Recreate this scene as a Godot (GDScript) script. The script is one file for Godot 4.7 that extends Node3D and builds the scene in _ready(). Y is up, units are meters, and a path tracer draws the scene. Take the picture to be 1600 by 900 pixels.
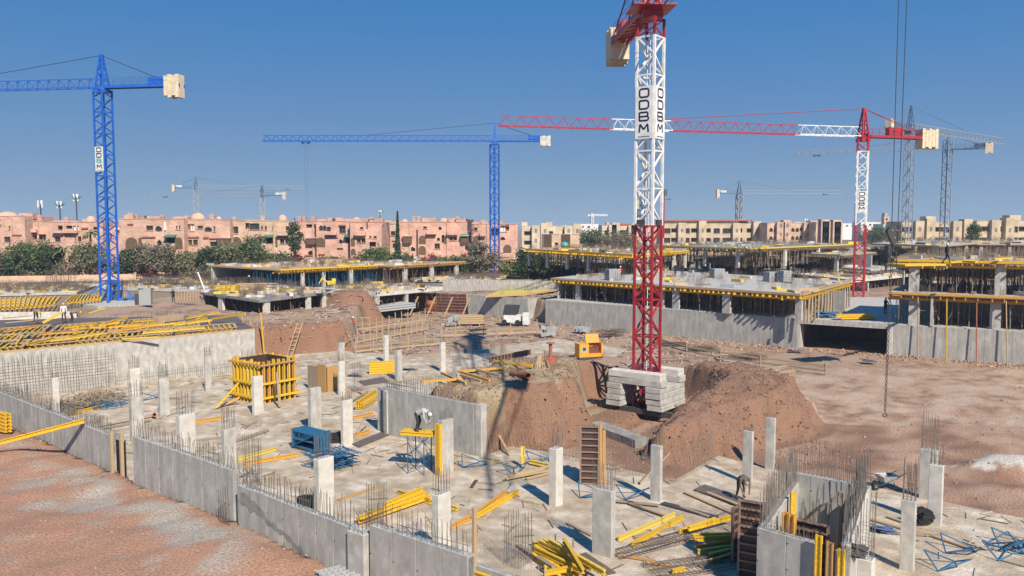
extends Node3D

const GRID := -0.663          # yaw of the building grid, about 38 degrees
var M := {}
var used := {}
var rng := RandomNumberGenerator.new()
var U := Vector3(cos(GRID), 0, -sin(GRID))    # along the front walls: right and towards the camera
var V := Vector3(-sin(GRID), 0, -cos(GRID))   # across them: right and away

# ---------------------------------------------------------------- mesh building
class MB:
	var v := PackedVector3Array()
	var n := PackedVector3Array()
	var c := PackedColorArray()
	var col := Color.WHITE
	func tri(a: Vector3, b: Vector3, d: Vector3, nn: Vector3) -> void:
		if (d - a).cross(b - a).dot(nn) < 0.0:
			v.append(a); v.append(d); v.append(b)
		else:
			v.append(a); v.append(b); v.append(d)
		for i in 3:
			n.append(nn); c.append(col)
	func tri3(a: Vector3, b: Vector3, d: Vector3, na: Vector3, nb: Vector3, nd: Vector3) -> void:
		if (d - a).cross(b - a).dot(na + nb + nd) < 0.0:
			v.append(a); v.append(d); v.append(b); n.append(na); n.append(nd); n.append(nb)
		else:
			v.append(a); v.append(b); v.append(d); n.append(na); n.append(nb); n.append(nd)
		for i in 3: c.append(col)
	func quad(a: Vector3, b: Vector3, d: Vector3, e: Vector3, nn: Vector3) -> void:
		tri(a, b, d, nn); tri(a, d, e, nn)
	func quadn(a: Vector3, b: Vector3, d: Vector3, e: Vector3) -> void:
		quad(a, b, d, e, (d - a).cross(b - a).normalized())
	func obox(o: Vector3, x: Vector3, y: Vector3, z: Vector3) -> void:   # centre and half axes
		var xn := x.normalized(); var yn := y.normalized(); var zn := z.normalized()
		for s in [-1.0, 1.0]:
			quad(o + x * s - y - z, o + x * s + y - z, o + x * s + y + z, o + x * s - y + z, xn * s)
			quad(o + y * s - x - z, o + y * s + x - z, o + y * s + x + z, o + y * s - x + z, yn * s)
			quad(o + z * s - x - y, o + z * s + x - y, o + z * s + x + y, o + z * s - x + y, zn * s)
	func box(o: Vector3, s: Vector3, yaw := 0.0) -> void:
		var b := Basis(Vector3.UP, yaw)
		obox(o, b.x * s.x / 2, b.y * s.y / 2, b.z * s.z / 2)
	func base(o: Vector3, s: Vector3, yaw := 0.0) -> void:               # a box standing on o
		box(o + Vector3(0, s.y / 2, 0), s, yaw)
	func chbox(o: Vector3, s: Vector3, k: float) -> void:                # box with chamfered vertical and top edges, standing on o
		var hx := s.x / 2; var hz := s.z / 2
		var p := []
		for q in [[-1, 1, 1, 0], [1, 1, 0, 1], [1, -1, -1, 0], [-1, -1, 0, -1]]:
			var cr := Vector3(hx * q[0], 0, hz * q[1])
			p.append(cr + Vector3(0, 0, 0) - Vector3(0, 0, k * q[1]) if q[2] != 0 else cr - Vector3(k * q[0], 0, 0))
			p.append(cr - Vector3(k * q[0], 0, 0) if q[2] != 0 else cr - Vector3(0, 0, k * q[1]))
		for i in 8:
			var a: Vector3 = o + p[i]; var b: Vector3 = o + p[(i + 1) % 8]
			var t := Vector3(0, s.y - k, 0)
			var ii := Vector3(1 - k / hx, 1, 1 - k / hz)
			var out: Vector3 = (p[i] + p[(i + 1) % 8]); 
			var nn := Vector3(b.z - a.z, 0, a.x - b.x).normalized()
			if nn.dot(out) < 0: nn = -nn
			quad(a, b, b + t, a + t, nn)
			var a2: Vector3 = o + p[i] * ii + Vector3(0, s.y, 0); var b2: Vector3 = o + p[(i + 1) % 8] * ii + Vector3(0, s.y, 0)
			quad(a + t, b + t, b2, a2, (nn + Vector3.UP).normalized())
			tri(o + Vector3(0, s.y, 0), a2, b2, Vector3.UP)
	func beam(a: Vector3, b: Vector3, w: float, h: float, up := Vector3.UP) -> void:
		var d := b - a
		var dn := d.normalized()
		if absf(dn.dot(up)) > 0.97: up = Vector3.RIGHT if absf(dn.x) < 0.9 else Vector3.UP
		var sd := dn.cross(up).normalized()
		var u2 := sd.cross(dn)
		obox((a + b) / 2, d / 2, u2 * h / 2, sd * w / 2)
	func ibeam(a: Vector3, b: Vector3, w: float, h: float, up := Vector3.UP) -> void:
		var dn := (b - a).normalized()
		if absf(dn.dot(up)) > 0.97: up = Vector3.RIGHT
		var sd := dn.cross(up).normalized()
		var u2 := sd.cross(dn)
		var f := u2 * h * 0.4
		beam(a + f, b + f, w, h * 0.2, u2); beam(a - f, b - f, w, h * 0.2, u2)
		beam(a, b, w * 0.36, h * 0.62, u2)
	func rod(a: Vector3, b: Vector3, r: float, k := 4, r2 := -1.0, caps := false) -> void:
		if r2 < 0: r2 = r
		var dn := (b - a).normalized()
		var up := Vector3.UP if absf(dn.y) < 0.9 else Vector3.RIGHT
		var s := dn.cross(up).normalized()
		var t := s.cross(dn)
		for i in k:
			var a0 := TAU * i / k; var a1 := TAU * (i + 1) / k
			var n0 := s * cos(a0) + t * sin(a0); var n1 := s * cos(a1) + t * sin(a1)
			tri3(a + n0 * r, b + n0 * r2, b + n1 * r2, n0, n0, n1)
			tri3(a + n0 * r, b + n1 * r2, a + n1 * r, n0, n1, n1)
			if caps:
				tri(a, a + n0 * r, a + n1 * r, -dn); tri(b, b + n0 * r2, b + n1 * r2, dn)
	func path(pts: Array, r: float, k := 4) -> void:
		for i in pts.size() - 1: rod(pts[i], pts[i + 1], r, k)
	func lathe(o: Vector3, prof: Array, k := 14) -> void:                # prof: Vector2(radius, y)
		for j in prof.size() - 1:
			var p: Vector2 = prof[j]; var q: Vector2 = prof[j + 1]
			var dn := Vector2(q.y - p.y, p.x - q.x).normalized()
			for i in k:
				var a0 := TAU * i / k; var a1 := TAU * (i + 1) / k
				var d0 := Vector3(cos(a0), 0, sin(a0)); var d1 := Vector3(cos(a1), 0, sin(a1))
				var n0 := d0 * dn.x + Vector3.UP * dn.y; var n1 := d1 * dn.x + Vector3.UP * dn.y
				var y0 := Vector3.UP * p.y; var y1 := Vector3.UP * q.y
				if p.x > 0.001: tri3(o + d0 * p.x + y0, o + d0 * q.x + y1, o + d1 * p.x + y0, n0, n0, n1)
				if q.x > 0.001: tri3(o + d1 * p.x + y0, o + d0 * q.x + y1, o + d1 * q.x + y1, n1, n0, n1)
	func prism(poly: Array, y0: float, y1: float) -> void:               # points (Vector3, y ignored)
		var p2 := PackedVector2Array()
		for q in poly: p2.append(Vector2(q.x, q.z))
		var ix := Geometry2D.triangulate_polygon(p2)
		for i in range(0, ix.size(), 3):
			var a := p2[ix[i]]; var b := p2[ix[i + 1]]; var d := p2[ix[i + 2]]
			tri(Vector3(a.x, y1, a.y), Vector3(b.x, y1, b.y), Vector3(d.x, y1, d.y), Vector3.UP)
			tri(Vector3(a.x, y0, a.y), Vector3(b.x, y0, b.y), Vector3(d.x, y0, d.y), Vector3.DOWN)
		var s := 1.0 if Geometry2D.is_polygon_clockwise(p2) else -1.0
		for i in p2.size():
			var a := p2[i]; var b := p2[(i + 1) % p2.size()]
			var nn := Vector3(b.y - a.y, 0, a.x - b.x).normalized() * -s
			quad(Vector3(a.x, y0, a.y), Vector3(b.x, y0, b.y), Vector3(b.x, y1, b.y), Vector3(a.x, y1, a.y), nn)
	func mesh(with_col := false) -> ArrayMesh:
		var ar := []
		ar.resize(Mesh.ARRAY_MAX)
		ar[Mesh.ARRAY_VERTEX] = v; ar[Mesh.ARRAY_NORMAL] = n
		if with_col: ar[Mesh.ARRAY_COLOR] = c
		var m := ArrayMesh.new()
		m.add_surface_from_arrays(Mesh.PRIMITIVE_TRIANGLES, ar)
		return m

# ---------------------------------------------------------------- naming and tagging
func numbered(s: String) -> String:
	var k: int = used.get(s, 0)
	used[s] = k + 1
	return s if k == 0 else "%s_%03d" % [s, k]
func tag(o: Node, label: String, cat: String, group := "") -> void:
	o.set_meta("label", label); o.set_meta("category", cat)
	if group != "": o.set_meta("group", group)
func thing(nm: String, label: String, cat: String, pos := Vector3.ZERO, yaw := 0.0, group := "") -> Node3D:
	var o := Node3D.new()
	o.name = numbered(nm); add_child(o)
	o.position = pos; o.rotation.y = yaw
	tag(o, label, cat, group)
	return o
func child_name(p: Node, nm: String) -> String:
	var d: Dictionary = p.get_meta("cnt") if p.has_meta("cnt") else {}
	var k: int = d.get(nm, 0)
	d[nm] = k + 1
	p.set_meta("cnt", d)
	return nm if k == 0 else "%s_%03d" % [nm, k]
func part(p: Node, nm: String, mb, mat: Material, stuff := false, pos := Vector3.ZERO, yaw := 0.0) -> MeshInstance3D:
	var o := MeshInstance3D.new()
	o.name = child_name(p, nm)
	o.mesh = mb.mesh(mat.vertex_color_use_as_albedo) if mb is MB else mb
	o.material_override = mat
	o.position = pos; o.rotation.y = yaw
	if stuff: o.set_meta("kind", "stuff")
	p.add_child(o)
	return o
func single(nm: String, mb, mat: Material, label: String, cat: String, group := "", pos := Vector3.ZERO, yaw := 0.0) -> MeshInstance3D:
	var o := MeshInstance3D.new()
	o.name = numbered(nm)
	o.mesh = mb.mesh(mat.vertex_color_use_as_albedo) if mb is MB else mb
	o.material_override = mat
	add_child(o)
	o.position = pos; o.rotation.y = yaw
	tag(o, label, cat, group)
	return o
func structure(nm: String, mb, mat: Material) -> MeshInstance3D:
	var o := MeshInstance3D.new()
	o.name = numbered(nm)
	o.mesh = mb.mesh(mat.vertex_color_use_as_albedo) if mb is MB else mb
	o.material_override = mat
	o.set_meta("kind", "structure")
	add_child(o)
	return o
func strip_meta(o: Node) -> void:
	if o.has_meta("cnt"): o.remove_meta("cnt")
	for k in o.get_children(): strip_meta(k)

# ---------------------------------------------------------------- materials
func lin(r: float, g: float, b: float) -> Color:
	return Color(r, g, b).linear_to_srgb()
func ntex(freq: float, lo: float, hi: float, seed_: int, oct := 5, size := 512, kind := FastNoiseLite.TYPE_SIMPLEX_SMOOTH) -> NoiseTexture2D:
	var f := FastNoiseLite.new()
	f.noise_type = kind; f.frequency = freq; f.seed = seed_; f.fractal_octaves = oct; f.fractal_gain = 0.55
	var t := NoiseTexture2D.new()
	t.width = size; t.height = size; t.seamless = true; t.noise = f
	var gr := Gradient.new()
	gr.set_color(0, Color(lo, lo, lo)); gr.set_color(1, Color(hi, hi, hi))
	gr.set_offset(0, 0.18); gr.set_offset(1, 0.82)
	t.color_ramp = gr
	return t
func nnorm(freq: float, seed_: int, strength := 8.0, oct := 5) -> NoiseTexture2D:
	var f := FastNoiseLite.new()
	f.frequency = freq; f.seed = seed_; f.fractal_octaves = oct
	var t := NoiseTexture2D.new()
	t.width = 512; t.height = 512; t.seamless = true; t.noise = f; t.as_normal_map = true; t.bump_strength = strength
	return t
func mat(nm: String, col: Color, rough := 0.9, tex: Texture2D = null, scale_ := 0.25, norm: Texture2D = null, nstr := 1.0, metal := 0.0, vcol := false) -> StandardMaterial3D:
	var m := StandardMaterial3D.new()
	m.albedo_color = col; m.roughness = rough; m.metallic = metal
	m.vertex_color_use_as_albedo = vcol
	if tex or norm:
		m.uv1_triplanar = true; m.uv1_world_triplanar = true
		m.uv1_scale = Vector3.ONE * scale_
	if tex: m.albedo_texture = tex
	if norm:
		m.normal_enabled = true; m.normal_texture = norm; m.normal_scale = nstr
	M[nm] = m
	return m
func make_materials() -> void:
	var blotch := ntex(0.008, 0.79, 1.0, 3, 7)
	var soft := ntex(0.008, 0.86, 1.0, 5, 6)
	var grain := ntex(0.05, 0.80, 1.0, 8, 4)
	var dirtt := ntex(0.03, 0.74, 1.0, 11, 7, 1024)
	var n1 := nnorm(0.03, 21, 10.0); var n2 := nnorm(0.06, 22, 14.0)
	mat("concrete", lin(0.50, 0.485, 0.455), 0.88, blotch, 0.22, n1, 0.12)
	M.concrete.uv1_scale = Vector3(0.5, 0.2, 0.5)
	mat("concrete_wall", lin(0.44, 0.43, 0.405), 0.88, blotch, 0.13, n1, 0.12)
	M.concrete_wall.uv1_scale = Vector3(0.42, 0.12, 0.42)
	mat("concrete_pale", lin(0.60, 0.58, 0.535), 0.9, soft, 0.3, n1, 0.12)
	mat("concrete_dark", lin(0.30, 0.29, 0.275), 0.92, blotch, 0.2, n1, 0.2)
	mat("floor", Color.WHITE, 0.92, ntex(0.012, 0.84, 1.0, 17, 6), 0.16, n2, 0.15, 0.0, true)
	mat("earth", Color.WHITE, 0.97, dirtt, 0.23, n2, 0.32, 0.0, true)
	mat("stone", Color.WHITE, 0.95, grain, 0.8, null, 1.0, 0.0, true)
	mat("rebar", lin(0.13, 0.095, 0.075), 0.8)
	mat("rebar_grey", lin(0.17, 0.15, 0.135), 0.8)
	var worn := ntex(0.02, 0.8, 1.0, 41, 6)
	mat("yellow", lin(0.82, 0.50, 0.025), 0.6, worn, 0.9)
	mat("yellow_b", lin(0.76, 0.53, 0.08), 0.65, worn, 0.7)
	mat("yellow_c", lin(0.66, 0.42, 0.03), 0.65, worn, 1.1)
	mat("yellow_pale", lin(0.72, 0.55, 0.10), 0.6, grain, 0.9)
	mat("orange_beam", lin(0.68, 0.36, 0.06), 0.65, worn, 0.9)
	mat("timber", lin(0.50, 0.36, 0.215), 0.85, grain, 0.7)
	mat("timber_grey", lin(0.34, 0.275, 0.21), 0.9, grain, 0.7)
	mat("timber_orange", lin(0.52, 0.30, 0.11), 0.8, grain, 0.7)
	mat("ply_dark", lin(0.13, 0.105, 0.09), 0.7, soft, 0.5)
	mat("ply_brown", lin(0.07, 0.036, 0.028), 0.6, soft, 0.5)
	mat("form_steel", lin(0.30, 0.20, 0.16), 0.6, grain, 0.8)
	mat("form_red", lin(0.20, 0.055, 0.045), 0.6, grain, 0.8)
	mat("black", lin(0.012, 0.012, 0.012), 0.7)
	mat("blue_frame", lin(0.025, 0.14, 0.29), 0.5, grain, 1.0)
	mat("blue_crane", lin(0.012, 0.125, 0.56), 0.45, soft, 0.3)
	mat("blue_rope", lin(0.03, 0.06, 0.13), 0.6)
	mat("red_crane", lin(0.36, 0.022, 0.035), 0.45, soft, 0.3)
	mat("red_bright", lin(0.40, 0.022, 0.04), 0.45, soft, 0.3)
	mat("white_paint", lin(0.78, 0.79, 0.80), 0.45, soft, 0.3)
	mat("grey_crane", lin(0.24, 0.27, 0.31), 0.5)
	mat("slate_crane", lin(0.085, 0.15, 0.24), 0.5)
	mat("ink", lin(0.012, 0.017, 0.05), 0.6)
	mat("ink_green", lin(0.02, 0.35, 0.27), 0.6)
	mat("steel", lin(0.35, 0.36, 0.37), 0.45, grain, 0.8, null, 1.0, 0.5)
	mat("steel_dark", lin(0.05, 0.05, 0.055), 0.5)
	mat("galv", lin(0.45, 0.47, 0.49), 0.5, grain, 0.5)
	mat("ballast", lin(0.50, 0.485, 0.455), 0.9, blotch, 0.35, n1, 0.25)
	mat("cw_beige", lin(0.66, 0.57, 0.42), 0.85, soft, 0.3)
	mat("gen_yellow", lin(0.80, 0.31, 0.015), 0.45)
	mat("machine_yellow", lin(0.70, 0.50, 0.03), 0.5)
	mat("pipe_red", lin(0.42, 0.13, 0.075), 0.7, grain, 0.8)
	mat("plaster_pink", lin(0.60, 0.385, 0.30), 0.95, soft, 0.07, n1, 0.3)
	mat("plaster_rose", lin(0.60, 0.365, 0.29), 0.95, soft, 0.07, n1, 0.3)
	mat("plaster_tan", lin(0.60, 0.42, 0.31), 0.95, soft, 0.07, n1, 0.3)
	mat("plaster_beige", lin(0.56, 0.455, 0.325), 0.95, soft, 0.05)
	mat("plaster_cream", lin(0.60, 0.51, 0.385), 0.95, soft, 0.05)
	mat("roof_white", lin(0.68, 0.67, 0.65), 0.9)
	mat("glass", Color(0.25, 0.28, 0.3, 0.35), 0.05).transparency = BaseMaterial3D.TRANSPARENCY_ALPHA
	mat("prop_steel", lin(0.22, 0.15, 0.11), 0.7)
	mat("lattice", lin(0.19, 0.12, 0.07), 0.85, ntex(0.09, 0.55, 1.0, 31, 2), 1.2)
	mat("green_tile", lin(0.05, 0.19, 0.14), 0.5)
	mat("bark", lin(0.13, 0.09, 0.06), 0.95)
	for q in [["leaf_dark", 0.030, 0.055, 0.018], ["leaf_mid", 0.060, 0.090, 0.030], ["leaf_olive", 0.105, 0.115, 0.055], ["leaf_grey", 0.115, 0.105, 0.070], ["leaf_red", 0.15, 0.025, 0.04], ["leaf_palm", 0.09, 0.12, 0.035]]:
		var m := mat(q[0], lin(q[1] * 1.35, q[2] * 1.3, q[3] * 1.35), 0.7)
		m.backlight_enabled = true; m.backlight = lin(q[1] * 0.5, q[2] * 0.6, q[3] * 0.3)
		m.vertex_color_use_as_albedo = true
	mat("cloth", Color.WHITE, 0.9, null, 1.0, null, 1.0, 0.0, true)
	mat("block_grey", lin(0.36, 0.385, 0.39), 0.92, grain, 0.8)
	mat("crate_yellow", lin(0.78, 0.52, 0.02), 0.5, soft, 0.6)
	mat("plastic_blue", lin(0.05, 0.09, 0.20), 0.6)
	mat("tank_teal", lin(0.04, 0.33, 0.30), 0.5)
	mat("tyre", lin(0.02, 0.02, 0.02), 0.9)
	mat("rope", lin(0.04, 0.04, 0.045), 0.6)

func _ready() -> void:
	# camera: a drone 13 m above the basement floor
	var cam := Camera3D.new()
	cam.name = "camera"
	cam.position = Vector3(0, 13, 0)
	cam.rotation.x = -atan(98.0 / 1300.0)
	cam.fov = 38.189
	cam.far = 9000.0
	cam.near = 0.1
	add_child(cam)
	cam.current = true
	# sky
	var env := Environment.new()
	env.background_mode = Environment.BG_SKY
	var sm := ProceduralSkyMaterial.new()
	sm.sky_top_color = Color(0.09, 0.395, 0.635)
	sm.sky_horizon_color = Color(0.50, 0.58, 0.655)
	sm.sky_curve = 0.095
	sm.ground_horizon_color = Color(0.50, 0.52, 0.54)
	sm.ground_bottom_color = Color(0.32, 0.24, 0.19)
	sm.sun_angle_max = 0.0
	var sky := Sky.new()
	sky.sky_material = sm
	env.sky = sky
	env.tonemap_mode = Environment.TONE_MAPPER_LINEAR
	env.tonemap_exposure = 1.42
	env.sdfgi_enabled = true
	env.ssao_enabled = true
	env.ssil_enabled = true
	env.fog_enabled = true
	env.fog_density = 0.0003
	env.fog_light_color = Color(0.62, 0.70, 0.79)
	var we := WorldEnvironment.new()
	we.name = "world_environment"
	we.environment = env
	add_child(we)
	# sun: behind the camera on the right, 41 degrees up
	var sun := DirectionalLight3D.new()
	sun.name = "sun"
	sun.light_energy = 1.6
	sun.light_color = Color(1.0, 0.95, 0.87)
	sun.light_angular_distance = 0.5
	sun.shadow_enabled = true
	add_child(sun)
	sun.look_at_from_position(Vector3(0.31, 0.656, 0.69), Vector3.ZERO, Vector3.UP)
	rng.seed = 4711
	make_materials()
	make_ground()
	make_floor()
	make_front_walls()
	make_inner_walls()
	make_columns()
	make_core()
	make_middle()
	make_decks()
	make_cranes()
	make_town()
	make_plants()
	make_loose()
	make_workers()
	make_rubble()
	strip_meta(self)

# ---------------------------------------------------------------- ground
var n_a := FastNoiseLite.new()
var n_b := FastNoiseLite.new()
var n_c := FastNoiseLite.new()
var EXC := PackedVector2Array([Vector2(80, -30), Vector2(80, -60), Vector2(47.6, -77.4), Vector2(38.4, -82.9), Vector2(44, -92), Vector2(37, -97), Vector2(30.2, -88.3), Vector2(4.4, -110.7), Vector2(2.4, -115.6), Vector2(-6.7, -122.8), Vector2(-15.5, -126.2), Vector2(-20, -122), Vector2(-18.5, -104), Vector2(-16.5, -85), Vector2(-25.5, -82.3), Vector2(-25, -75.6), Vector2(-38.5, -62.4), Vector2(-60, -42), Vector2(-60, -10), Vector2(80, -10)])
var BANK := PackedVector2Array([Vector2(-60, -76), Vector2(-31.4, -50.0), Vector2(-18.3, -38.6), Vector2(-10.9, -32.2), Vector2(-5.0, -26.8), Vector2(-1.2, -24.0), Vector2(4, -20), Vector2(4, 10), Vector2(-60, 10)])
var SLAB := PackedVector2Array()
var MOUND := PackedVector2Array()
var RIDGE := PackedVector2Array()
var PIT := PackedVector2Array([Vector2(5.6, -60.6), Vector2(12.6, -61.4), Vector2(14.2, -57.0), Vector2(11.6, -53.2), Vector2(8.6, -50.4), Vector2(5.0, -51.8), Vector2(4.6, -55.5)])

func flat(a: Array) -> PackedVector2Array:
	var p := PackedVector2Array()
	for q in a: p.append(Vector2(q.x, q.z))
	return p
func outside(p: Vector2, poly: PackedVector2Array) -> float:   # distance outside the polygon, negative inside
	var best := 1e9
	for i in poly.size():
		best = minf(best, p.distance_squared_to(Geometry2D.get_closest_point_to_segment(p, poly[i], poly[(i + 1) % poly.size()])))
	best = sqrt(best)
	return -best if Geometry2D.is_point_in_polygon(p, poly) else best
func height(x: float, z: float) -> float:
	var p := Vector2(x, z)
	var na := n_a.get_noise_2d(x, z); var nb := n_b.get_noise_2d(x, z)
	var h := 0.0
	var de := outside(p, EXC)
	if de > 0.0: h = 2.75 * smoothstep(0.0, 0.7 + absf(na) * 1.2, de) + na * 0.3
	h += nb * 0.06 + na * 0.16
	var db7 := Vector2((x + 21.5) / 5.2, (z + 110.5) / 5.0).length()      # brown spoil heap in the middle distance
	if db7 < 1.0: h = maxf(h, 4.3 * (1.0 - smoothstep(0.35, 1.0, db7)) + nb * 0.2)
	if z > -75 and z < -30 and x > -12 and x < 32:
		var flute := n_c.get_noise_2d(x * 1.3, z * 1.3) * 0.55 + nb * 0.5
		var dm := outside(p, MOUND) + flute
		var w := 2.3 if z > -58 else 9.0
		if dm < w: h = maxf(h, 3.4 * (1.0 - clampf(dm / w, 0.0, 1.0)) + nb * 0.1)
		var dr := outside(p, RIDGE) + flute
		w = 2.6 if z > -57.0 else 6.0
		if x > 15.0: w = 2.0
		if x < 11.0: w = 1.3
		if dr < w: h = maxf(h, lerpf(2.1, 2.8, smoothstep(-46.0, -56.0, z)) * (1.0 - clampf(dr / w, 0.0, 1.0)) + nb * 0.14)
		if h > 0.25: h += n_c.get_noise_2d(x, z) * 0.28
		var dp := outside(p, PIT)
		if dp < 1.2: h = lerpf(minf(h, 0.35), h, smoothstep(-0.1, 0.9 + nb * 0.3, dp))
	if x > 17 and z > -62:                                     # heap and ruts on the right
		var d := Vector2((x - 29.0) / 7.5, (z + 43.5) / 2.6).length()
		h += 0.75 * (1.0 - smoothstep(0.25, 1.0, d)) + nb * 0.12
		h += 0.03 * sin(z * 2.6 + x * 0.5 + na * 6.0) * smoothstep(19.0, 26.0, x) * smoothstep(-52.0, -46.0, z)
	var db := outside(p, BANK)
	if db < 0.0: h = 1.32 + na * 0.3 + nb * 0.13 + 0.38 * smoothstep(0.2, 1.6, -db) * (1.0 - smoothstep(1.6, 4.2, -db)) * (0.5 + na)
	else:
		var ds := outside(p, SLAB)
		if ds < 1.0: h = lerpf(minf(h, -0.12), h, smoothstep(0.0, 0.75, ds))
	return h
func earth_color(x: float, z: float, h: float) -> Color:
	var na := n_a.get_noise_2d(x * 1.7 + 90, z * 1.7); var nb := n_b.get_noise_2d(x * 1.3, z * 1.3 + 40)
	var red := Color(0.29, 0.165, 0.108); var pale := Color(0.46, 0.30, 0.21); var grey := Color(0.45, 0.42, 0.37); var straw := Color(0.42, 0.355, 0.235)
	var c := red.lerp(Color(0.25, 0.142, 0.094), clampf(nb * 1.6 + 0.3, 0, 1))
	var p := Vector2(x, z)
	if outside(p, BANK) < 0.0:
		c = Color(0.455, 0.25, 0.165).lerp(Color(0.40, 0.23, 0.15), clampf(nb + 0.4, 0, 1))
		var d := absf((x + 15.0) * 0.62 - (z + 29.5) * 0.78 - 2.6 + na * 3.0)
		var run := smoothstep(-24.0, -20.0, x) * (1.0 - smoothstep(-10.5, -8.5, x))
		c = c.lerp(grey, clampf((1.6 - d) * 0.8 + nb * 1.2, 0, 0.9) * run)
		if na * 0.6 + nb > 0.42: c = c.lerp(Color(0.43, 0.33, 0.27), 0.7)
		return c
	if minf(outside(p, MOUND), outside(p, RIDGE)) > 3.0: c = c.lerp(pale, clampf(na * 2.2 + 0.55, 0, 0.95))      # dust trodden over the yard
	var spoil := Vector2((x + 21.0) / 6.5, (z + 110.5) / 6.0).length() + nb * 0.3 < 1.0 or (x > -27.5 and x < -15.0 and z > -88.0 + na * 3.0 and z < -79.5)   # raw dug soil, no dust on it
	if spoil: c = Color(0.32, 0.175, 0.115).lerp(Color(0.27, 0.15, 0.1), clampf(0.5 + nb * 1.6, 0, 1))
	elif z < -64: c = c.lerp(Color(0.43, 0.315, 0.23), clampf(0.5 + nb * 1.5, 0, 0.9))
	if x > 20 and z < -53 and z > -75:              # pale dusty haul road
		c = c.lerp(Color(0.50, 0.35, 0.25), clampf(0.6 + nb * 1.5, 0, 1))
		if na > 0.2: c = c.lerp(Color(0.58, 0.46, 0.36), 0.5)
	if outside(p, MOUND) < -0.1: c = c.lerp(straw, clampf(0.6 + nb * 1.5, 0, 0.95))
	var dw := Vector2((x - 27.3) / 3.2, (z + 43.6) / 1.3).length() + nb * 0.8
	if dw < 1.0: c = Color(0.66, 0.61, 0.54)
	return c
func make_ground() -> void:
	n_a.seed = 5; n_a.frequency = 0.09; n_a.fractal_octaves = 3
	n_c.seed = 14; n_c.frequency = 0.9; n_c.fractal_octaves = 3
	n_b.seed = 9; n_b.frequency = 0.42; n_b.fractal_octaves = 4
	SLAB = flat([Vector3(-1.67, 0, -46.23), Vector3(0, 0, -48.28), Vector3(2.2, 0, -46.9), Vector3(3.75, 0, -45.58), Vector3(7.19, 0, -42.6), Vector3(8.15, 0, -41.51), Vector3(11.66, 0, -46.23), Vector3(13.72, 0, -43.75), Vector3(18.12, 0, -40.47), Vector3(22.77, 0, -36.13), Vector3(32, 0, -31), Vector3(32, 0, -14), Vector3(0, 0, -18), Vector3(-1.3, 0, -24.6), Vector3(-11, 0, -32.4), Vector3(-31, 0, -50), Vector3(-39, 0, -57), Vector3(-38.3, 0, -61.8), Vector3(-24.4, 0, -75.2), Vector3(-25, 0, -81.5), Vector3(-17.63, 0, -85.73), Vector3(-8.86, 0, -81.53), Vector3(-2.7, 0, -87.08), Vector3(5.13, 0, -94.5), Vector3(12.16, 0, -87.08), Vector3(10.18, 0, -81.93), Vector3(3.31, 0, -85.29), Vector3(2.3, 0, -63.7), Vector3(-8.4, 0, -51.5), Vector3(-2.3, 0, -46.6)])
	MOUND = flat([Vector3(-4.85, 3.4, -48.69), Vector3(-2.32, 3.4, -45.76), Vector3(-0.93, 3.4, -47.55), Vector3(0, 3.4, -49.08), Vector3(3.21, 3.4, -51.57), Vector3(5.28, 3.4, -54.32), Vector3(6.48, 3.4, -56.33), Vector3(6.02, 3.4, -59.62), Vector3(2.83, 3.4, -60.8), Vector3(-0.46, 3.4, -59.04)])
	RIDGE = flat([Vector3(8.6, 0, -45.4), Vector3(9.8, 0, -45.6), Vector3(12.6, 0, -49.4), Vector3(14.2, 0, -50.2), Vector3(17.4, 0, -52.4), Vector3(19, 0, -56), Vector3(17.4, 0, -61.5), Vector3(14.2, 0, -61.8), Vector3(15, 0, -57.5), Vector3(13.2, 0, -53.4), Vector3(10.4, 0, -49.6)])
	var st := 0.36
	var x0 := -50.0; var z0 := -132.12; var nx := 306; var nz := 328
	var hs := PackedFloat32Array(); var cs := PackedColorArray()
	for j in nz + 1:
		for i in nx + 1:
			var x := x0 + i * st; var z := z0 + j * st
			var h := height(x, z)
			if i == 0 or j == 0: h = minf(h, 2.6)
			hs.append(h); cs.append(earth_color(x, z, h))
	var vs := PackedVector3Array(); var ns := PackedVector3Array(); var ix := PackedInt32Array()
	for j in nz + 1:
		for i in nx + 1:
			var k := j * (nx + 1) + i
			vs.append(Vector3(x0 + i * st, hs[k], z0 + j * st))
			var hl := hs[j * (nx + 1) + maxi(i - 1, 0)]; var hr := hs[j * (nx + 1) + mini(i + 1, nx)]
			var hu := hs[maxi(j - 1, 0) * (nx + 1) + i]; var hd := hs[mini(j + 1, nz) * (nx + 1) + i]
			ns.append(Vector3(hl - hr, 2 * st, hu - hd).normalized())
	for j in nz:
		for i in nx:
			var k := j * (nx + 1) + i
			ix.append_array(PackedInt32Array([k, k + 1, k + nx + 1, k + 1, k + nx + 2, k + nx + 1]))
	# the wide plain round it, out to the horizon
	var far := 6000.0
	for r in [[-far, -far, far, z0], [-far, z0, x0, 400.0], [x0 + nx * st, z0, far, 400.0], [x0, z0 + nz * st, x0 + nx * st, 400.0]]:
		var b := vs.size()
		for q in [Vector2(r[0], r[1]), Vector2(r[2], r[1]), Vector2(r[2], r[3]), Vector2(r[0], r[3])]:
			vs.append(Vector3(q.x, 2.6 if r[1] <= z0 else 0.9, q.y)); ns.append(Vector3.UP); cs.append(Color(0.33, 0.245, 0.17))
		ix.append_array(PackedInt32Array([b, b + 1, b + 2, b, b + 2, b + 3]))
	var ar := []
	ar.resize(Mesh.ARRAY_MAX)
	ar[Mesh.ARRAY_VERTEX] = vs; ar[Mesh.ARRAY_NORMAL] = ns; ar[Mesh.ARRAY_COLOR] = cs; ar[Mesh.ARRAY_INDEX] = ix
	var m := ArrayMesh.new()
	m.add_surface_from_arrays(Mesh.PRIMITIVE_TRIANGLES, ar)
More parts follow.
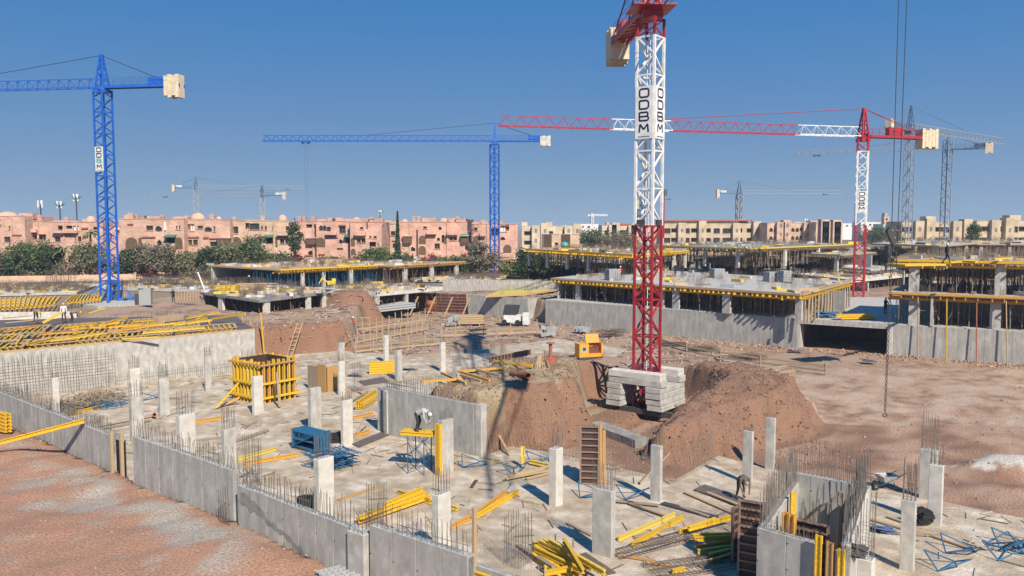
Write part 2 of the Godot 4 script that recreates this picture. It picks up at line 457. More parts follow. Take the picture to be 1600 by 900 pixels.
	structure("ground", m, M.earth)

func make_floor() -> void:
	# cast floor of the basement: fine cells inside the outline, so that its dust and stains can vary
	var mb := MB.new()
	var st := 0.5
	var inb := {}
	for j in range(-190, -26):
		for i in range(-80, 66):
			if outside(Vector2((i + 0.5) * st, (j + 0.5) * st), SLAB) < 0.36: inb[Vector2i(i, j)] = true
	var cc := func(x: float, z: float) -> Color:
		var na := n_a.get_noise_2d(x * 2.1, z * 2.1 + 300); var nb := n_b.get_noise_2d(x * 1.1 + 70, z * 1.1)
		var c := Color(0.50, 0.415, 0.315).lerp(Color(0.42, 0.335, 0.24), clampf(0.5 + na * 2.5, 0, 1))
		c = c.lerp(Color(0.66, 0.59, 0.50), clampf(nb * 2.6 - 0.25, 0, 0.85))
		return c
	for k in inb:
		var a := Vector2(k.x * st, k.y * st)
		var cell := PackedVector2Array([a, a + Vector2(st, 0), a + Vector2(st, st), a + Vector2(0, st)])
		var full := true
		for q in cell: full = full and Geometry2D.is_point_in_polygon(q, SLAB)
		for pl in ([cell] if full else Geometry2D.intersect_polygons(cell, SLAB)):
			for t in range(1, pl.size() - 1):
				for w in ([0, t, t + 1] if Geometry2D.is_polygon_clockwise(pl) == Geometry2D.is_polygon_clockwise(cell) else [0, t + 1, t]):
					mb.v.append(Vector3(pl[w].x, 0, pl[w].y)); mb.n.append(Vector3.UP); mb.c.append(cc.call(pl[w].x, pl[w].y))
	mb.col = Color(0.40, 0.36, 0.30)
	for i in SLAB.size():
		var p := SLAB[i]; var q := SLAB[(i + 1) % SLAB.size()]
		mb.quadn(Vector3(p.x, 0, p.y), Vector3(q.x, 0, q.y), Vector3(q.x, -0.3, q.y), Vector3(p.x, -0.3, p.y))
	structure("basement_floor", mb, M.floor)

# ---------------------------------------------------------------- cast walls
func yaw_of(a: Vector3, b: Vector3) -> float:
	return atan2(-(b.z - a.z), b.x - a.x)
func starters(mb: MB, ln: float, thick: float, y: float, step: float, lo: float, hi: float, r := 0.011) -> void:
	var x := 0.1
	while x < ln:
		for z in [-0.06, -thick + 0.06]:
			var h := rng.randf_range(lo, hi)
			mb.rod(Vector3(x, y - 0.05, z), Vector3(x + rng.randf_range(-0.06, 0.06), y + h, z + rng.randf_range(-0.06, 0.06)), r, 3)
		if rng.randf() < 0.12: mb.rod(Vector3(x - 0.6, y + lo * 0.5, -0.06), Vector3(x + 0.9, y + lo * 0.6, -0.07), r, 3)
		x += step * rng.randf_range(0.8, 1.2)
# a wall of cast panels: its visible face runs from a to b, thickness goes back
func panel_wall(nm: String, label: String, a: Vector3, b: Vector3, y0: float, y1: float, thick: float, pw: float, m: Material, group: String, bars := 0.0, step := 0.22) -> Node3D:
	var t := thing(nm, label, "wall", Vector3(a.x, 0, a.z), yaw_of(a, b), group)
	var ln := Vector2(b.x - a.x, b.z - a.z).length()
	var k := maxi(1, roundi(ln / pw))
	var w := ln / k
	var core := MB.new()
	core.box(Vector3(ln / 2, (y0 + y1 - 0.04) / 2, -thick / 2), Vector3(ln - 0.02, y1 - y0 - 0.04, thick - 0.05))
	part(t, "core", core, M.concrete_wall)
	for i in k:
		var mb := MB.new()
		var d := rng.randf_range(-0.006, 0.006)
		mb.chbox(Vector3(0, 0, 0), Vector3(w - 0.02, y1 - y0 + rng.randf_range(-0.02, 0.02), thick + d), 0.008)
		part(t, "panel", mb, m, false, Vector3(w * (i + 0.5), y0, -thick / 2))
		if pw < 2.0 and i % 1 == 0:                                    # tie holes of the formwork
			var th := MB.new()
			for yy in [0.55, 1.55, 2.45]:
				if y0 + yy < y1 - 0.2: th.rod(Vector3(w * i + 0.05, y0 + yy, -0.01), Vector3(w * i + 0.05, y0 + yy, 0.007), 0.028, 6, -1, true)
			if th.v.size() > 0: part(t, "tie_holes", th, M.steel_dark, true)
	if bars > 0.0:
		var rb := MB.new()
		starters(rb, ln, thick, y1, step, bars * 0.6, bars)
		part(t, "rebar", rb, M.rebar_grey, true)
	return t

func make_front_walls() -> void:
	var gr := "cast wall lengths along the earth bank"
	panel_wall("basement_wall", "grey cast concrete wall with yellow beam laid over its top", Vector3(-34.5, 0, -52.6), Vector3(-19.2, 3, -39.11), -0.1, 3.0, 0.3, 1.5, M.concrete_wall, gr, 0.75)
	panel_wall("basement_wall", "grey cast wall between the timber-framed slot and the black shadowed gap", Vector3(-17.34, 3.35, -37.39), Vector3(-10.96, 3.4, -32.05), -0.1, 3.38, 0.3, 1.2, M.concrete_wall, gr, 0.9)
	var w3 := panel_wall("basement_wall", "grey cast wall with dark damp band sloping down its face", Vector3(-10.65, 3, -31.53), Vector3(-5.29, 3, -26.83), -0.1, 3.0, 0.3, 1.05, M.concrete_wall, gr, 1.0)
	panel_wall("basement_wall", "grey cast wall ending beside the upright timber post", Vector3(-4.64, 3.3, -26.37), Vector3(-1.29, 3.3, -23.7), -0.1, 3.3, 0.3, 1.05, M.concrete_wall, gr, 0.9)
	# damp stain on the third length: a thin dark film with a ragged outline
	var ln := 7.0
	var st := MB.new()
	for i in 46:
		var x := 0.25 + i * 0.145
		var yc := 2.72 - 0.30 * x + n_b.get_noise_2d(x * 3.0, 5.0) * 0.25
		var hh := 0.07 + 0.13 * absf(n_b.get_noise_2d(x * 4.0, 50.0)) + 0.16 * (1.0 - smoothstep(0.6, 2.4, x))
		var x2 := x + 0.145
		var yd := 2.72 - 0.30 * x2 + n_b.get_noise_2d(x2 * 3.0, 5.0) * 0.25
		st.quad(Vector3(x, yc - hh, 0.012), Vector3(x2, yd - hh * 1.05, 0.012), Vector3(x2, yd + hh * 0.8, 0.012), Vector3(x, yc + hh * 0.85, 0.012), Vector3(0, 0, 1))
	part(w3, "damp_stain", st, mat("damp", lin(0.30, 0.29, 0.27), 0.85, M.concrete_wall.albedo_texture, 0.5))
	# slot between the first two lengths: two timber posts with a tarred strip between
	var a := Vector3(-19.14, 3, -39.11); var s := thing("timber_slot_frame", "two timber posts framing a tar-smeared slot in the wall", "timber frame", Vector3(a.x, 0, a.z), GRID)
	for x in [0.08, 1.05]:
		var p := MB.new()
		p.beam(Vector3(x, 0.9, 0.06), Vector3(x, 3.15 + x * 0.1, 0.06), 0.14, 0.14)
		part(s, "post", p, M.timber)
	var mem := MB.new()
	mem.box(Vector3(0.56, 1.9, -0.16), Vector3(0.84, 2.0, 0.05))
	part(s, "tar_strip", mem, mat("tar", lin(0.03, 0.026, 0.023), 0.6, ntex(0.03, 0.25, 1.0, 77, 3), 0.7))
	var sh := MB.new()
	sh.box(Vector3(0.56, 2.98, -0.13), Vector3(0.8, 0.34, 0.04))
	part(s, "metal_sheet", sh, M.galv)
	# black gap with hanging bars between second and third length
	var g2 := Vector3(-10.77, 3, -31.53); var bars := MB.new()
	for i in 5:
		bars.rod(Vector3(-0.6 + i * 0.16, 1.0, 0.25), Vector3(-0.6 + i * 0.16, 2.5 + i * 0.1, 0.3), 0.014, 4)
	for y in [1.5, 2.1]: bars.rod(Vector3(-0.7, y, 0.28), Vector3(0.15, y, 0.28), 0.012, 4)
	single("starter_bar_mat", bars, M.rebar, "short ladder of bent starter bars in front of the wall joint", "rebar", "", Vector3(g2.x, 0.2, g2.z), GRID)
	# buttress pillar between third and fourth length
	var b0 := Vector3(-4.67, 2.9, -26.52); var pl := thing("wall_pier", "pale concrete pier standing proud between two wall lengths", "pier", Vector3(b0.x, -0.1, b0.z), GRID)
	var pb := MB.new()
	pb.chbox(Vector3(-0.4, 0, 0.0), Vector3(0.8, 3.05, 0.5), 0.015)
	part(pl, "shaft", pb, M.concrete)
	var pr := MB.new()
	for i in 8: pr.rod(Vector3(-0.72 + (i % 4) * 0.2, 3.0, -0.18 + (i / 4) * 0.36), Vector3(-0.72 + (i % 4) * 0.2, 3.5 + (i % 3) * 0.1, -0.18 + (i / 4) * 0.36), 0.012, 3)
	part(pl, "rebar", pr, M.rebar_grey, true)
	# timber post with a board at the end of the last length
	var tp := MB.new(); var q := Vector3(-1.35, 1.2, -28.89)
	tp.beam(Vector3(0, 0, 0), Vector3(0.02, 3.0, 0), 0.16, 0.1)
	single("timber_post", tp, M.timber, "upright plank post at the end of the cast wall", "post", "", Vector3(q.x, 0, q.z), GRID)
	# low kerb beam beyond the post
	var kb := MB.new()
	var k0 := Vector3(-1.33, 0.9, -29.05); var k1 := Vector3(1.08, 0.9, -27.19)
	kb.beam(k0 - Vector3(0, 0.45, 0), k1 - Vector3(0, 0.45, 0), 0.3, 0.9)
	for i in 24:
		var p2 := k0.lerp(k1, i / 23.0)
		kb.rod(p2 + Vector3(0, -0.05, 0.05), p2 + Vector3(rng.randf_range(-0.05, 0.05), rng.randf_range(0.4, 0.8), 0.05), 0.011, 3)
	single("low_wall", kb, M.concrete_wall, "low unfinished concrete upstand below the beam pile", "wall")

func make_inner_walls() -> void:
	var c0 := Vector3(-8.2, 0, -50.9)
	panel_wall("earth_retaining_wall", "grey inner wall holding back the mound, man on scaffold before it", Vector3(-8, 0, -51.16), Vector3(-2.14, 0, -46.23), -0.1, 2.95, 0.3, 1.1, M.concrete_wall, "", 0.9, 0.2)
	panel_wall("earth_retaining_wall", "thin pale wall running back beside the mound's grassy top", Vector3(2.4, 0, -63.9), c0 + Vector3(0.2, 0, -0.1), -0.1, 2.75, 0.3, 1.2, M.concrete, "", 0.5, 0.25)
	for q in [[Vector3(-7.72, 0, -51.16), 0.55, 0.45, 3.05, "pale pier at the corner where the inner walls meet"], [Vector3(-1.73, 0, -45.97), 0.45, 0.5, 3.05, "pale pier closing the free end of the inner wall"], [Vector3(-8.26, 0, -51.8), 0.35, 0.3, 2.95, "narrow grey pier left of the inner wall corner"]]:
		var p := thing("wall_pier", q[4], "pier", q[0], GRID)
		var mb := MB.new()
		mb.chbox(Vector3(-q[1] / 2, -0.1, -q[2] / 2), Vector3(q[1], q[3], q[2]), 0.015)
		part(p, "shaft", mb, M.concrete)
	# back wall on the left, with a mat of bars in front
	var bw := panel_wall("basement_wall", "long pale wall under the yellow beam deck, bar mat before it", Vector3(-46, 0, -54), Vector3(-23.4, 0, -75.2), -0.1, 3.45, 0.35, 1.35, M.concrete, "", 0.0)
	var net := MB.new()
	var x := 6.0
	while x < 19.0:
		net.rod(Vector3(x, 0, 0.5), Vector3(x + rng.randf_range(-0.12, 0.12), rng.randf_range(2.9, 3.4), 0.2), 0.012, 3)
		x += 0.2
	for i in 12: net.rod(Vector3(6, 0.3 + i * 0.22, 0.5 - i * 0.02), Vector3(18.6 + rng.randf_range(-0.6, 0.4), 0.3 + i * 0.22 + rng.randf_range(-0.05, 0.05), 0.5 - i * 0.02), 0.012, 3)
	part(bw, "rebar_mat", net, M.rebar_grey, true)
	var st2 := MB.new()
	x = 18.0
	while x < 31.0:
		st2.rod(Vector3(x, 0, 0.35), Vector3(x + rng.randf_range(-0.06, 0.06), rng.randf_range(0.8, 1.3), 0.35), 0.012, 3)
		x += 0.18
	st2.rod(Vector3(18, 0.7, 0.36), Vector3(31, 0.75, 0.36), 0.012, 3)
	part(bw, "rebar", st2, M.rebar_grey, true)
	# long wall of the building behind
	panel_wall("basement_wall", "long grey wall crossed by comb-like shadows behind the red crane mast", Vector3(4.4, 0, -109.6), Vector3(30.2, 0, -87.4), -0.3, 3.15, 0.35, 4.6, M.concrete_wall, "", 0.0)
	panel_wall("basement_wall", "grey panelled wall right of the dark doorway under the propped storeys", Vector3(38.0, 0, -82.3), Vector3(60.0, 0, -68.6), -0.3, 3.15, 0.35, 1.15, M.concrete_wall, "", 0.0)
	panel_wall("basement_wall", "smooth grey wall beside the dark red formwork panels", Vector3(-6.5, 0, -121.6), Vector3(2.2, 0, -114.0), -0.3, 2.9, 0.4, 1.8, M.concrete_wall, "", 0.0)
	panel_wall("basement_wall", "short grey end wall beside the brown earth cut", Vector3(2.25, 0, -114.0), Vector3(6.0, 0, -118.0), -0.3, 2.9, 0.3, 1.8, M.concrete_wall, "", 0.0)
	panel_wall("basement_wall", "grey wall behind the steel beams, under the mud strip", Vector3(-11.0, 0, -131.5), Vector3(7.0, 0, -128.5), 0.5, 4.4, 0.4, 2.4, M.concrete_wall, "", 0.0)
	# doorway: lintel and pier
	var dw := thing("doorway", "wide dark basement doorway with concrete lintel and bright pier", "doorway", Vector3(30.2, 0, -87.4), yaw_of(Vector3(30.2, 0, -87.4), Vector3(38, 0, -82.3)))
	var l := MB.new(); l.box(Vector3(4.65, 2.93, -0.2), Vector3(9.3, 0.55, 0.45)); part(dw, "lintel", l, M.concrete)
	l = MB.new(); l.box(Vector3(0.1, 1.2, -0.9), Vector3(0.3, 2.9, 1.8)); part(dw, "jamb", l, M.concrete)
	l = MB.new(); l.box(Vector3(9.05, 1.3, -0.05), Vector3(0.5, 3.4, 0.8)); part(dw, "pier", l, M.concrete_pale)

	panel_wall("boundary_wall", "low tan boundary wall in front of the tree row", Vector3(-96.02, 2.16, -150), Vector3(-42.73, 2.15, -168), 2.3, 3.75, 0.25, 6.0, M.plaster_tan, "", 0.0)
	# wall starter bars along the floor's edge at the foot of the mound and ridge
	var edge := [Vector3(-1.36, 0, -45.71), Vector3(0, 0, -47.44), Vector3(2.17, 0, -46.1), Vector3(3.69, 0, -44.83), Vector3(7.08, 0, -41.94), Vector3(8.05, 0, -40.99), Vector3(11.4, 0, -45.46)]
	var eb := MB.new()
	for i in edge.size() - 1:
		var a: Vector3 = edge[i]; var b: Vector3 = edge[i + 1]; var k := int(a.distance_to(b) / 0.2)
		for j in k:
			var p: Vector3 = a.lerp(b, float(j) / k) - edge[0]
			eb.rod(p, p + Vector3(rng.randf_range(-0.08, 0.08), rng.randf_range(1.5, 2.6), rng.randf_range(-0.08, 0.08)), 0.011, 3)
	single("starter_bars", eb, M.rebar_grey, "row of thin starter bars along the floor edge before the mound", "rebar", "", edge[0]).set_meta("kind", "stuff")
	# tall shores standing outside the right wall, up to the slab edge
	for i in 9:
		var w := Vector3(40.0, 0, -81.1).lerp(Vector3(57.0, 0, -70.5), i / 8.0) + Vector3(-0.53, 0, 0.85) * rng.randf_range(0.5, 1.1)
		var sh := MB.new(); sh.rod(Vector3.ZERO, Vector3(rng.randf_range(-0.15, 0.15), 6.0, -0.4), 0.055, 6)
		single("shore_pole", sh, M[["timber", "yellow_c", "pipe_red"][i % 3]], "%s shore pole standing before the panelled wall right of the doorway" % ["pale timber", "yellow", "rusty red"][i % 3], "pole", "shore poles before the right wall", w)

# ---------------------------------------------------------------- columns with their starter bars
func cage(mb: MB, a: float, b: float, y0: float, y1: float, r := 0.012, hoops := true) -> void:
	var na := maxi(2, roundi(a / 0.16)); var nb := maxi(2, roundi(b / 0.16))
	var pts := []
	for i in na + 1:
		for s in [-1.0, 1.0]: pts.append(Vector2(a * (float(i) / na - 0.5), s * b / 2))
	for i in range(1, nb):
		for s in [-1.0, 1.0]: pts.append(Vector2(s * a / 2, b * (float(i) / nb - 0.5)))
	for p in pts:
		var top := y1 + rng.randf_range(-0.22, 0.1)
		mb.rod(Vector3(p.x, y0, p.y), Vector3(p.x + rng.randf_range(-0.05, 0.05), top, p.y + rng.randf_range(-0.05, 0.05)), r, 3)
	if hoops:
		var y := y0 + 0.15
		while y < y0 + (y1 - y0) * 0.55:
			for e in [[-1, -1, 1, -1], [1, -1, 1, 1], [1, 1, -1, 1], [-1, 1, -1, -1]]:
				mb.rod(Vector3(a / 2 * e[0], y, b / 2 * e[1]), Vector3(a / 2 * e[2], y + 0.01, b / 2 * e[3]), 0.007, 3)
			y += 0.25
func column(at: Vector3, a: float, b: float, h: float, bar: float, label: String) -> Node3D:   # at: foot of the corner nearest the camera
	var bs := Basis(Vector3.UP, GRID)
	var o := Vector3(at.x, 0, at.z) - bs.x * a / 2 - bs.z * b / 2
	var t := thing("concrete_column", label, "column", o, GRID + rng.randf_range(-0.03, 0.03), "basement columns")
	var mb := MB.new()
	mb.chbox(Vector3.ZERO, Vector3(a, h, b), 0.018)
	part(t, "shaft", mb, M.concrete_pale if rng.randf() < 0.45 else M.concrete)
	if bar > 0:
		var rb := MB.new()
		cage(rb, a - 0.08, b - 0.08, h - 0.02, h + bar)
		part(t, "rebar", rb, M.rebar_grey, true)
	return t
func make_columns() -> void:
	for q in [
		[Vector3(3.88, 0, -31.64), 0.9, 0.3, 2.68, 1.05, "wide flat column beside the fanned pile of yellow beams"],
		[Vector3(2.04, 0, -37.56), 0.42, 0.55, 2.72, 0.9, "square column casting its shadow left of the ladder-like form"],
		[Vector3(6.96, 0, -38.27), 0.52, 0.24, 2.68, 1.0, "narrow column with plank leaning behind it, before the ridge"],
		[Vector3(-2.81, 2.7, -31.06), 0.36, 0.72, 2.7, 1.1, "column rising behind the last cast wall length"],
		[Vector3(-8.5, 2.7, -35.92), 0.38, 0.85, 2.7, 1.1, "column behind the damp-stained wall, blue frame heap beside it"],
		[Vector3(-3.61, 0, -42.6), 0.3, 0.85, 2.85, 0.6, "column with yellow beams strapped to its left side by scaffold"],
		[Vector3(-9.94, 0, -48.28), 0.25, 0.75, 2.68, 0.5, "column right of the blue frame crate"],
		[Vector3(-12.63, 0, -51.64), 0.35, 0.8, 2.75, 0.0, "column left of the blue frame crate"],
		[Vector3(-17.65, 0, -56.25), 0.3, 0.75, 2.65, 0.0, "column in front of the yellow box formwork"],
		[Vector3(-13.18, 0, -62.91), 0.25, 0.55, 2.6, 0.5, "column right of the brown timber form"],
		[Vector3(-14.86, 0, -71.04), 0.25, 0.6, 2.9, 0.6, "column behind the brown timber form"],
		[Vector3(-12.01, 0, -78.07), 0.25, 0.5, 2.6, 0.5, "slim column near the trench boards"],
		[Vector3(-9.55, 0, -68.96), 0.4, 0.5, 2.55, 0.4, "column beside the strapped stack of yellow beams"],
		[Vector3(-6.26, 0, -73.24), 0.25, 0.55, 2.6, 0.6, "slim column beyond the thin pale wall"],
		[Vector3(-4.67, 0, -69.84), 0.6, 0.6, 1.0, 1.0, "low column stub with bars beyond the thin pale wall"],
		[Vector3(-0.77, 0, -75.93), 0.5, 0.3, 1.0, 1.2, "low column stub by the long dark form panel"],
		[Vector3(-22.76, 2.7, -49.1), 0.35, 0.75, 2.7, 1.0, "column just behind the timber-framed slot"],
		[Vector3(-27.41, 2.7, -59.07), 0.3, 0.75, 2.7, 0.9, "column in line behind the slot column, near the bar mat"],
		[Vector3(-23.94, 0, -55.86), 0.25, 0.7, 2.6, 1.1, "column by the fallen red pipe"],
		[Vector3(-24.06, 0, -64.64), 0.2, 0.55, 2.7, 0.9, "column near the pale back wall"],
		[Vector3(-31.64, 0, -56.63), 0.25, 0.45, 2.5, 0.5, "column in the corner by the scattered timber heap"],
		[Vector3(-18.02, 2.7, -44.41), 0.4, 0.95, 2.7, 1.25, "broad column behind the second cast wall, tall bars"],
		[Vector3(-14.53, 2.7, -41.31), 0.3, 0.7, 2.7, 1.1, "column behind the black gap in the wall"],
		[Vector3(12.04, 0, -40.99), 0.5, 0.2, 2.68, 0.3, "slender column by the bent man"],
		[Vector3(13.92, 0, -43.4), 0.5, 0.2, 2.8, 0.3, "slender column at the edge of the ridge"],
		[Vector3(18.51, 0, -35.03), 0.55, 0.24, 2.68, 0.9, "column with black bag at its foot"],
		[Vector3(20.02, 0, -38.45), 0.75, 0.35, 2.4, 1.7, "grey column with tall bars at the floor's edge"],
		[Vector3(15.05, 0, -30.32), 0.5, 0.24, 2.7, 1.6, "column near the blue frame triangles"],
		[Vector3(11.59, 2.2, -26.03), 0.45, 0.4, 2.2, 2.2, "short column with tall bars beside the core"]]:
		column(q[0], q[1], q[2], q[3], q[4], "pale concrete " + q[5])
	# cages of bars that have no concrete yet
	for q in [[Vector3(-32.87, 0, -55.11), 0.4, 0.8, 2.4, "standing bar cage before the bar mat in the corner"], [Vector3(-30.1, 0, -56.05), 0.3, 0.5, 1.2, "low bar cage by the blue frame heap in the corner"], [Vector3(-24.99, 0, -49.3), 0.4, 0.6, 1.6, "bar cage behind the first cast wall"],
		[Vector3(-5.88, 0, -35.18), 0.5, 0.7, 2.0, "bar cage at the near end of the crossed beams"], [Vector3(0.25, 0, -31.21), 0.7, 0.9, 2.0, "bar cage beside the fanned beam pile"], [Vector3(-29.42, 0, -58.03), 0.4, 0.5, 1.2, "small bar cage before the long timber plank"],
		[Vector3(-22.57, 0, -70.43), 0.5, 0.9, 2.4, "bar cage behind the yellow box formwork"], [Vector3(-12.94, 0, -40.68), 0.5, 0.7, 2.6, "bar cage by the two yellow beams behind the wall"],
		[Vector3(-12.03, 0, -64.39), 0.5, 0.6, 2.3, "bar cage right of the brown timber form"], [Vector3(-1.82, 0, -78.07), 0.3, 0.4, 1.8, "bar cage beyond the mound"], [Vector3(-4.16, 0, -79.95), 0.3, 0.4, 1.9, "bar cage near the trench plank"], [Vector3(-6.56, 0, -58.03), 0.5, 0.5, 0.9, "low bar cage at the inner wall"], [Vector3(15.41, 0, -39.2), 0.5, 0.5, 1.6, "bar cage behind the core"], [Vector3(19.49, 0, -39.68), 0.3, 0.3, 1.5, "thin bar cage near the wheelbarrow"]]:
		var mb := MB.new()
		cage(mb, q[1], q[2], 0.0, q[3])
		single("rebar_cage", mb, M.rebar_grey, "rusty " + q[4], "rebar", "standing column cages", Vector3(q[0].x, 0.0, q[0].z), GRID)

# ---------------------------------------------------------------- stair core, formwork
func steel_form(label: String, at: Vector3, yaw: float, w: float, h: float, tilt := 0.0, group := "") -> Node3D:   # brown panel with pale steel ribs, like a ladder
	var t := thing("formwork_shutter", label, "formwork", at, yaw, group)
	t.rotation.x = tilt
	var f := MB.new(); f.box(Vector3(0, h / 2, -0.05), Vector3(w, h, 0.02)); part(t, "sheet", f, M.ply_brown)
	for s in [-1, 1]:
		f = MB.new(); f.box(Vector3(s * (w / 2 - 0.04), h / 2, 0.0), Vector3(0.08, h, 0.1)); part(t, "stile", f, M.form_steel)
	var k := roundi(h / 0.33)
	for i in k + 1:
		f = MB.new(); f.box(Vector3(0, clampf(i * h / k, 0.04, h - 0.04), 0.005), Vector3(w - 0.16, 0.06, 0.09)); part(t, "rib", f, M.form_steel)
	return t
func make_core() -> void:
	var L := Vector3(8.46, 2.6, -28.02); var B := Vector3(11.41, 2.9, -33.27); var R := Vector3(13.72, 2.9, -31.29); var N := Vector3(10.73, 2.7, -25.63)
	L.y = 0; B.y = 0; R.y = 0; N.y = 0
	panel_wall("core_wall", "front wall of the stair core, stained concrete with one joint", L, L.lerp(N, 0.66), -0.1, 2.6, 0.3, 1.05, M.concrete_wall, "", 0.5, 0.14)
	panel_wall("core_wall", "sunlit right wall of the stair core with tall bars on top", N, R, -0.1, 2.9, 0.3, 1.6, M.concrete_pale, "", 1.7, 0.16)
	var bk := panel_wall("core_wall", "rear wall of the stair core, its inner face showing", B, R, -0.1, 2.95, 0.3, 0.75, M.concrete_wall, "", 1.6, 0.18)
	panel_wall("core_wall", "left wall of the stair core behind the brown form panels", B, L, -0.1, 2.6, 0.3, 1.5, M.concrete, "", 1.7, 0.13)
	var cp := thing("concrete_column", "corner pier of the stair core behind upright yellow beams", "column", N, GRID, "basement columns")
	var mb := MB.new(); mb.chbox(Vector3(-0.25, -0.1, -0.3), Vector3(0.5, 2.75, 0.6), 0.015); part(cp, "shaft", mb, M.concrete)
	mb = MB.new(); cage(mb, 0.4, 0.45, 2.6, 3.7); part(cp, "rebar", mb, M.rebar_grey, true)
	# yellow beams clamped upright on the front corner
	var d := (N - L).normalized(); var out := Vector3(-d.z, 0, d.x)
	for i in 3:
		mb = MB.new()
		mb.ibeam(Vector3.ZERO, Vector3(0, 3.0 - i * 0.12, 0), 0.1, 0.22, d)
		single("formwork_beam", mb, M.yellow if i != 1 else M.timber_orange, "upright beam clamped to the front corner of the stair core", "beam", "beams clamped upright on the core", L.lerp(N, 0.70 + i * 0.115) + out * 0.16)
	mb = MB.new(); mb.box(Vector3(0, 1.45, 0), Vector3(0.5, 2.9, 0.04)); single("plywood_sheet", mb, M.ply_brown, "brown plywood strip between the upright beams on the core", "plywood", "", L.lerp(N, 0.83) + out * 0.05, GRID)
	mb = MB.new(); mb.beam(Vector3(0, 0, 0.28), Vector3(0.04, 2.2, 0.02), 0.16, 0.05); single("plank", mb, M.timber, "pale plank leaning on the core's front wall", "plank", "", L.lerp(N, 0.66) + out * 0.03, GRID)
	mb = MB.new()
	for i in 12: mb.obox(Vector3(0.1 + sin(i * 1.7) * 0.12, 2.4 + i * 0.03, 0.35 + cos(i * 2.3) * 0.1), Vector3(0.17, 0.04 * sin(i), 0.05), Vector3(0.02, 0.06, 0.03 * cos(i)), Vector3(0.04, 0.03, 0.12))
	single("rubber_mat_bundle", mb, M.steel_dark, "crumpled dark mat hung beside the core's sunlit wall", "mat", "", N + Vector3(0.12, 0.1, -0.55))
	# beams and panel standing inside the core
	var ins := L.lerp(R, 0.40)
	steel_form("brown form panel with steel ribs standing inside the stair core", ins + Vector3(0.15, 0.4, 0.2), GRID, 1.3, 2.0)
	for i in 2:
		mb = MB.new(); mb.ibeam(Vector3.ZERO, Vector3(0, 2.75, 0), 0.2, 0.24, d)
		single("formwork_beam", mb, M.orange_beam, "broad orange beam upright inside the stair core", "beam", "beams inside the core", L.lerp(B, 0.30) + d * (0.7 + i * 0.22))
	mb = MB.new(); mb.beam(Vector3.ZERO, Vector3(0, 2.9, 0), 0.14, 0.2); single("formwork_beam", mb, M.yellow, "short yellow beam rising beside the core's left wall", "beam", "", L.lerp(B, 0.62) + d * 0.55)
	mb = MB.new(); mb.beam(Vector3(-1.3, 0.6, 0.15), Vector3(0.5, 2.7, 0.15), 0.14, 0.12); mb.beam(Vector3(0.5, 0.6, 0.1), Vector3(0.55, 2.7, 0.1), 0.12, 0.12)
	single("timber_brace", mb, M.timber_grey, "dark diagonal brace inside the core's rear wall", "brace", "", B.lerp(R, 0.55) + out * 0.35, GRID)
	steel_form("tall brown form panel with steel ribs on the core's left side", Vector3(8.77, 0, -29.75), GRID + 0.15, 0.95, 2.95)
	steel_form("brown form panel with ribs facing the yellow beam stack", Vector3(8.89, 0, -31.21) + Vector3(0, 0, -0.4), GRID + 1.5, 1.3, 2.2)
	# ladder-like panel and its timber uprights at the foot of the mound
	steel_form("tall ribbed form panel leaning before the mound", Vector3(3.89, 0, -40.99), -0.12, 0.98, 2.95, -0.05)
	for i in 2:
		mb = MB.new(); mb.beam(Vector3(0, 0, 0), Vector3(0, 3.1 - i * 0.35, -0.1), 0.09, 0.14)
		single("timber_post", mb, M.timber_orange, "reddish timber upright right of the ladder-like form panel", "post", "uprights at the ladder-like panel", Vector3(4.41, 0, -40.99) + Vector3(0.05 + i * 0.17, 0, 0))

	# yellow box formwork: four sides of upright beams with walers
	var c := Vector3(-18.64, 0, -61.97)
	var bx := thing("box_formwork", "yellow box formwork of upright beams on the basement floor", "formwork", c, GRID)
	var wx := 3.5; var wz := 3.1; var hh := 3.1
	for side in 4:
		var ln := wx if side % 2 == 0 else wz
		var off := (wz if side % 2 == 0 else wx) / 2
		var bs := Basis(Vector3.UP, side * PI / 2)
		var sh := MB.new()
		sh.obox(bs * Vector3(0, hh / 2, off - 0.14), bs.x * ln * 0.48, Vector3(0, hh / 2 - 0.06, 0), bs.z * 0.012)
		part(bx, "plywood", sh, M.ply_brown)
		var k := roundi(ln / 0.42)
		for i in k:
			var x := ln * ((i + 0.5) / k - 0.5) + rng.randf_range(-0.03, 0.03)
			var up := MB.new()
			up.ibeam(bs * Vector3(x, 0, off), bs * Vector3(x, hh + rng.randf_range(-0.05, 0.12), off), 0.11, 0.22, bs.z)
			part(bx, "upright_beam", up, M[["yellow", "yellow", "yellow_b", "yellow_c", "orange_beam"][rng.randi() % 5]])
		for y in [0.45, 1.5]:
			var wl := MB.new()
			wl.beam(bs * Vector3(-ln / 2 - 0.25, y, off + 0.18), bs * Vector3(ln / 2 + 0.25, y, off + 0.18), 0.1, 0.16)
			part(bx, "waler", wl, M.yellow)
		var cap := MB.new()
		cap.beam(bs * Vector3(-ln / 2 - 0.3, hh - 0.25, off + 0.16), bs * Vector3(ln / 2 + 0.3, hh - 0.2, off + 0.16), 0.06, 0.12)
		part(bx, "rail", cap, M.timber_orange)
	for q in [[Vector3(-16.55, 0, -58.45), Vector3(-0.35, 2.35, -0.7), "timber_grey", "grey plank propped against the yellow box formwork"], [Vector3(-21, 0, -58.03), Vector3(1.5, 1.7, -0.6), "yellow", "yellow beam propping the left side of the box formwork"], [Vector3(-20.89, 0, -58.87), Vector3(1.2, 0.5, -0.5), "orange_beam", "short orange beam at the foot of the box formwork"]]:
		mb = MB.new(); mb.beam(Vector3(0, 0.1, 0), q[1] + Vector3(0, 0.1, 0), 0.16, 0.12); single("prop_beam", mb, M[q[2]], q[3], "beam", "", q[0])
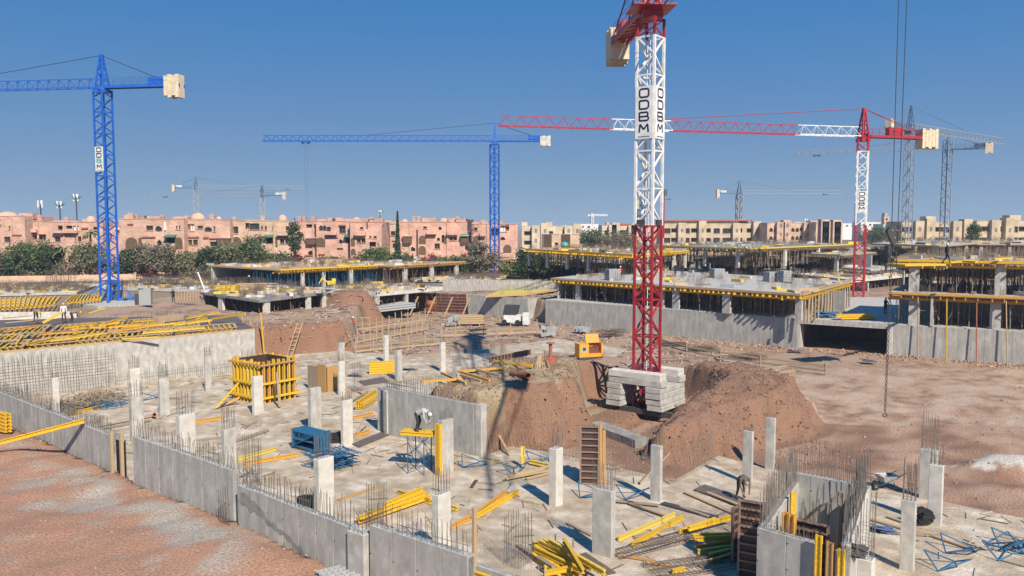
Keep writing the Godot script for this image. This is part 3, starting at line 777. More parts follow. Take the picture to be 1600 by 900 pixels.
	# timber form right of it: brown plywood with orange boards
	var tf := thing("timber_form", "brown timber form with bright orange boards among bars", "formwork", Vector3(-15.31, 0, -64.9), GRID)
	mb = MB.new(); mb.box(Vector3(0, 0.95, 0), Vector3(2.2, 1.9, 0.1)); part(tf, "plywood", mb, M.ply_brown)
	for i in 9:
		mb = MB.new(); mb.box(Vector3(-1.0 + i * 0.25, 0.98 + (0.1 if i > 4 else 0.0), 0.1), Vector3(0.19, 1.9 + (0.25 if i > 4 else 0.0), 0.06)); part(tf, "board", mb, M.timber_orange if i > 4 else M.timber_grey)
	mb = MB.new(); mb.box(Vector3(1.12, 1.0, -0.7), Vector3(0.08, 2.0, 1.4)); part(tf, "side_board", mb, M.timber_orange)

# ---------------------------------------------------------------- crane pit, generator and the yard behind
func plank(label: String, a: Vector3, b: Vector3, w: float, h: float, m: String, group := "", nm := "plank", cat := "plank") -> void:
	var mb := MB.new(); var o := (a + b) / 2; o.y = minf(a.y, b.y)
	mb.beam(a - o + Vector3(0, h / 2, 0), b - o + Vector3(0, h / 2, 0), w, h)
	single(nm, mb, M[m], label, cat, group, o)
func make_middle() -> void:
	var mb: MB
	# ballast blocks under the crane: two stacks each side, bridging beams on top
	var cb := Vector3(9.25, 0.3, -56.6)
	var bs := Basis(Vector3.UP, GRID)
	for side in [-1.0, 1.0]:
		for lay in 4:
			mb = MB.new(); mb.chbox(Vector3.ZERO, Vector3(1.15, 0.36, 3.5), 0.03)
			single("ballast_block", mb, M.ballast, "long ballast slab in the %s stack under the red crane mast" % ("shaded left" if side < 0 else "sunlit right"), "concrete block", "ballast stacks under the mast", cb + bs * Vector3(side * 1.5 + rng.randf_range(-0.1, 0.1), 0.42 + lay * 0.4, rng.randf_range(-0.06, 0.06)), GRID + rng.randf_range(-0.015, 0.015))
		for lay in 2:
			mb = MB.new(); mb.chbox(Vector3.ZERO, Vector3(4.1 - lay * 0.15, 0.42, 0.85), 0.03)
			single("ballast_block", mb, M.concrete_pale if lay == 1 else M.ballast, "ballast beam laid across both stacks, %s" % ("front pair" if side > 0 else "rear pair"), "concrete block", "ballast beams on top", cb + bs * Vector3(rng.randf_range(-0.06, 0.06), 2.02 + lay * 0.435, side * 1.3), GRID + rng.randf_range(-0.02, 0.02))
	var fr := thing("crane_base_frame", "steel cross frame under the ballast in the pit", "frame", cb, GRID)
	for s in [-1.0, 1.0]:
		mb = MB.new(); mb.box(Vector3(0, 0.2, s * 1.3), Vector3(5.6, 0.36, 0.3)); part(fr, "girder", mb, M.steel_dark)
		mb = MB.new(); mb.box(Vector3(s * 1.6, 0.19, 0), Vector3(0.3, 0.32, 3.0)); part(fr, "girder", mb, M.steel_dark)
	var la := Vector3(5.26, 0.8, -52.6); var lb := Vector3(7.7, 0.7, -48.25); la.y = minf(height(la.x, la.z), height(lb.x, lb.z)) - 0.25; lb.y = la.y
	plank("low concrete ledge in front of the ballast pit", la, lb, 1.1, 0.75, "concrete_dark", "", "ledge", "ledge")

	# generator with raised hood
	var gp := Vector3(7.52, 0.5, -80.77); gp.y = height(gp.x, gp.z) - 0.04
	var ge := thing("generator", "orange yellow generator with its hood raised on the earth", "generator", gp, 0.35)
	mb = MB.new(); mb.box(Vector3(0, 0.15, 0), Vector3(2.5, 0.3, 1.1)); part(ge, "skid", mb, M.steel_dark)
	mb = MB.new()
	mb.box(Vector3(-0.75, 0.95, 0), Vector3(1.0, 1.3, 1.1)); mb.box(Vector3(0.5, 0.45, 0), Vector3(1.5, 0.3, 1.1)); mb.box(Vector3(1.18, 0.95, 0), Vector3(0.14, 1.3, 1.1)); mb.box(Vector3(0.45, 1.0, -0.5), Vector3(1.45, 1.2, 0.08))
	part(ge, "housing", mb, M.gen_yellow)
	mb = MB.new(); mb.obox(Vector3(0.45, 2.0, -0.25), Vector3(0.72, 0, 0), Vector3(0, 0.42, -0.16), Vector3(0, 0.01, 0.03)); part(ge, "hood", mb, M.orange_beam)
	mb = MB.new(); mb.box(Vector3(0.4, 0.9, -0.05), Vector3(1.1, 0.6, 0.6)); part(ge, "engine", mb, M.form_red)
	mb = MB.new(); mb.lathe(Vector3(0.6, 1.1, 0.1), [Vector2(0.0, -0.2), Vector2(0.18, -0.2), Vector2(0.18, 0.25), Vector2(0.05, 0.3), Vector2(0.0, 0.3)], 10); part(ge, "air_filter", mb, M.steel_dark)
	mb = MB.new(); mb.box(Vector3(-0.75, 1.05, 0.56), Vector3(0.55, 0.6, 0.03)); part(ge, "control_panel", mb, M.galv)
	mb = MB.new(); mb.box(Vector3(-0.75, 1.1, 0.58), Vector3(0.32, 0.32, 0.03)); part(ge, "grille", mb, M.steel_dark)
	# cement mixer / compressor by the earth cut
	var mp := Vector3(-0.08, 0.2, -107); var mx := thing("concrete_mixer", "white and black mixing machine by the brown earth cut", "machine", mp, -0.3)
	mb = MB.new(); mb.box(Vector3(0.2, 0.8, 0), Vector3(2.2, 1.0, 1.0)); part(mx, "body", mb, M.white_paint)
	mb = MB.new(); mb.obox(Vector3(0, 1.9, 0), Vector3(0.9, 0, 0), Vector3(0.15, 0.65, 0), Vector3(0, 0, 0.5)); part(mx, "hopper", mb, M.steel_dark)
	mb = MB.new(); mb.box(Vector3(2.0, 0.85, 0), Vector3(0.7, 1.5, 0.9)); part(mx, "tank", mb, M.white_paint)
	for sx in [-0.8, 1.0]:
		mb = MB.new(); mb.rod(Vector3(sx, 0.35, -0.6), Vector3(sx, 0.35, 0.6), 0.35, 12, -1, true); part(mx, "wheel", mb, M.tyre)
	# dust-grey bundles and bags
	for q in [[Vector3(4.1, 0, -96.14), 1.5, 1.5, "crumpled grey bundle by the leaning rail"], [Vector3(8.54, 0, -100.19), 1.6, 0.8, "grey wrapped bundle behind the generator"], [Vector3(-7.65, 0.2, -106.31), 1.8, 1.3, "grey block heap left of the timber crate"]]:
		mb = MB.new()
		for i in 16: mb.obox(Vector3(rng.randf_range(-0.5, 0.5) * q[1], rng.randf_range(0.1, 0.8) * q[2], rng.randf_range(-0.4, 0.4)), Vector3(0.3, rng.randf_range(-0.1, 0.1), 0), Vector3(0, 0.22, rng.randf_range(-0.1, 0.1)), Vector3(rng.randf_range(-0.1, 0.1), 0, 0.25))
		single("material_bundle", mb, M.block_grey, q[3], "bundle", "", q[0])
	# rebar bundle heap behind the generator, dark
	for q in [[Vector3(11.26, 0, -95.59), 3.4, 1.0, "dark coil heap of bars behind the generator"], [Vector3(19.47, 0.1, -85.07), 3.6, 0.4, "flat dark bar mat beyond the rail fence"], [Vector3(22.7, 0.1, -80.11), 3.6, 0.35, "second flat bar mat beyond the rail fence"], [Vector3(16.64, 0, -89.42), 4.0, 0.4, "bar mat lying behind the red mast"]]:
		mb = MB.new()
		for i in 70:
			var a := Vector3(rng.randf_range(-0.5, 0.1) * q[1], rng.randf_range(0.02, 1.0) * q[2], rng.randf_range(-0.9, 0.9))
			mb.rod(a, a + Vector3(q[1] * 0.5, rng.randf_range(-0.15, 0.15) * q[2], rng.randf_range(-0.5, 0.5)), 0.022, 3)
		single("rebar_heap", mb, M.rebar, q[3], "rebar", "", q[0])
	# rail fence behind the pit
	var posts := [Vector3(14.85, 0.1, -91.19), Vector3(17.35, 0.2, -81.88), Vector3(19.93, 0.2, -78.72), Vector3(22.85, 0.2, -75.8), Vector3(27.21, 0.1, -71.41)]
	for i in posts.size(): posts[i].y = height(posts[i].x, posts[i].z) - 0.05
	var fe := thing("rail_fence", "low timber rail fence behind the crane pit", "fence", posts[0])
	for i in posts.size():
		mb = MB.new(); mb.beam(posts[i] - posts[0], posts[i] - posts[0] + Vector3(0, 1.15, 0), 0.12, 0.12); part(fe, "post", mb, M.timber_grey)
		if i < posts.size() - 1:
			mb = MB.new(); mb.beam(posts[i] - posts[0] + Vector3(0, 0.95, 0), posts[i + 1] - posts[0] + Vector3(0, 0.9, 0), 0.06, 0.14); part(fe, "rail", mb, M.timber)
			mb = MB.new(); mb.beam(posts[i] - posts[0] + Vector3(0, 0.5, 0), posts[i + 1] - posts[0] + Vector3(0, 0.45, 0), 0.06, 0.12); part(fe, "rail", mb, M.timber_grey)
	# profile boards on the right edge of the ridge
	for q in [[Vector3(21.61, 0.6, -68.64), 0.5], [Vector3(22.55, 0.3, -68.23), -0.2], [Vector3(19.03, 0.3, -59.86), 0.2]]:
		q[0].y = height(q[0].x, q[0].z)
		var pb := thing("profile_board", "small timber setting-out frame at the ridge's edge", "timber frame", q[0], q[1], "setting-out frames")
		for s in [-0.7, 0.7]:
			mb = MB.new(); mb.beam(Vector3(s, -0.2, 0), Vector3(s, 1.2, 0), 0.07, 0.07); part(pb, "stake", mb, M.timber)
		mb = MB.new(); mb.beam(Vector3(-0.9, 0.9, 0.05), Vector3(0.9, 1.0, 0.05), 0.05, 0.14); part(pb, "board", mb, M.timber)
	plank("plank ramp lying on the earth by the setting-out frames", Vector3(19.05, 1.6, -64.51), Vector3(24.58, 0.4, -73.93), 0.5, 0.06, "timber")
	plank("dark plank leaning over the setting-out frames", Vector3(18.69, 1.2, -62.08), Vector3(22.99, 1, -69.45), 0.1, 0.08, "timber_grey")
	# trench formwork: rows of stakes with boards
	for r in [[Vector3(-17.47, 0, -89.42), Vector3(-10.43, 0, -102.03), 14, "trench form of boards with upright stakes, front row"], [Vector3(-18.87, 0.6, -95.56), Vector3(-11.12, 0.6, -106.43), 13, "trench form of boards with upright stakes, rear row"], [Vector3(-15.83, 0, -83.58), Vector3(-7.63, 0, -89.42), 6, "low board edging in front of the trench forms"], [Vector3(-8.02, 0.2, -94.12), Vector3(4.56, 0.2, -98.06), 9, "string line stakes with rail across the yard"]]:
		var a: Vector3 = r[0]; var b: Vector3 = r[1]
		var tf := thing("trench_form", r[3], "formwork", a)
		for i in r[2]:
			var p: Vector3 = (b - a) * (float(i) / (r[2] - 1))
			mb = MB.new(); mb.beam(p, p + Vector3(rng.randf_range(-0.05, 0.05), rng.randf_range(1.3, 1.8), 0), 0.09, 0.09); part(tf, "stake", mb, M.timber)
		for y in [0.25, 0.75]:
			mb = MB.new(); mb.beam(Vector3(0, y, -0.1), b - a + Vector3(0, y, -0.1), 0.05, 0.18); part(tf, "board", mb, M.timber if y < 0.5 else M.timber_grey)
	# timber crate, hopper, steel beam stack
	var tc := thing("timber_stack", "stack of pale planks on bearers in the yard", "timber stack", Vector3(-5.6, 0, -107.97), 0.1)
	for i in 4:
		for j in 3:
			mb = MB.new(); mb.box(Vector3(rng.randf_range(-0.1, 0.1), 0.35 + i * 0.28, -0.5 + j * 0.5), Vector3(3.6, 0.24, 0.44)); part(tc, "plank", mb, M.timber)
	for s in [-1.3, 1.3]:
		mb = MB.new(); mb.box(Vector3(s, 0.1, 0), Vector3(0.15, 0.24, 1.6)); part(tc, "bearer", mb, M.timber_grey)
	var hp := thing("hopper", "rusty steel hopper standing before the dark red panels", "hopper", Vector3(-11.83, 0, -120.42))
	mb = MB.new(); mb.lathe(Vector3(0, 0.7, 0), [Vector2(0.25, 0), Vector2(0.75, 0.9), Vector2(0.75, 1.4), Vector2(0.68, 1.4)], 10); part(hp, "bowl", mb, M.pipe_red)
	for i in 3:
		mb = MB.new(); mb.rod(Vector3(cos(i * 2.1) * 0.7, 0, sin(i * 2.1) * 0.7), Vector3(cos(i * 2.1) * 0.6, 1.3, sin(i * 2.1) * 0.6), 0.05, 5); part(hp, "leg", mb, M.pipe_red)
	var sb := Vector3(-17.83, 1, -115.31)
	for i in 12:
		mb = MB.new(); mb.ibeam(Vector3(-3.4, 0, 1.5), Vector3(3.4, 0.5, -1.5), 0.3, 0.32)
		single("steel_beam", mb, M.galv, "grey steel beam in the sloping stack on the yard", "beam", "grey beams stacked in the yard", sb + Vector3((i % 6) * 0.4 - 1.0, 0.2 + (i / 6) * 0.36, (i % 6) * 0.5 - 1.0))
	# dark red formwork panel wall with raking props
	for i in 7:
		var w := 1.28; var ht := 2.9
		var fp := thing("formwork_shutter", "dark red gridded panel in the long form wall", "formwork", Vector3(-15.2 + i * 1.3, 0.0, -124.6 + i * 0.36), -0.27, "dark red form panels")
		mb = MB.new(); mb.box(Vector3(0, ht / 2, -0.06), Vector3(w, ht, 0.04)); part(fp, "sheet", mb, M.form_red)
		for k in 5:
			mb = MB.new(); mb.box(Vector3(-w / 2 + 0.06 + k * (w - 0.12) / 4, ht / 2, 0), Vector3(0.08, ht, 0.1)); part(fp, "stile", mb, M.ply_brown)
		for k in 7:
			mb = MB.new(); mb.box(Vector3(0, 0.1 + k * (ht - 0.2) / 6, 0.02), Vector3(w, 0.07, 0.12)); part(fp, "rib", mb, M.form_steel)
	for i in 4: plank("raking timber prop against the dark red form wall", Vector3(-14.59, 0, -117.87) + Vector3(i * 2.5, 0.0, 0.4 + i * 0.3), Vector3(-14.59, 0, -117.87) + Vector3(i * 2.5 + 1.1, 2.7, -1.3 + i * 0.4), 0.14, 0.14, "timber", "raking props of the form wall", "timber_prop", "prop")
	# mound things: pipe, rolled bars, tied boards, long form panel
	var pp := thing("clay_pipe", "terracotta pipe lying on the mound's top", "pipe", Vector3(0.48, 3.45, -51.74))
	pp.position.y = height(pp.position.x, pp.position.z) + 0.22
	mb = MB.new(); mb.lathe(Vector3.ZERO, [Vector2(0.17, -1.3), Vector2(0.2, -1.3), Vector2(0.2, 1.3), Vector2(0.17, 1.3), Vector2(0.17, -1.3)], 14)
	var pt := part(pp, "tube", mb, M.pipe_red); pt.rotation = Vector3(1.45, 0.42, 0)
	var pump := thing("pipe_stand", "rusty pipe stand on the mound beside tied boards", "stand", Vector3(2.69, 3.35, -57.68))
	pump.position.y = height(pump.position.x, pump.position.z) - 0.05
	mb = MB.new(); mb.lathe(Vector3.ZERO, [Vector2(0.45, 0), Vector2(0.45, 0.5), Vector2(0.12, 0.55), Vector2(0.12, 1.5), Vector2(0.3, 1.5), Vector2(0.3, 1.56), Vector2(0.0, 1.56)], 10); part(pump, "barrel", mb, M.pipe_red)
	for i in 7:
		mb = MB.new(); mb.beam(Vector3(-0.5 + i * 0.17, 0, 0.3 * sin(i)), Vector3(-0.3 + i * 0.1, 0.85 - absf(i - 2) * 0.08, -0.1), 0.1, 0.05)
		single("board_offcut", mb, M.timber, "short board in the little tent of offcuts on the mound", "board", "tent of offcuts on the mound", Vector3(Vector3(2.02, 3.38, -55.42).x, height(Vector3(2.02, 3.38, -55.42).x, Vector3(2.02, 3.38, -55.42).z), Vector3(2.02, 3.38, -55.42).z))
	var lf := thing("formwork_shutter", "long dark form panel with pale ribs lying past the mound", "formwork", Vector3(-0.12, 0.9, -74.42), yaw_of(Vector3(-2.46, 1, -72.07), Vector3(2.42, 1, -77.93)))
	mb = MB.new(); mb.box(Vector3(0, 0.35, 0), Vector3(5.8, 0.5, 0.06)); part(lf, "sheet", mb, M.ply_brown)
	for i in 13:
		mb = MB.new(); mb.box(Vector3(-2.8 + i * 0.466, 0.35, 0.05), Vector3(0.07, 0.5, 0.06)); part(lf, "rib", mb, M.form_steel)
	for y in [0.12, 0.6]:
		mb = MB.new(); mb.box(Vector3(0, y, 0.06), Vector3(5.8, 0.07, 0.08)); part(lf, "rail", mb, M.form_steel)
	var gm := "loose yellow beams on the mound"
	for q in [[Vector3(-5.46, 3.42, -49.38), Vector3(-3.05, 3.45, -50.24), "orange_beam"], [Vector3(-4.5, 3.42, -52.57), Vector3(-2.75, 3.45, -49.02), "yellow"], [Vector3(-3.48, 3.42, -53.26), Vector3(-1.36, 3.45, -50.03), "orange_beam"], [Vector3(-3.46, 3.42, -53.03), Vector3(-0.42, 3.45, -54.53), "orange_beam"], [Vector3(-1.33, 3.42, -57.26), Vector3(1.37, 3.45, -55.02), "yellow"], [Vector3(-4, 3.42, -51.46), Vector3(-2.74, 3.45, -48.83), "timber"], [Vector3(-3.24, 3.42, -52.12), Vector3(-1.87, 3.45, -50.03), "timber"], [Vector3(-2.29, 3.42, -53.5), Vector3(-0.72, 3.45, -51.3), "timber"]]:
		var hy := 0.0
		for k in 7: hy = maxf(hy, height(lerpf(q[0].x, q[1].x, k / 6.0), lerpf(q[0].z, q[1].z, k / 6.0)))
		q[0].y = hy + 0.03; q[1].y = hy + 0.03
		plank("beam lying loose on the mound's grassy top", q[0], q[1], 0.12, 0.14, q[2], gm, "formwork_beam", "beam")
	# ladder against the earth cut on the left
	var ld := thing("ladder", "timber ladder leaning on the brown earth cut", "ladder", Vector3(-22.13, 0, -81.93))
	for s in [-0.25, 0.25]:
		mb = MB.new(); mb.beam(Vector3(s, 0, 0), Vector3(s + 0.9, 3.3, -0.9), 0.08, 0.1); part(ld, "rail", mb, M.timber)
	for i in 8:
		var k := (i + 0.6) / 8.0
		mb = MB.new(); mb.beam(Vector3(-0.25 + 0.9 * k, 3.3 * k, -0.9 * k), Vector3(0.25 + 0.9 * k, 3.3 * k, -0.9 * k), 0.05, 0.06); part(ld, "rung", mb, M.timber)
	for i in 3: plank("upright pole standing before the pale back wall", [Vector3(-26.33, 0, -81.53), Vector3(-25.63, 0, -82.33), Vector3(-24.73, 0, -82.33)][i], [Vector3(-26.33, 0, -81.53), Vector3(-25.63, 0, -82.33), Vector3(-24.73, 0, -82.33)][i] + Vector3(-0.15, 4.3, 0.3), 0.12, 0.12, ["timber", "timber_grey", "yellow"][i], "poles before the back wall", "pole", "pole")

# ---------------------------------------------------------------- propped decks and slabs
# pts: corners of the top face; sides: which edges carry joists and an edge board
func deck(nm: String, label: String, pts: Array, thick: float, gy: float, o: Dictionary) -> Node3D:
	var e: float = pts[0].y
	var c := Vector3.ZERO
	for p in pts: c += p
	c /= pts.size(); c.y = gy
	var t := thing(nm, label, "building", c)
	var lp := []
	for p in pts: lp.append(Vector3(p.x - c.x, 0, p.z - c.z))
	var y1 := e - gy; var y0 := y1 - thick
	var mb := MB.new()
	mb.prism(lp, y0, y1)
	part(t, "slab", mb, M[o.get("top", "concrete")])
	var poly := flat(lp)
	for s in o.get("sides", []):
		var a: Vector3 = lp[s]; var b: Vector3 = lp[(s + 1) % lp.size()]
		var d := (b - a).normalized(); var ln := a.distance_to(b)
		var out := Vector3(d.z, 0, -d.x)
		if out.dot((a + b) / 2) < 0: out = -out
		if o.has("edge"):
			var eb := MB.new()
			eb.beam(a + out * 0.12 + Vector3(0, y1 - thick * 0.3, 0), b + out * 0.12 + Vector3(0, y1 - thick * 0.3, 0), 0.16, 0.22)
			part(t, "edge_board", eb, M[o.edge])
		if o.has("joist"):
			var js := MB.new()
			var x := 0.2
			while x < ln:
				var p := a + d * x
				js.ibeam(p - out * 1.5 + Vector3(0, y0 - 0.12, 0), p + out * rng.randf_range(0.25, 0.6) + Vector3(0, y0 - 0.12, 0), 0.12, 0.22)
				x += o.get("jstep", 0.6) * rng.randf_range(0.85, 1.15)
			part(t, "joists", js, M[o.joist], true)
			var bb := MB.new()
			for k in [-0.4, -2.0]:
				bb.ibeam(a + out * k + Vector3(0, y0 - 0.36, 0), b + out * k + Vector3(0, y0 - 0.36, 0), 0.12, 0.22)
			part(t, "bearers", bb, M[o.joist], true)
	if o.has("props"):
		var st: float = o.props
		var pm := MB.new()
		var lo := lp[0] as Vector3; var hi := lp[0] as Vector3
		for p in lp: lo = lo.min(p); hi = hi.max(p)
		var dep: float = o.get("depth", 9.0)
		var z := lo.z
		while z < hi.z:
			var x := lo.x
			while x < hi.x:
				var q := Vector2(x + rng.randf_range(-0.2, 0.2), z + rng.randf_range(-0.2, 0.2))
				if Geometry2D.is_point_in_polygon(q, poly):
					var near := 1e9
					for s in o.get("sides", []):
						near = minf(near, q.distance_to(Geometry2D.get_closest_point_to_segment(q, poly[s], poly[(s + 1) % poly.size()])))
					if near < dep and near > 0.25:
						pm.rod(Vector3(q.x, 0, q.y), Vector3(q.x, y0 - 0.3, q.y), 0.045, 3)
						var an := rng.randf() * TAU
						var dx := Vector3(cos(an), 0, sin(an)) * st * 0.75
						if rng.randf() < 0.7: pm.rod(Vector3(q.x, y0 * 0.15, q.y), Vector3(q.x, y0 * 0.8, q.y) + dx, 0.022, 3)
						if rng.randf() < 0.7: pm.rod(Vector3(q.x, y0 * 0.5, q.y), Vector3(q.x, y0 * 0.5, q.y) + dx, 0.022, 3)
				x += st
			z += st
		part(t, "props", pm, M[o.get("prop_mat", "prop_steel")], true)
	var lit: int = o.get("litter", 130)
	if lit > 0:
		var lb := MB.new(); var sb := MB.new()
		var lo2 := lp[0] as Vector3; var hi2 := lp[0] as Vector3
		for p in lp: lo2 = lo2.min(p); hi2 = hi2.max(p)
		for i in lit * 3:
			var q := Vector2(rng.randf_range(lo2.x, hi2.x), rng.randf_range(lo2.z, hi2.z))
			if not Geometry2D.is_point_in_polygon(q, poly): continue
			if i % 3 == 0:
				lb.col = [Color(0.48, 0.36, 0.22), Color(0.36, 0.38, 0.39), Color(0.2, 0.16, 0.12), Color(0.55, 0.53, 0.5), Color(0.7, 0.5, 0.05)][rng.randi() % 5]
				var hh := rng.randf_range(0.06, 0.4)
				lb.box(Vector3(q.x, y1 + hh / 2 + 0.01, q.y), Vector3(rng.randf_range(0.3, 3.0), hh, rng.randf_range(0.15, 0.5)), rng.randf() * PI)
			else:
				for k in 5: sb.rod(Vector3(q.x + k * 0.14, y1, q.y), Vector3(q.x + k * 0.14, y1 + rng.randf_range(0.5, 1.1), q.y), 0.018, 3)
		if lb.v.size() > 0: part(t, "loose_material", lb, M.cloth, true)
		if sb.v.size() > 0: part(t, "starter_bars", sb, M.rebar, true)
	for q in o.get("cols", []):                        # [side, distance along in 0..1, inset, width]
		var a: Vector3 = lp[q[0]]; var b: Vector3 = lp[(q[0] + 1) % lp.size()]
		var d := (b - a).normalized(); var out := Vector3(d.z, 0, -d.x)
		if out.dot((a + b) / 2) < 0: out = -out
		var p: Vector3 = a.lerp(b, q[1]) - out * q[2]
		mb = MB.new(); mb.base(p, Vector3(q[3], y0, 0.35), yaw_of(a, b)); part(t, "column", mb, M[o.get("col_mat", "concrete")])
	for q in o.get("walls", []):                       # [side, inset, material]; backdrop walls added to keep light out of the storey
		var a: Vector3 = lp[q[0]]; var b: Vector3 = lp[(q[0] + 1) % lp.size()]
		var d := (b - a).normalized(); var out := Vector3(d.z, 0, -d.x)
		if out.dot((a + b) / 2) < 0: out = -out
		mb = MB.new(); mb.beam(a - out * q[1] + Vector3(0, y0 / 2, 0), b - out * q[1] + Vector3(0, y0 / 2, 0), 0.2, y0 - 0.02); part(t, "added_rear_wall", mb, M[q[2]])
	return t
func quad_from(a: Vector3, b: Vector3, depth: float) -> Array:
	var d := (b - a).normalized(); var back := Vector3(d.z, 0, -d.x)
	if back.z > 0: back = -back
	return [a, b, b + back * depth, a + back * depth]
func pallet(at: Vector3, yaw: float, n: Vector3, label: String, group: String) -> void:
	var t := thing("block_stack", label, "block stack", at, yaw, group)
	var mb := MB.new()
	for y in int(n.y):
		for x in int(n.x):
			for z in int(n.z): mb.box(Vector3((x - (n.x - 1) / 2) * 0.42 + rng.randf_range(-0.02, 0.02), 0.25 + y * 0.22, (z - (n.z - 1) / 2) * 0.42), Vector3(0.4, 0.2, 0.4))
	part(t, "blocks", mb, M.block_grey, true)
	mb = MB.new(); mb.box(Vector3(0, 0.07, 0), Vector3(n.x * 0.42, 0.13, n.z * 0.42)); part(t, "pallet", mb, M.timber_grey)
func beam_field(nm: String, label: String, a: Vector3, b: Vector3, c: Vector3, d: Vector3, step: float, jm: Array) -> Node3D:   # deck of bare joists between four corners
	var t := thing(nm, label, "formwork", a)
	var ln := a.distance_to(b); var k := int(ln / step)
	for i in k + 1:
		var f := float(i) / k
		var mb := MB.new()
		mb.ibeam(a.lerp(b, f) - a, d.lerp(c, f) - a + Vector3(0, rng.randf_range(-0.03, 0.05), 0), 0.14, 0.2)
		part(t, "joist", mb, M[jm[rng.randi() % jm.size()]])
	for f in [0.02, 0.35, 0.68, 0.98]:
		var mb := MB.new(); mb.ibeam(a.lerp(d, f) - a - Vector3(0, 0.21, 0), b.lerp(c, f) - a - Vector3(0, 0.21, 0), 0.14, 0.2); part(t, "bearer", mb, M.yellow)
	return t

func make_decks() -> void:
	var mb: MB
	# left formwork deck over the pale wall: dark plywood, open bays of beams
	var pA := Vector3(-46, 3.5, -54.6); var pB := Vector3(-23.6, 3.5, -75.6); var pC := Vector3(-29.5, 3.5, -88); var pD := Vector3(-57, 3.5, -82)
	deck("formwork_deck", "dark plywood deck over the pale wall, open bays of orange beams", [pA, pB, pC, pD], 0.06, 0.0, {"litter": 0, "top": "ply_dark", "sides": [0], "edge": "timber"})
	var dx := (pB - pA).normalized(); var dz := (Vector3(pD.x, 3.5, pD.z) - pA).normalized()
	var bays := [[2.5, 0.5, 9.4, 4.0], [12.4, 0.5, 10.8, 3.6], [1.0, 5.0, 9.6, 4.2], [11.2, 4.7, 6.6, 4.0], [18.3, 4.6, 7.4, 3.6], [2.0, 9.8, 10.0, 5.4], [12.8, 9.3, 9.6, 5.0], [23.6, 0.6, 5.4, 3.4]]
	for q in bays:
		var o: Vector3 = pA + dx * q[0] + dz * q[1] + Vector3(0, 0.14, 0)
		var t := beam_field("beam_bay", "open bay of orange and yellow beams edged with pale boards on the left deck", o, o + dx * q[2], o + dx * q[2] + dz * q[3], o + dz * q[3], 0.46, ["orange_beam", "yellow", "yellow_b", "yellow_c"])
		t.set_meta("group", "beam bays on the left deck")
		for e in [[Vector3.ZERO, dx * q[2]], [dz * q[3], dx * q[2] + dz * q[3]], [Vector3.ZERO, dz * q[3]], [dx * q[2], dx * q[2] + dz * q[3]]]:
			mb = MB.new(); mb.beam(e[0] + Vector3(0, 0.14, 0), e[1] + Vector3(0, 0.14, 0), 0.26, 0.05); part(t, "edge_board", mb, M.timber)
	mb = MB.new(); mb.beam(Vector3.ZERO, Vector3(-31.84, 4.2, -79.79) - Vector3(-33.21, 4.2, -77.07), 0.7, 0.55); single("timber_pack", mb, M.timber, "long bundle of pale timber with red ends on the deck", "timber stack", "", Vector3(-33.97, 4, -78.82))
	plank("yellow beam propped at the deck's far corner", Vector3(-29.55, 3.7, -81.45), Vector3(-25.09, 4.6, -77.81), 0.12, 0.2, "yellow", "", "formwork_beam", "beam")
	plank("yellow beam held by the man on the deck", Vector3(-44.39, 3.7, -78.25), Vector3(-42.91, 4.6, -78.95), 0.14, 0.22, "yellow", "", "formwork_beam", "beam")
	for q in [[Vector3(-50.24, 3.8, -81.69), Vector3(-48.2, 3.9, -83.1), "timber_grey"], [Vector3(-47.76, 3.8, -77.92), Vector3(-45.63, 3.9, -79.7), "timber"], [Vector3(-44.26, 3.8, -86.47), Vector3(-43.11, 4.2, -87.84), "yellow"], [Vector3(-31.79, 3.75, -67.24), Vector3(-29.26, 3.75, -68.41), "yellow"], [Vector3(-39.91, 3.75, -69.61), Vector3(-37.16, 3.75, -72.15), "timber"], [Vector3(-39.72, 3.75, -71.72), Vector3(-37.1, 3.75, -74.89), "timber_grey"]]:
		plank("loose board lying across the left beam deck", q[0], q[1], 0.2, 0.08, q[2], "loose boards on the left deck")
	mb = MB.new()
	for i in 240:
		var p := pA + dx * rng.randf_range(0, 26) + dz * rng.randf_range(4, 16)
		mb.rod(p - pA, p - pA + Vector3(rng.randf_range(-0.05, 0.05), rng.randf_range(0.5, 1.1), 0), 0.014, 3)
	for i in 34:
		var p := pA + dx * rng.randf_range(1.5, 27.0) + dz * rng.randf_range(0.8, 13.0); var an := rng.randf_range(-0.5, 0.5) + (0.0 if i % 3 else 1.3)
		var dr := (dx * cos(an) + dz * sin(an)) * rng.randf_range(1.1, 2.0); var bm := MB.new()
		bm.ibeam(-dr, dr + Vector3(0, rng.randf_range(0.0, 0.25), 0), 0.13, 0.18)
		single("formwork_beam", bm, M[["yellow", "yellow_b", "yellow_c", "orange_beam"][i % 4]], "beam lying askew across the bays of the left deck", "beam", "beams askew on the left deck", p + Vector3(0, 0.4, 0))
	for i in 14:
		var p := pA + dx * rng.randf_range(2.0, 26.0) + dz * rng.randf_range(1.0, 12.0); var bm := MB.new()
		bm.box(Vector3.ZERO, Vector3(rng.randf_range(1.2, 2.4), 0.04, rng.randf_range(0.6, 1.2)), rng.randf_range(0.5, 1.2))
		single("plywood_sheet", bm, M[["timber", "timber_orange", "ply_brown"][i % 3]], "plywood sheet laid over the beams of the left deck", "plywood", "sheets on the left deck", p + Vector3(0, 0.34, 0))
	var rbm := single("starter_bars", mb, M.rebar, "thin forest of starter bars rising through the left deck", "rebar", "", pA); rbm.set_meta("kind", "stuff")
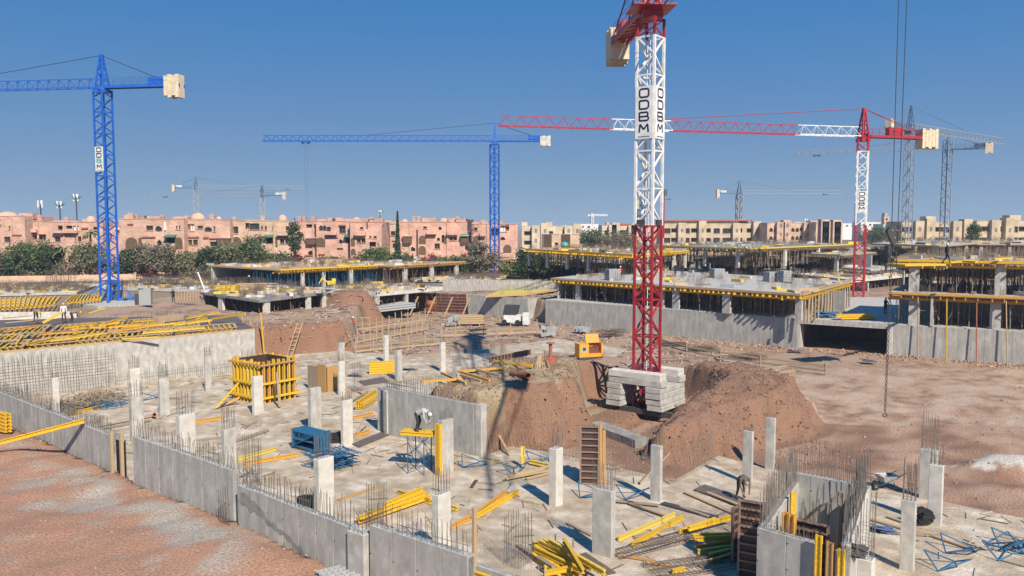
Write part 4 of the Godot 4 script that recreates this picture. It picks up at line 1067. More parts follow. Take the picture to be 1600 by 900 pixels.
	# yellow deck behind on the far left
	var yl := beam_field("formwork_deck", "bright yellow beam deck at the far left behind the workers", Vector3(-56.59, 3.9, -91.54), Vector3(-53.48, 3.9, -96.83), Vector3(-57.96, 3.9, -106.5), Vector3(-64.04, 3.9, -103.68), 0.5, ["yellow", "yellow_pale"])
	mb = MB.new(); mb.base(Vector3(4, -3.4, 0.5), Vector3(9, 3.0, 0.3), 0.1); part(yl, "wall", mb, M.concrete_pale)
	beam_field("formwork_deck", "small yellow beam deck left of the blue crane's foot", Vector3(-55.21, 3.6, -102.56), Vector3(-53.09, 3.6, -107.09), Vector3(-56.04, 3.6, -113.08), Vector3(-59.24, 3.6, -112.04), 0.5, ["yellow", "yellow_pale"])
	# grey slab deck with the yellow crate
	deck("concrete_deck", "grey concrete deck with yellow crate on top, props beneath", [Vector3(-40, 4.5, -106.21), Vector3(-28.78, 4.5, -94.34), Vector3(-23.61, 4.5, -106.21), Vector3(-34.66, 4.5, -121.48)], 0.3, 1.2, {"top": "concrete_dark", "sides": [0, 1], "props": 1.2, "depth": 12.0, "cols": [[0, 0.35, 0.3, 1.2], [1, 0.12, 0.3, 0.9], [1, 0.72, 0.3, 0.7], [1, 0.97, 0.3, 0.5]], "col_mat": "concrete_pale", "walls": [[2, 0.6, "concrete_dark"], [3, 0.6, "concrete_dark"]]})
	var cy := thing("site_crate", "bright yellow crate with orange end standing on the grey deck", "crate", Vector3(-36.54, 4.2, -106.86), 0.08)
	mb = MB.new(); mb.chbox(Vector3.ZERO, Vector3(2.7, 1.05, 1.3), 0.04); part(cy, "body", mb, M.crate_yellow)
	mb = MB.new(); mb.box(Vector3(-1.37, 0.5, 0), Vector3(0.05, 0.95, 1.15)); part(cy, "end_panel", mb, M.orange_beam)
	mb = MB.new(); mb.box(Vector3(0, 1.07, 0), Vector3(2.75, 0.06, 1.36)); part(cy, "lid", mb, M.yellow)
	# ramp slab in the middle distance with an opening below
	deck("concrete_deck", "pale concrete ramp deck over a dark opening, middle distance", quad_from(Vector3(-18.43, 3.9, -112.62), Vector3(-10.27, 3.9, -123.24), 14), 0.55, 1.0, {"top": "concrete_pale", "sides": [0], "props": 1.3, "depth": 10.0, "cols": [[0, 0.02, 0.3, 0.6], [0, 0.45, 0.3, 0.5]], "walls": [[2, 0.5, "concrete"], [3, 0.5, "concrete"]]})
	# yellow deck on the block beside the earth cut
	deck("formwork_deck", "yellow ochre plywood deck on the grey wall block", [Vector3(-3.85, 3.1, -115.86), Vector3(2.11, 3.1, -119.1), Vector3(8.92, 3.1, -131.33), Vector3(0, 3.1, -136.95)], 0.12, 0.0, {"top": "yellow_pale", "sides": [0, 1], "edge": "timber", "litter": 12})
	# long far deck on blue props
	deck("formwork_deck", "long ochre deck on blue props before the pink houses", quad_from(Vector3(-36.4, 6.1, -130.22), Vector3(-21.33, 6.1, -147.36), 22), 0.25, 2.6, {"top": "timber", "sides": [0], "edge": "yellow", "joist": "yellow", "props": 0.9, "prop_mat": "blue_frame", "cols": [[0, 0.2, 0.6, 0.6], [0, 0.38, 0.6, 0.6], [0, 0.62, 0.4, 0.7], [0, 0.95, 0.4, 0.9]], "walls": [[2, 1.0, "concrete"]]})
	deck("formwork_deck", "long timber-topped deck behind the slim blue crane", quad_from(Vector3(-20.54, 6.1, -142.67), Vector3(0, 6.1, -172.96), 24), 0.25, 2.6, {"top": "timber", "sides": [0], "edge": "timber", "joist": "orange_beam", "props": 1.2, "cols": [[0, 0.1, 0.4, 1.0], [0, 0.3, 0.4, 1.0], [0, 0.5, 0.4, 1.0], [0, 0.68, 0.4, 0.9]], "walls": [[2, 1.0, "concrete"], [0, 9.0, "concrete"]]})
	deck("formwork_deck", "dark lower deck with toothed yellow edge behind the red mast", [Vector3(-2.7, 6, -175.47), Vector3(20.52, 6, -140.27), Vector3(34.73, 6, -160.03), Vector3(12.21, 6, -198.42)], 0.25, 2.6, {"top": "concrete", "sides": [0, 1], "edge": "timber", "joist": "yellow_pale", "jstep": 0.8, "props": 1.1, "walls": [[2, 1.0, "concrete"], [3, 1.0, "concrete"], [0, 8.0, "concrete"]]})
	deck("formwork_deck", "yellow upper deck on bare columns behind the red mast", [Vector3(2.44, 8.9, -144.56), Vector3(16.98, 8.9, -116.22), Vector3(28.99, 8.9, -137.13), Vector3(15.72, 8.9, -157.35)], 0.2, 6.0, {"top": "timber", "sides": [0, 1], "edge": "yellow", "joist": "yellow", "jstep": 0.5, "props": 1.15, "prop_mat": "timber_grey", "cols": [[0, 0.02, 0.3, 0.5], [0, 0.22, 0.3, 0.6], [0, 0.42, 0.3, 0.6], [0, 0.62, 0.3, 0.6], [1, 0.1, 0.3, 0.6], [1, 0.45, 0.3, 0.6], [1, 0.75, 0.3, 0.5], [1, 0.98, 0.3, 0.5]], "col_mat": "concrete_pale"})
	# the long building on the right: ground slab, then the raised slab on a forest of props
	var gs := MB.new(); gs.prism([Vector3(4.4, 0, -109.9), Vector3(30.2, 0, -87.7), Vector3(38, 0, -82.6), Vector3(60, 0, -68.9), Vector3(78, 0, -92), Vector3(24, 0, -132)], 2.95, 3.2)
	single("ground_floor_slab", gs, M.concrete, "ground floor slab running over the long grey wall", "slab")
	deck("propped_building", "long storey of grey slab on a forest of props and timbers", [Vector3(5.35, 5.95, -111.87), Vector3(29.87, 5.95, -85.61), Vector3(42.91, 5.95, -105.41), Vector3(20.79, 5.95, -135.01)], 0.3, 3.2, {"top": "concrete", "sides": [0, 1], "edge": "timber", "joist": "yellow", "jstep": 0.7, "props": 0.95, "depth": 9.0, "cols": [[0, 0.12, 0.6, 0.7], [0, 0.5, 0.5, 0.6], [0, 0.56, 0.3, 0.9], [0, 0.75, 0.3, 1.0], [0, 0.99, 0.3, 0.7]], "walls": [[2, 1.0, "concrete"], [3, 1.0, "concrete"], [0, 10.0, "concrete"]]})
	var sp := thing("timber_screen", "row of raw upright timbers closing the slab's right end", "timber screen", Vector3(29.35, 3.2, -83))
	for i in 16:
		mb = MB.new(); var p := (Vector3(40.46, 3.2, -99.36) - Vector3(29.35, 3.2, -83)) * (i / 15.0); mb.beam(p, p + Vector3(rng.randf_range(-0.1, 0.1), 2.45, rng.randf_range(-0.1, 0.1)), 0.2, 0.12); part(sp, "upright", mb, M.timber if i % 3 else M.timber_grey)
	plank("pale board propped against the timber screen", Vector3(35.02, 3.2, -94.17), Vector3(31.16, 5.4, -87.36), 0.16, 0.08, "timber_grey")
	plank("long edge board along the slab's sunlit end", Vector3(30.35, 6, -86.63), Vector3(43.85, 6, -107.14), 0.3, 0.12, "timber")
	# right building, two open storeys
	var r0 := Vector3(37.4, 6.4, -82.6); var r1 := Vector3(60, 6.4, -68.3)
	deck("propped_building", "lower open storey at the right with dark interior and bare columns", quad_from(r0, r1, 20), 0.3, 3.2, {"top": "concrete", "sides": [0], "edge": "orange_beam", "joist": "orange_beam", "jstep": 1.1, "props": 1.15, "prop_mat": "timber_grey", "depth": 4.0, "cols": [[0, 0.09, 0.7, 1.0], [0, 0.35, 0.7, 0.9], [0, 0.6, 0.7, 0.9]], "walls": [[2, 3.0, "concrete"], [1, 1.0, "concrete"], [3, 4.0, "concrete"], [0, 9.0, "concrete"]]})
	deck("propped_building", "upper storey at the right with bright yellow edge and props", quad_from(r0 + Vector3(0.9, 3.2, -0.2), r1 + Vector3(0.5, 3.2, -0.3), 14), 0.25, 6.4, {"top": "timber", "sides": [0, 3], "edge": "yellow", "joist": "yellow", "jstep": 0.9, "props": 0.95, "depth": 8.0, "cols": [[0, 0.06, 0.5, 0.9], [0, 0.34, 0.5, 0.9], [0, 0.6, 0.5, 0.9]]})
	var ov := thing("formwork_shutter", "yellow sheet sticking out from the upper right deck", "formwork", Vector3(34.29, 9.7, -70.48))
	mb = MB.new(); mb.box(Vector3(-0.2, 0, 0.3), Vector3(4.2, 0.14, 2.2), 0.3); part(ov, "sheet", mb, M.yellow)
	for i in 4:
		mb = MB.new(); mb.ibeam(Vector3(-1.6 + i, -0.18, -0.9), Vector3(-1.2 + i, -0.18, 1.5), 0.12, 0.2); part(ov, "joist", mb, M.yellow_pale)
	for q in [[Vector3(37.4, 9.7, -71.66), Vector3(42.55, 9.7, -76.79)], [Vector3(39.94, 9.7, -75.44), Vector3(40.72, 9.7, -72.88)], [Vector3(44.69, 9.8, -77.23), Vector3(47.11, 9.8, -78.7)]]:
		plank("yellow beam lying on the upper right deck", q[0], q[1], 0.3, 0.16, "yellow", "beams on the upper right deck", "formwork_beam", "beam")
	mb = MB.new()
	for i in 260:
		var p := Vector3(rng.randf_range(0, 14), 0, rng.randf_range(-7, 0)); mb.rod(p, p + Vector3(rng.randf_range(-0.1, 0.1), rng.randf_range(0.6, 1.3), 0), 0.02, 3)
	single("starter_bars", mb, M.rebar_grey, "dense starter bars standing on the upper right deck", "rebar", "", Vector3(43, 9.6, -82)).set_meta("kind", "stuff")
	# stacks lying on the ledge over the doorway
	for i in 8:
		mb = MB.new(); mb.ibeam(Vector3(-1.9, 0, 0), Vector3(1.9, 0, -0.3), 0.16, 0.2)
		single("formwork_beam", mb, M.yellow if i != 3 else M.orange_beam, "yellow beam in the stack above the dark doorway", "beam", "beam stack above the doorway", Vector3(35.87, 3.3, -85.54) + Vector3((i % 4) * 0.1 - 0.5 * (i / 4), 0.12 + (i / 4) * 0.25, -(i % 4) * 0.24), 0.05)
	mb = MB.new()
	for i in 26: mb.rod(Vector3(rng.randf_range(-1.6, -0.6), rng.randf_range(0.05, 0.6), rng.randf_range(-0.6, 0.6)), Vector3(rng.randf_range(0.6, 1.6), rng.randf_range(0.05, 0.6), rng.randf_range(-0.6, 0.6)), 0.045, 4)
	single("frame_heap", mb, M.blue_frame, "heap of blue frames above the dark doorway", "scaffold frames", "", Vector3(33.34, 3.25, -87.79))
	# farther decks between the cranes
	deck("propped_building", "far white-framed storey of bare columns right of the red mast", [Vector3(35.86, 6.2, -164.12), Vector3(38.5, 6.2, -142.88), Vector3(52.97, 6.2, -158.24), Vector3(49.78, 6.2, -177.29)], 0.2, 2.6, {"top": "concrete", "sides": [0, 1], "edge": "timber", "props": 1.2, "cols": [[0, 0.05, 0.2, 0.5], [0, 0.5, 0.2, 0.5], [1, 0.02, 0.2, 0.5], [1, 0.35, 0.2, 0.5], [1, 0.68, 0.2, 0.5], [1, 0.98, 0.2, 0.5]], "col_mat": "concrete_pale"})
	deck("propped_building", "far upper storey with many timber props right of the red mast", [Vector3(24.46, 9.4, -151.55), Vector3(37.1, 9.4, -130.47), Vector3(67.22, 9.4, -162.03), Vector3(54.88, 9.4, -187.99)], 0.25, 6.2, {"top": "concrete_dark", "sides": [0, 1], "edge": "yellow_pale", "joist": "timber", "jstep": 0.9, "props": 1.15, "prop_mat": "timber_grey", "cols": [[0, 0.3, 0.2, 0.6], [0, 0.6, 0.2, 0.6], [0, 0.9, 0.2, 0.6], [1, 0.3, 0.2, 0.7], [1, 0.6, 0.2, 0.7]], "col_mat": "concrete_pale"})
	deck("propped_building", "far storey with dark interior left of the striped crane", [Vector3(50.38, 8, -151.64), Vector3(56.14, 8, -141.73), Vector3(81.81, 8, -171.65), Vector3(78.16, 8, -191.89)], 0.25, 4.6, {"top": "concrete", "sides": [0, 1], "edge": "timber", "joist": "timber_grey", "props": 1.1, "cols": [[0, 0.1, 0.2, 0.6], [0, 0.9, 0.2, 0.7], [1, 0.4, 0.2, 0.7]], "walls": [[2, 1.0, "concrete"], [0, 8.0, "concrete"]]})
	deck("propped_building", "far grey storey behind the striped crane's mast", [Vector3(53.8, 5.6, -160.69), Vector3(60.23, 5.6, -139.65), Vector3(84.27, 5.6, -163.42), Vector3(78.58, 5.6, -189.14)], 0.3, 2.6, {"top": "concrete", "sides": [0, 1], "joist": "timber_grey", "props": 1.1, "cols": [[0, 0.2, 0.2, 0.6], [0, 0.5, 0.2, 0.6], [1, 0.3, 0.2, 0.8], [1, 0.6, 0.2, 0.8]], "walls": [[2, 1.0, "concrete"], [0, 7.0, "concrete"]]})
	deck("propped_building", "far pale parapet storey at the striped crane's foot", [Vector3(49.43, 4.6, -143.87), Vector3(52.53, 4.6, -128.57), Vector3(68.72, 4.6, -143.87), Vector3(64.7, 4.6, -158.53)], 0.5, 2.6, {"top": "concrete_pale", "sides": [0, 1], "props": 1.15, "cols": [[0, 0.1, 0.1, 0.8], [0, 0.5, 0.1, 0.8]], "walls": [[0, 3.0, "concrete"]]})
	deck("propped_building", "far light deck on timber props behind the hanging hook", [Vector3(68.19, 9.6, -158.5), Vector3(71.39, 9.6, -138.65), Vector3(103.65, 9.6, -177.55), Vector3(99.19, 9.6, -201.79)], 0.3, 6.0, {"top": "concrete", "sides": [0, 1], "edge": "timber", "props": 1.1, "prop_mat": "timber", "cols": [[0, 0.3, 0.2, 0.7], [0, 0.9, 0.2, 0.7], [1, 0.4, 0.2, 0.7]], "walls": [[2, 1.0, "timber_grey"]]})
	deck("propped_building", "far storey with deep shadow under the beige apartments", [Vector3(85.9, 9.4, -162.03), Vector3(101.09, 9.4, -156.62), Vector3(135.38, 9.4, -195.84), Vector3(123.08, 9.4, -213.66)], 0.25, 6.0, {"top": "concrete", "sides": [0], "edge": "timber", "props": 1.15, "cols": [[0, 0.3, 0.3, 0.6], [0, 0.6, 0.3, 0.6]], "walls": [[2, 1.0, "concrete"], [0, 7.0, "concrete"]]})
	# block stacks
	for q in [[Vector3(12.91, 5.95, -106.64), Vector3(4, 6, 3)], [Vector3(32.54, 5.95, -104.21), Vector3(4, 5, 3)], [Vector3(33.76, 5.95, -103.03), Vector3(3, 6, 3)], [Vector3(27.59, 5.95, -111.87), Vector3(4, 5, 3)]]:
		pallet(q[0], 0.4, q[1], "grey block stack on the raised slab of the long storey", "block stacks on the raised slab")
	for i in 9:
		pallet(Vector3(40.05, 4.2, -176.34) + Vector3(i * 2.1 - 1.0, 0.0 - 0.3, -3.0 + (i % 3) * 1.6), rng.randf_range(-0.2, 0.2), Vector3(4, 6 + i % 3, 4), "grey block stack in the far row behind the red mast", "far row of block stacks")
	for i in 4: pallet(Vector3(38.0 + i * 1.4, 3.0, -121), 0.1, Vector3(3, 5, 3), "grey block stack at the foot of the far parapet storey", "block stacks by the parapet")

	for q in [[[Vector3(-66.53, 3.1, -132.69), Vector3(-46.2, 3.1, -127.4), Vector3(-42.39, 3.1, -144.68), Vector3(-65.79, 3.1, -155.2)], "grey footing slab bristling with bars behind the blue crane's foot"], [[Vector3(-76.08, 3.1, -120.22), Vector3(-64.91, 3.1, -123.71), Vector3(-70.14, 3.1, -139.94), Vector3(-86.61, 3.1, -136.95)], "grey footing slab with bars at the far left before the boundary wall"], [[Vector3(-18.5, 3.2, -150), Vector3(-3.47, 3.2, -150), Vector3(0, 3.2, -165.66), Vector3(-14.22, 3.2, -167.85)], "pale footing slab strewn with timber left of the slim blue crane"], [[Vector3(27.51, 3.4, -178.58), Vector3(38.51, 3.4, -166.62), Vector3(59.81, 3.4, -189.44), Vector3(45.77, 3.4, -205.03)], "cluttered footing slab behind the block stacks"]]:
		deck("footing_slab", q[1], q[0], 0.4, 2.6, {"top": "concrete", "litter": 320})
	for q in [[Vector3(-34.52, 4.5, -110.49), 5, "stack of boards on the grey deck by the yellow crate"], [Vector3(-17.41, 3.3, -155.83), 6, "stack of boards on the pale footing slab"], [Vector3(43.67, 3.5, -171.79), 6, "stack of boards beside the block row"]]:
		var ts := thing("timber_stack", q[2], "timber stack", q[0], 0.3)
		for i in q[1]:
			mb = MB.new(); mb.box(Vector3(rng.randf_range(-0.2, 0.2), 0.1 + i * 0.16, 0), Vector3(3.6, 0.13, 1.1), rng.randf_range(-0.05, 0.05)); part(ts, "board", mb, M.timber)

# ---------------------------------------------------------------- tower cranes
func letters(p: Node, word: String, w: float, h: float, gap: float, top: Vector3, yaw: float, cols: Array) -> void:   # block letters stacked downwards, raised strokes
	var bs := Basis(Vector3.UP, yaw)
	for i in word.length():
		var mb := MB.new()
		var o := Vector3(0, -i * (h + gap), 0); var s := w * 0.17
		var hw := w / 2; var hh := h / 2
		var seg := []
		match word[i]:
			"O": seg = [[-hw, hh * 0.7, -hw, -hh * 0.7], [hw, hh * 0.7, hw, -hh * 0.7], [-hw * 0.7, hh, hw * 0.7, hh], [-hw * 0.7, -hh, hw * 0.7, -hh], [-hw, hh * 0.7, -hw * 0.7, hh], [hw, hh * 0.7, hw * 0.7, hh], [-hw, -hh * 0.7, -hw * 0.7, -hh], [hw, -hh * 0.7, hw * 0.7, -hh]]
			"D": seg = [[-hw, hh, -hw, -hh], [hw, hh * 0.6, hw, -hh * 0.6], [-hw, hh, hw * 0.6, hh], [-hw, -hh, hw * 0.6, -hh], [hw, hh * 0.6, hw * 0.6, hh], [hw, -hh * 0.6, hw * 0.6, -hh]]
			"B": seg = [[-hw, hh, -hw, -hh], [-hw, hh, hw * 0.7, hh], [-hw, 0, hw * 0.8, 0], [-hw, -hh, hw * 0.75, -hh], [hw * 0.7, hh, hw * 0.85, hh * 0.75], [hw * 0.85, hh * 0.75, hw * 0.85, hh * 0.2], [hw * 0.85, hh * 0.2, hw * 0.7, 0], [hw * 0.8, 0, hw, -hh * 0.25], [hw, -hh * 0.25, hw, -hh * 0.75], [hw, -hh * 0.75, hw * 0.75, -hh]]
			"M": seg = [[-hw, -hh, -hw * 0.85, hh], [-hw * 0.85, hh, 0, -hh * 0.3], [0, -hh * 0.3, hw * 0.85, hh], [hw * 0.85, hh, hw, -hh]]
		for q in seg:
			mb.beam(bs * (o + Vector3(q[0], q[1], 0)), bs * (o + Vector3(q[2], q[3], 0)), s if absf(q[0] - q[2]) > 0.0 or true else s, 0.012, bs.z)
		part(p, "letter", mb, M[cols[i]], false, top)
func mast_section(s: float, ln: float, k: int, cw: float, bw: float) -> Array:   # [chords mesh, list of brace meshes]
	var ch := MB.new(); var h := s / 2
	for x in [-h, h]:
		for z in [-h, h]: ch.box(Vector3(x, ln / 2, z), Vector3(cw, ln, cw))
	var br := []
	for f in 4:
		var b := Basis(Vector3.UP, f * PI / 2)
		for i in k:
			var m := MB.new(); var y0 := ln * i / k; var y1 := ln * (i + 1) / k
			var sg := 1.0 if (i + f) % 2 == 0 else -1.0
			m.beam(b * Vector3(-h * sg, y0 + 0.03, h), b * Vector3(h * sg, y1 - 0.03, h), bw, bw); br.append(m)
		var m2 := MB.new(); m2.beam(b * Vector3(-h, ln - 0.04, h), b * Vector3(h, ln - 0.04, h), bw, bw); br.append(m2)
	return [ch, br]
func jib_mesh(ln: float, w: float, h: float, step: float, cr: float, br: float) -> MB:   # triangular lattice along +X
	var m := MB.new()
	m.beam(Vector3(0, 0, -w / 2), Vector3(ln, 0, -w / 2), cr * 2, cr * 2); m.beam(Vector3(0, 0, w / 2), Vector3(ln, 0, w / 2), cr * 2, cr * 2)
	m.beam(Vector3(0, h, 0), Vector3(ln, h, 0), cr * 2, cr * 2)
	var k := maxi(1, roundi(ln / step)); var d := ln / k
	for i in k:
		var x := i * d
		for z in [-w / 2, w / 2]:
			m.rod(Vector3(x, 0, z), Vector3(x + d / 2, h, 0), br, 4); m.rod(Vector3(x + d / 2, h, 0), Vector3(x + d, 0, z), br, 4)
		m.rod(Vector3(x, 0, -w / 2), Vector3(x + d, 0, w / 2), br, 3)
	return m
func crane(label: String, pos: Vector3, s: float, ln: float, k: int, cw: float, bw: float, myaw: float, bands: Array, jyaw: float, o: Dictionary) -> Node3D:
	var t := thing("tower_crane", label, "tower crane", pos, 0.0, "tower cranes")
	var y := 0.0; var bi := 0
	var top: float = bands[-1][0]
	var pieces := mast_section(s, ln, k, cw, bw)
	var chm: ArrayMesh = pieces[0].mesh()
	var whole: ArrayMesh; var bms := []
	if o.get("fine", false):
		for b in pieces[1]: bms.append(b.mesh())
	else:
		var all := MB.new()
		all.v.append_array(pieces[0].v); all.n.append_array(pieces[0].n)
		for b in pieces[1]:
			all.v.append_array(b.v); all.n.append_array(b.n)
		whole = all.mesh()
	while y < top - 0.05:
		while bi < bands.size() - 1 and y + ln * 0.5 > bands[bi][0]: bi += 1
		var m: Material = M[bands[bi][1]]
		if o.get("fine", false):
			var sec := part(t, "mast_section", chm, m, false, Vector3(0, y, 0), myaw)
			sec.scale.y = minf(1.0, (top - y) / ln)
			for b in bms: part(sec, "brace", b, m)
		else:
			part(t, "mast_section", whole, m, false, Vector3(0, y, 0), myaw)
		y += minf(ln, top - y)
	var mm: Material = M[o.main]; var jh: float = o.get("jh", 1.1); var jw: float = o.get("jw", 1.1); var th: float = o.get("tube", 0.07)
	var mb := MB.new(); mb.box(Vector3(0, y + 0.2, 0), Vector3(s * 1.05, 0.4, s * 1.05)); mb.lathe(Vector3(0, y + 0.4, 0), [Vector2(s * 0.6, 0), Vector2(s * 0.6, 0.2), Vector2(0, 0.2)], 12); part(t, "slewing_ring", mb, mm, false, Vector3.ZERO, jyaw)
	y += 0.6
	var ah: float = o.get("apex", 5.0)
	mb = MB.new()
	for x in [-s * 0.42, s * 0.42]:
		for z in [-s * 0.42, s * 0.42]: mb.beam(Vector3(x, y, z), Vector3(x * 0.18, y + ah, z * 0.18), cw * 0.9, cw * 0.9)
	for i in 6:
		var f0 := i / 6.0; var f1 := (i + 1) / 6.0; var a0 := s * 0.42 * (1 - 0.82 * f0); var a1 := s * 0.42 * (1 - 0.82 * f1)
		for f in 4:
			var b := Basis(Vector3.UP, f * PI / 2); var sg := 1.0 if i % 2 == 0 else -1.0
			mb.beam(b * Vector3(-a0 * sg, 0, a0) + Vector3(0, y + ah * f0, 0), b * Vector3(a1 * sg, 0, a1) + Vector3(0, y + ah * f1, 0), bw * 0.8, bw * 0.8)
	mb.box(Vector3(0, y + ah, 0), Vector3(0.5, 0.25, 0.5) * s * 0.6); part(t, "tower_head", mb, mm, false, Vector3.ZERO, jyaw)
	# jib in coloured lengths
	var x := s * 0.6; var jl := 0.0
	for q in o.jib:
		part(t, "jib_section", jib_mesh(q[0], jw, jh, o.get("step", 1.6), th, th * 0.6), M[q[1]], false, Basis(Vector3.UP, jyaw) * Vector3(x, y + 0.1, 0), jyaw)
		x += q[0]; jl += q[0]
	# counter-jib: girders, walkway rails, weights
	var cl: float = o.cj
	mb = MB.new()
	for z in [-jw * 0.5, jw * 0.5]: mb.beam(Vector3(-s * 0.5, y + 0.1, z), Vector3(-cl, y + 0.1, z), 0.2, 0.34)
	var q2 := int(cl / 1.3)
	for i in q2: mb.beam(Vector3(-s * 0.5 - i * 1.3, y + 0.1, -jw * 0.5), Vector3(-s * 0.5 - (i + 1) * 1.3, y + 0.1, jw * 0.5), 0.08, 0.08)
	mb.box(Vector3(-cl * 0.5, y + 0.28, 0), Vector3(cl - s, 0.03, jw * 0.8))
	part(t, "counter_jib", mb, mm, false, Vector3.ZERO, jyaw)
	mb = MB.new()
	for z in [-jw * 0.62, jw * 0.62]:
		for yy in [0.65, 1.15]: mb.rod(Vector3(-s * 0.6, y + yy, z), Vector3(-cl * 0.86, y + yy, z), 0.022, 3)
		for i in int(cl * 0.8 / 1.2): mb.rod(Vector3(-s * 0.6 - i * 1.2, y + 0.2, z), Vector3(-s * 0.6 - i * 1.2, y + 1.15, z), 0.022, 3)
	part(t, "handrail", mb, mm, false, Vector3.ZERO, jyaw)
	mb = MB.new(); mb.box(Vector3(-cl * o.get("wpos", 0.7), y + 0.75, 0), Vector3(2.2, o.get("wbox", 0.8), jw * 0.7)); part(t, "winch", mb, M[o.get("winch", o.main)], false, Vector3.ZERO, jyaw)
	var nw: int = o.get("nw", 4)
	for i in nw:
		mb = MB.new(); var hh: float = o.get("wh", 2.6) * (1.0 if i % 2 == 0 else 0.86); mb.chbox(Vector3(0, -hh * 0.58, 0), Vector3(0.5, hh, jw * 1.25), 0.03)
		part(t, "counterweight", mb, M[o.get("wm", "cw_beige")], false, Basis(Vector3.UP, jyaw) * Vector3(-cl + 0.35 + i * 0.52, y + 0.2, 0), jyaw)
	# tie bars
	mb = MB.new(); var ap := Vector3(0, y + ah, 0)
	for q in o.get("ties", [0.62]): mb.rod(ap, Vector3(x * q, y + 0.1 + jh, 0), o.get("tie_r", 0.045), 4)
	for z in [-jw * 0.4, jw * 0.4]: mb.rod(ap, Vector3(-cl + 1.2, y + 0.3, z), o.get("tie_r", 0.045), 4)
	part(t, "tie_bar", mb, M[o.get("tie_mat", o.main)], false, Vector3.ZERO, jyaw)
	# trolley and ropes
	var tx: float = o.get("trolley", jl * 0.85); var drop: float = o.get("drop", 12.0)
	mb = MB.new(); mb.box(Vector3(tx, y - 0.12, 0), Vector3(1.6, 0.22, jw + 0.3))
	for z in [-0.6, 0.6]: mb.box(Vector3(tx + z, y - 0.32, 0), Vector3(0.3, 0.3, 0.5))
	part(t, "trolley", mb, mm, false, Vector3.ZERO, jyaw)
	if drop > 0:
		mb = MB.new(); var rs: float = o.get("rope_gap", 0.3)
		for z in [-rs, rs]: mb.rod(Vector3(tx + z, y - 0.3, 0), Vector3(tx + z * 0.6, y - 0.3 - drop, 0), o.get("rope_r", 0.018), 4)
		part(t, "hoist_rope", mb, M.rope, false, Vector3.ZERO, jyaw)
	return t
func sign_panel(t: Node3D, s: float, myaw: float, y1: float, h: float, faces: Array, cols: Array, wf := 0.96) -> void:
	for f in faces:
		var yaw: float = myaw + f * PI / 2
		var bs := Basis(Vector3.UP, yaw)
		var mb := MB.new(); mb.box(Vector3.ZERO, Vector3(s * wf, h, 0.03), yaw)
		var sg := part(t, "sign", mb, M.white_paint, false, bs * Vector3(0, 0, s / 2 + 0.12) + Vector3(0, y1 - h / 2, 0))
		var lh := h * 0.155
		letters(sg, "ODBM", s * 0.52, lh, h * 0.068, bs * Vector3(0, 0, 0.022) + Vector3(0, h / 2 - h * 0.13, 0), yaw, cols)
		mb = MB.new()                                        # line of small print under the letters
		for i in 9: mb.obox(bs * Vector3((i - 4) * s * 0.075, 0, 0.02), bs.x * s * 0.025, Vector3(0, h * 0.009, 0), bs.z * 0.004)
		part(sg, "small_print", mb, M.ink, false, Vector3(0, -h / 2 + h * 0.04, 0))

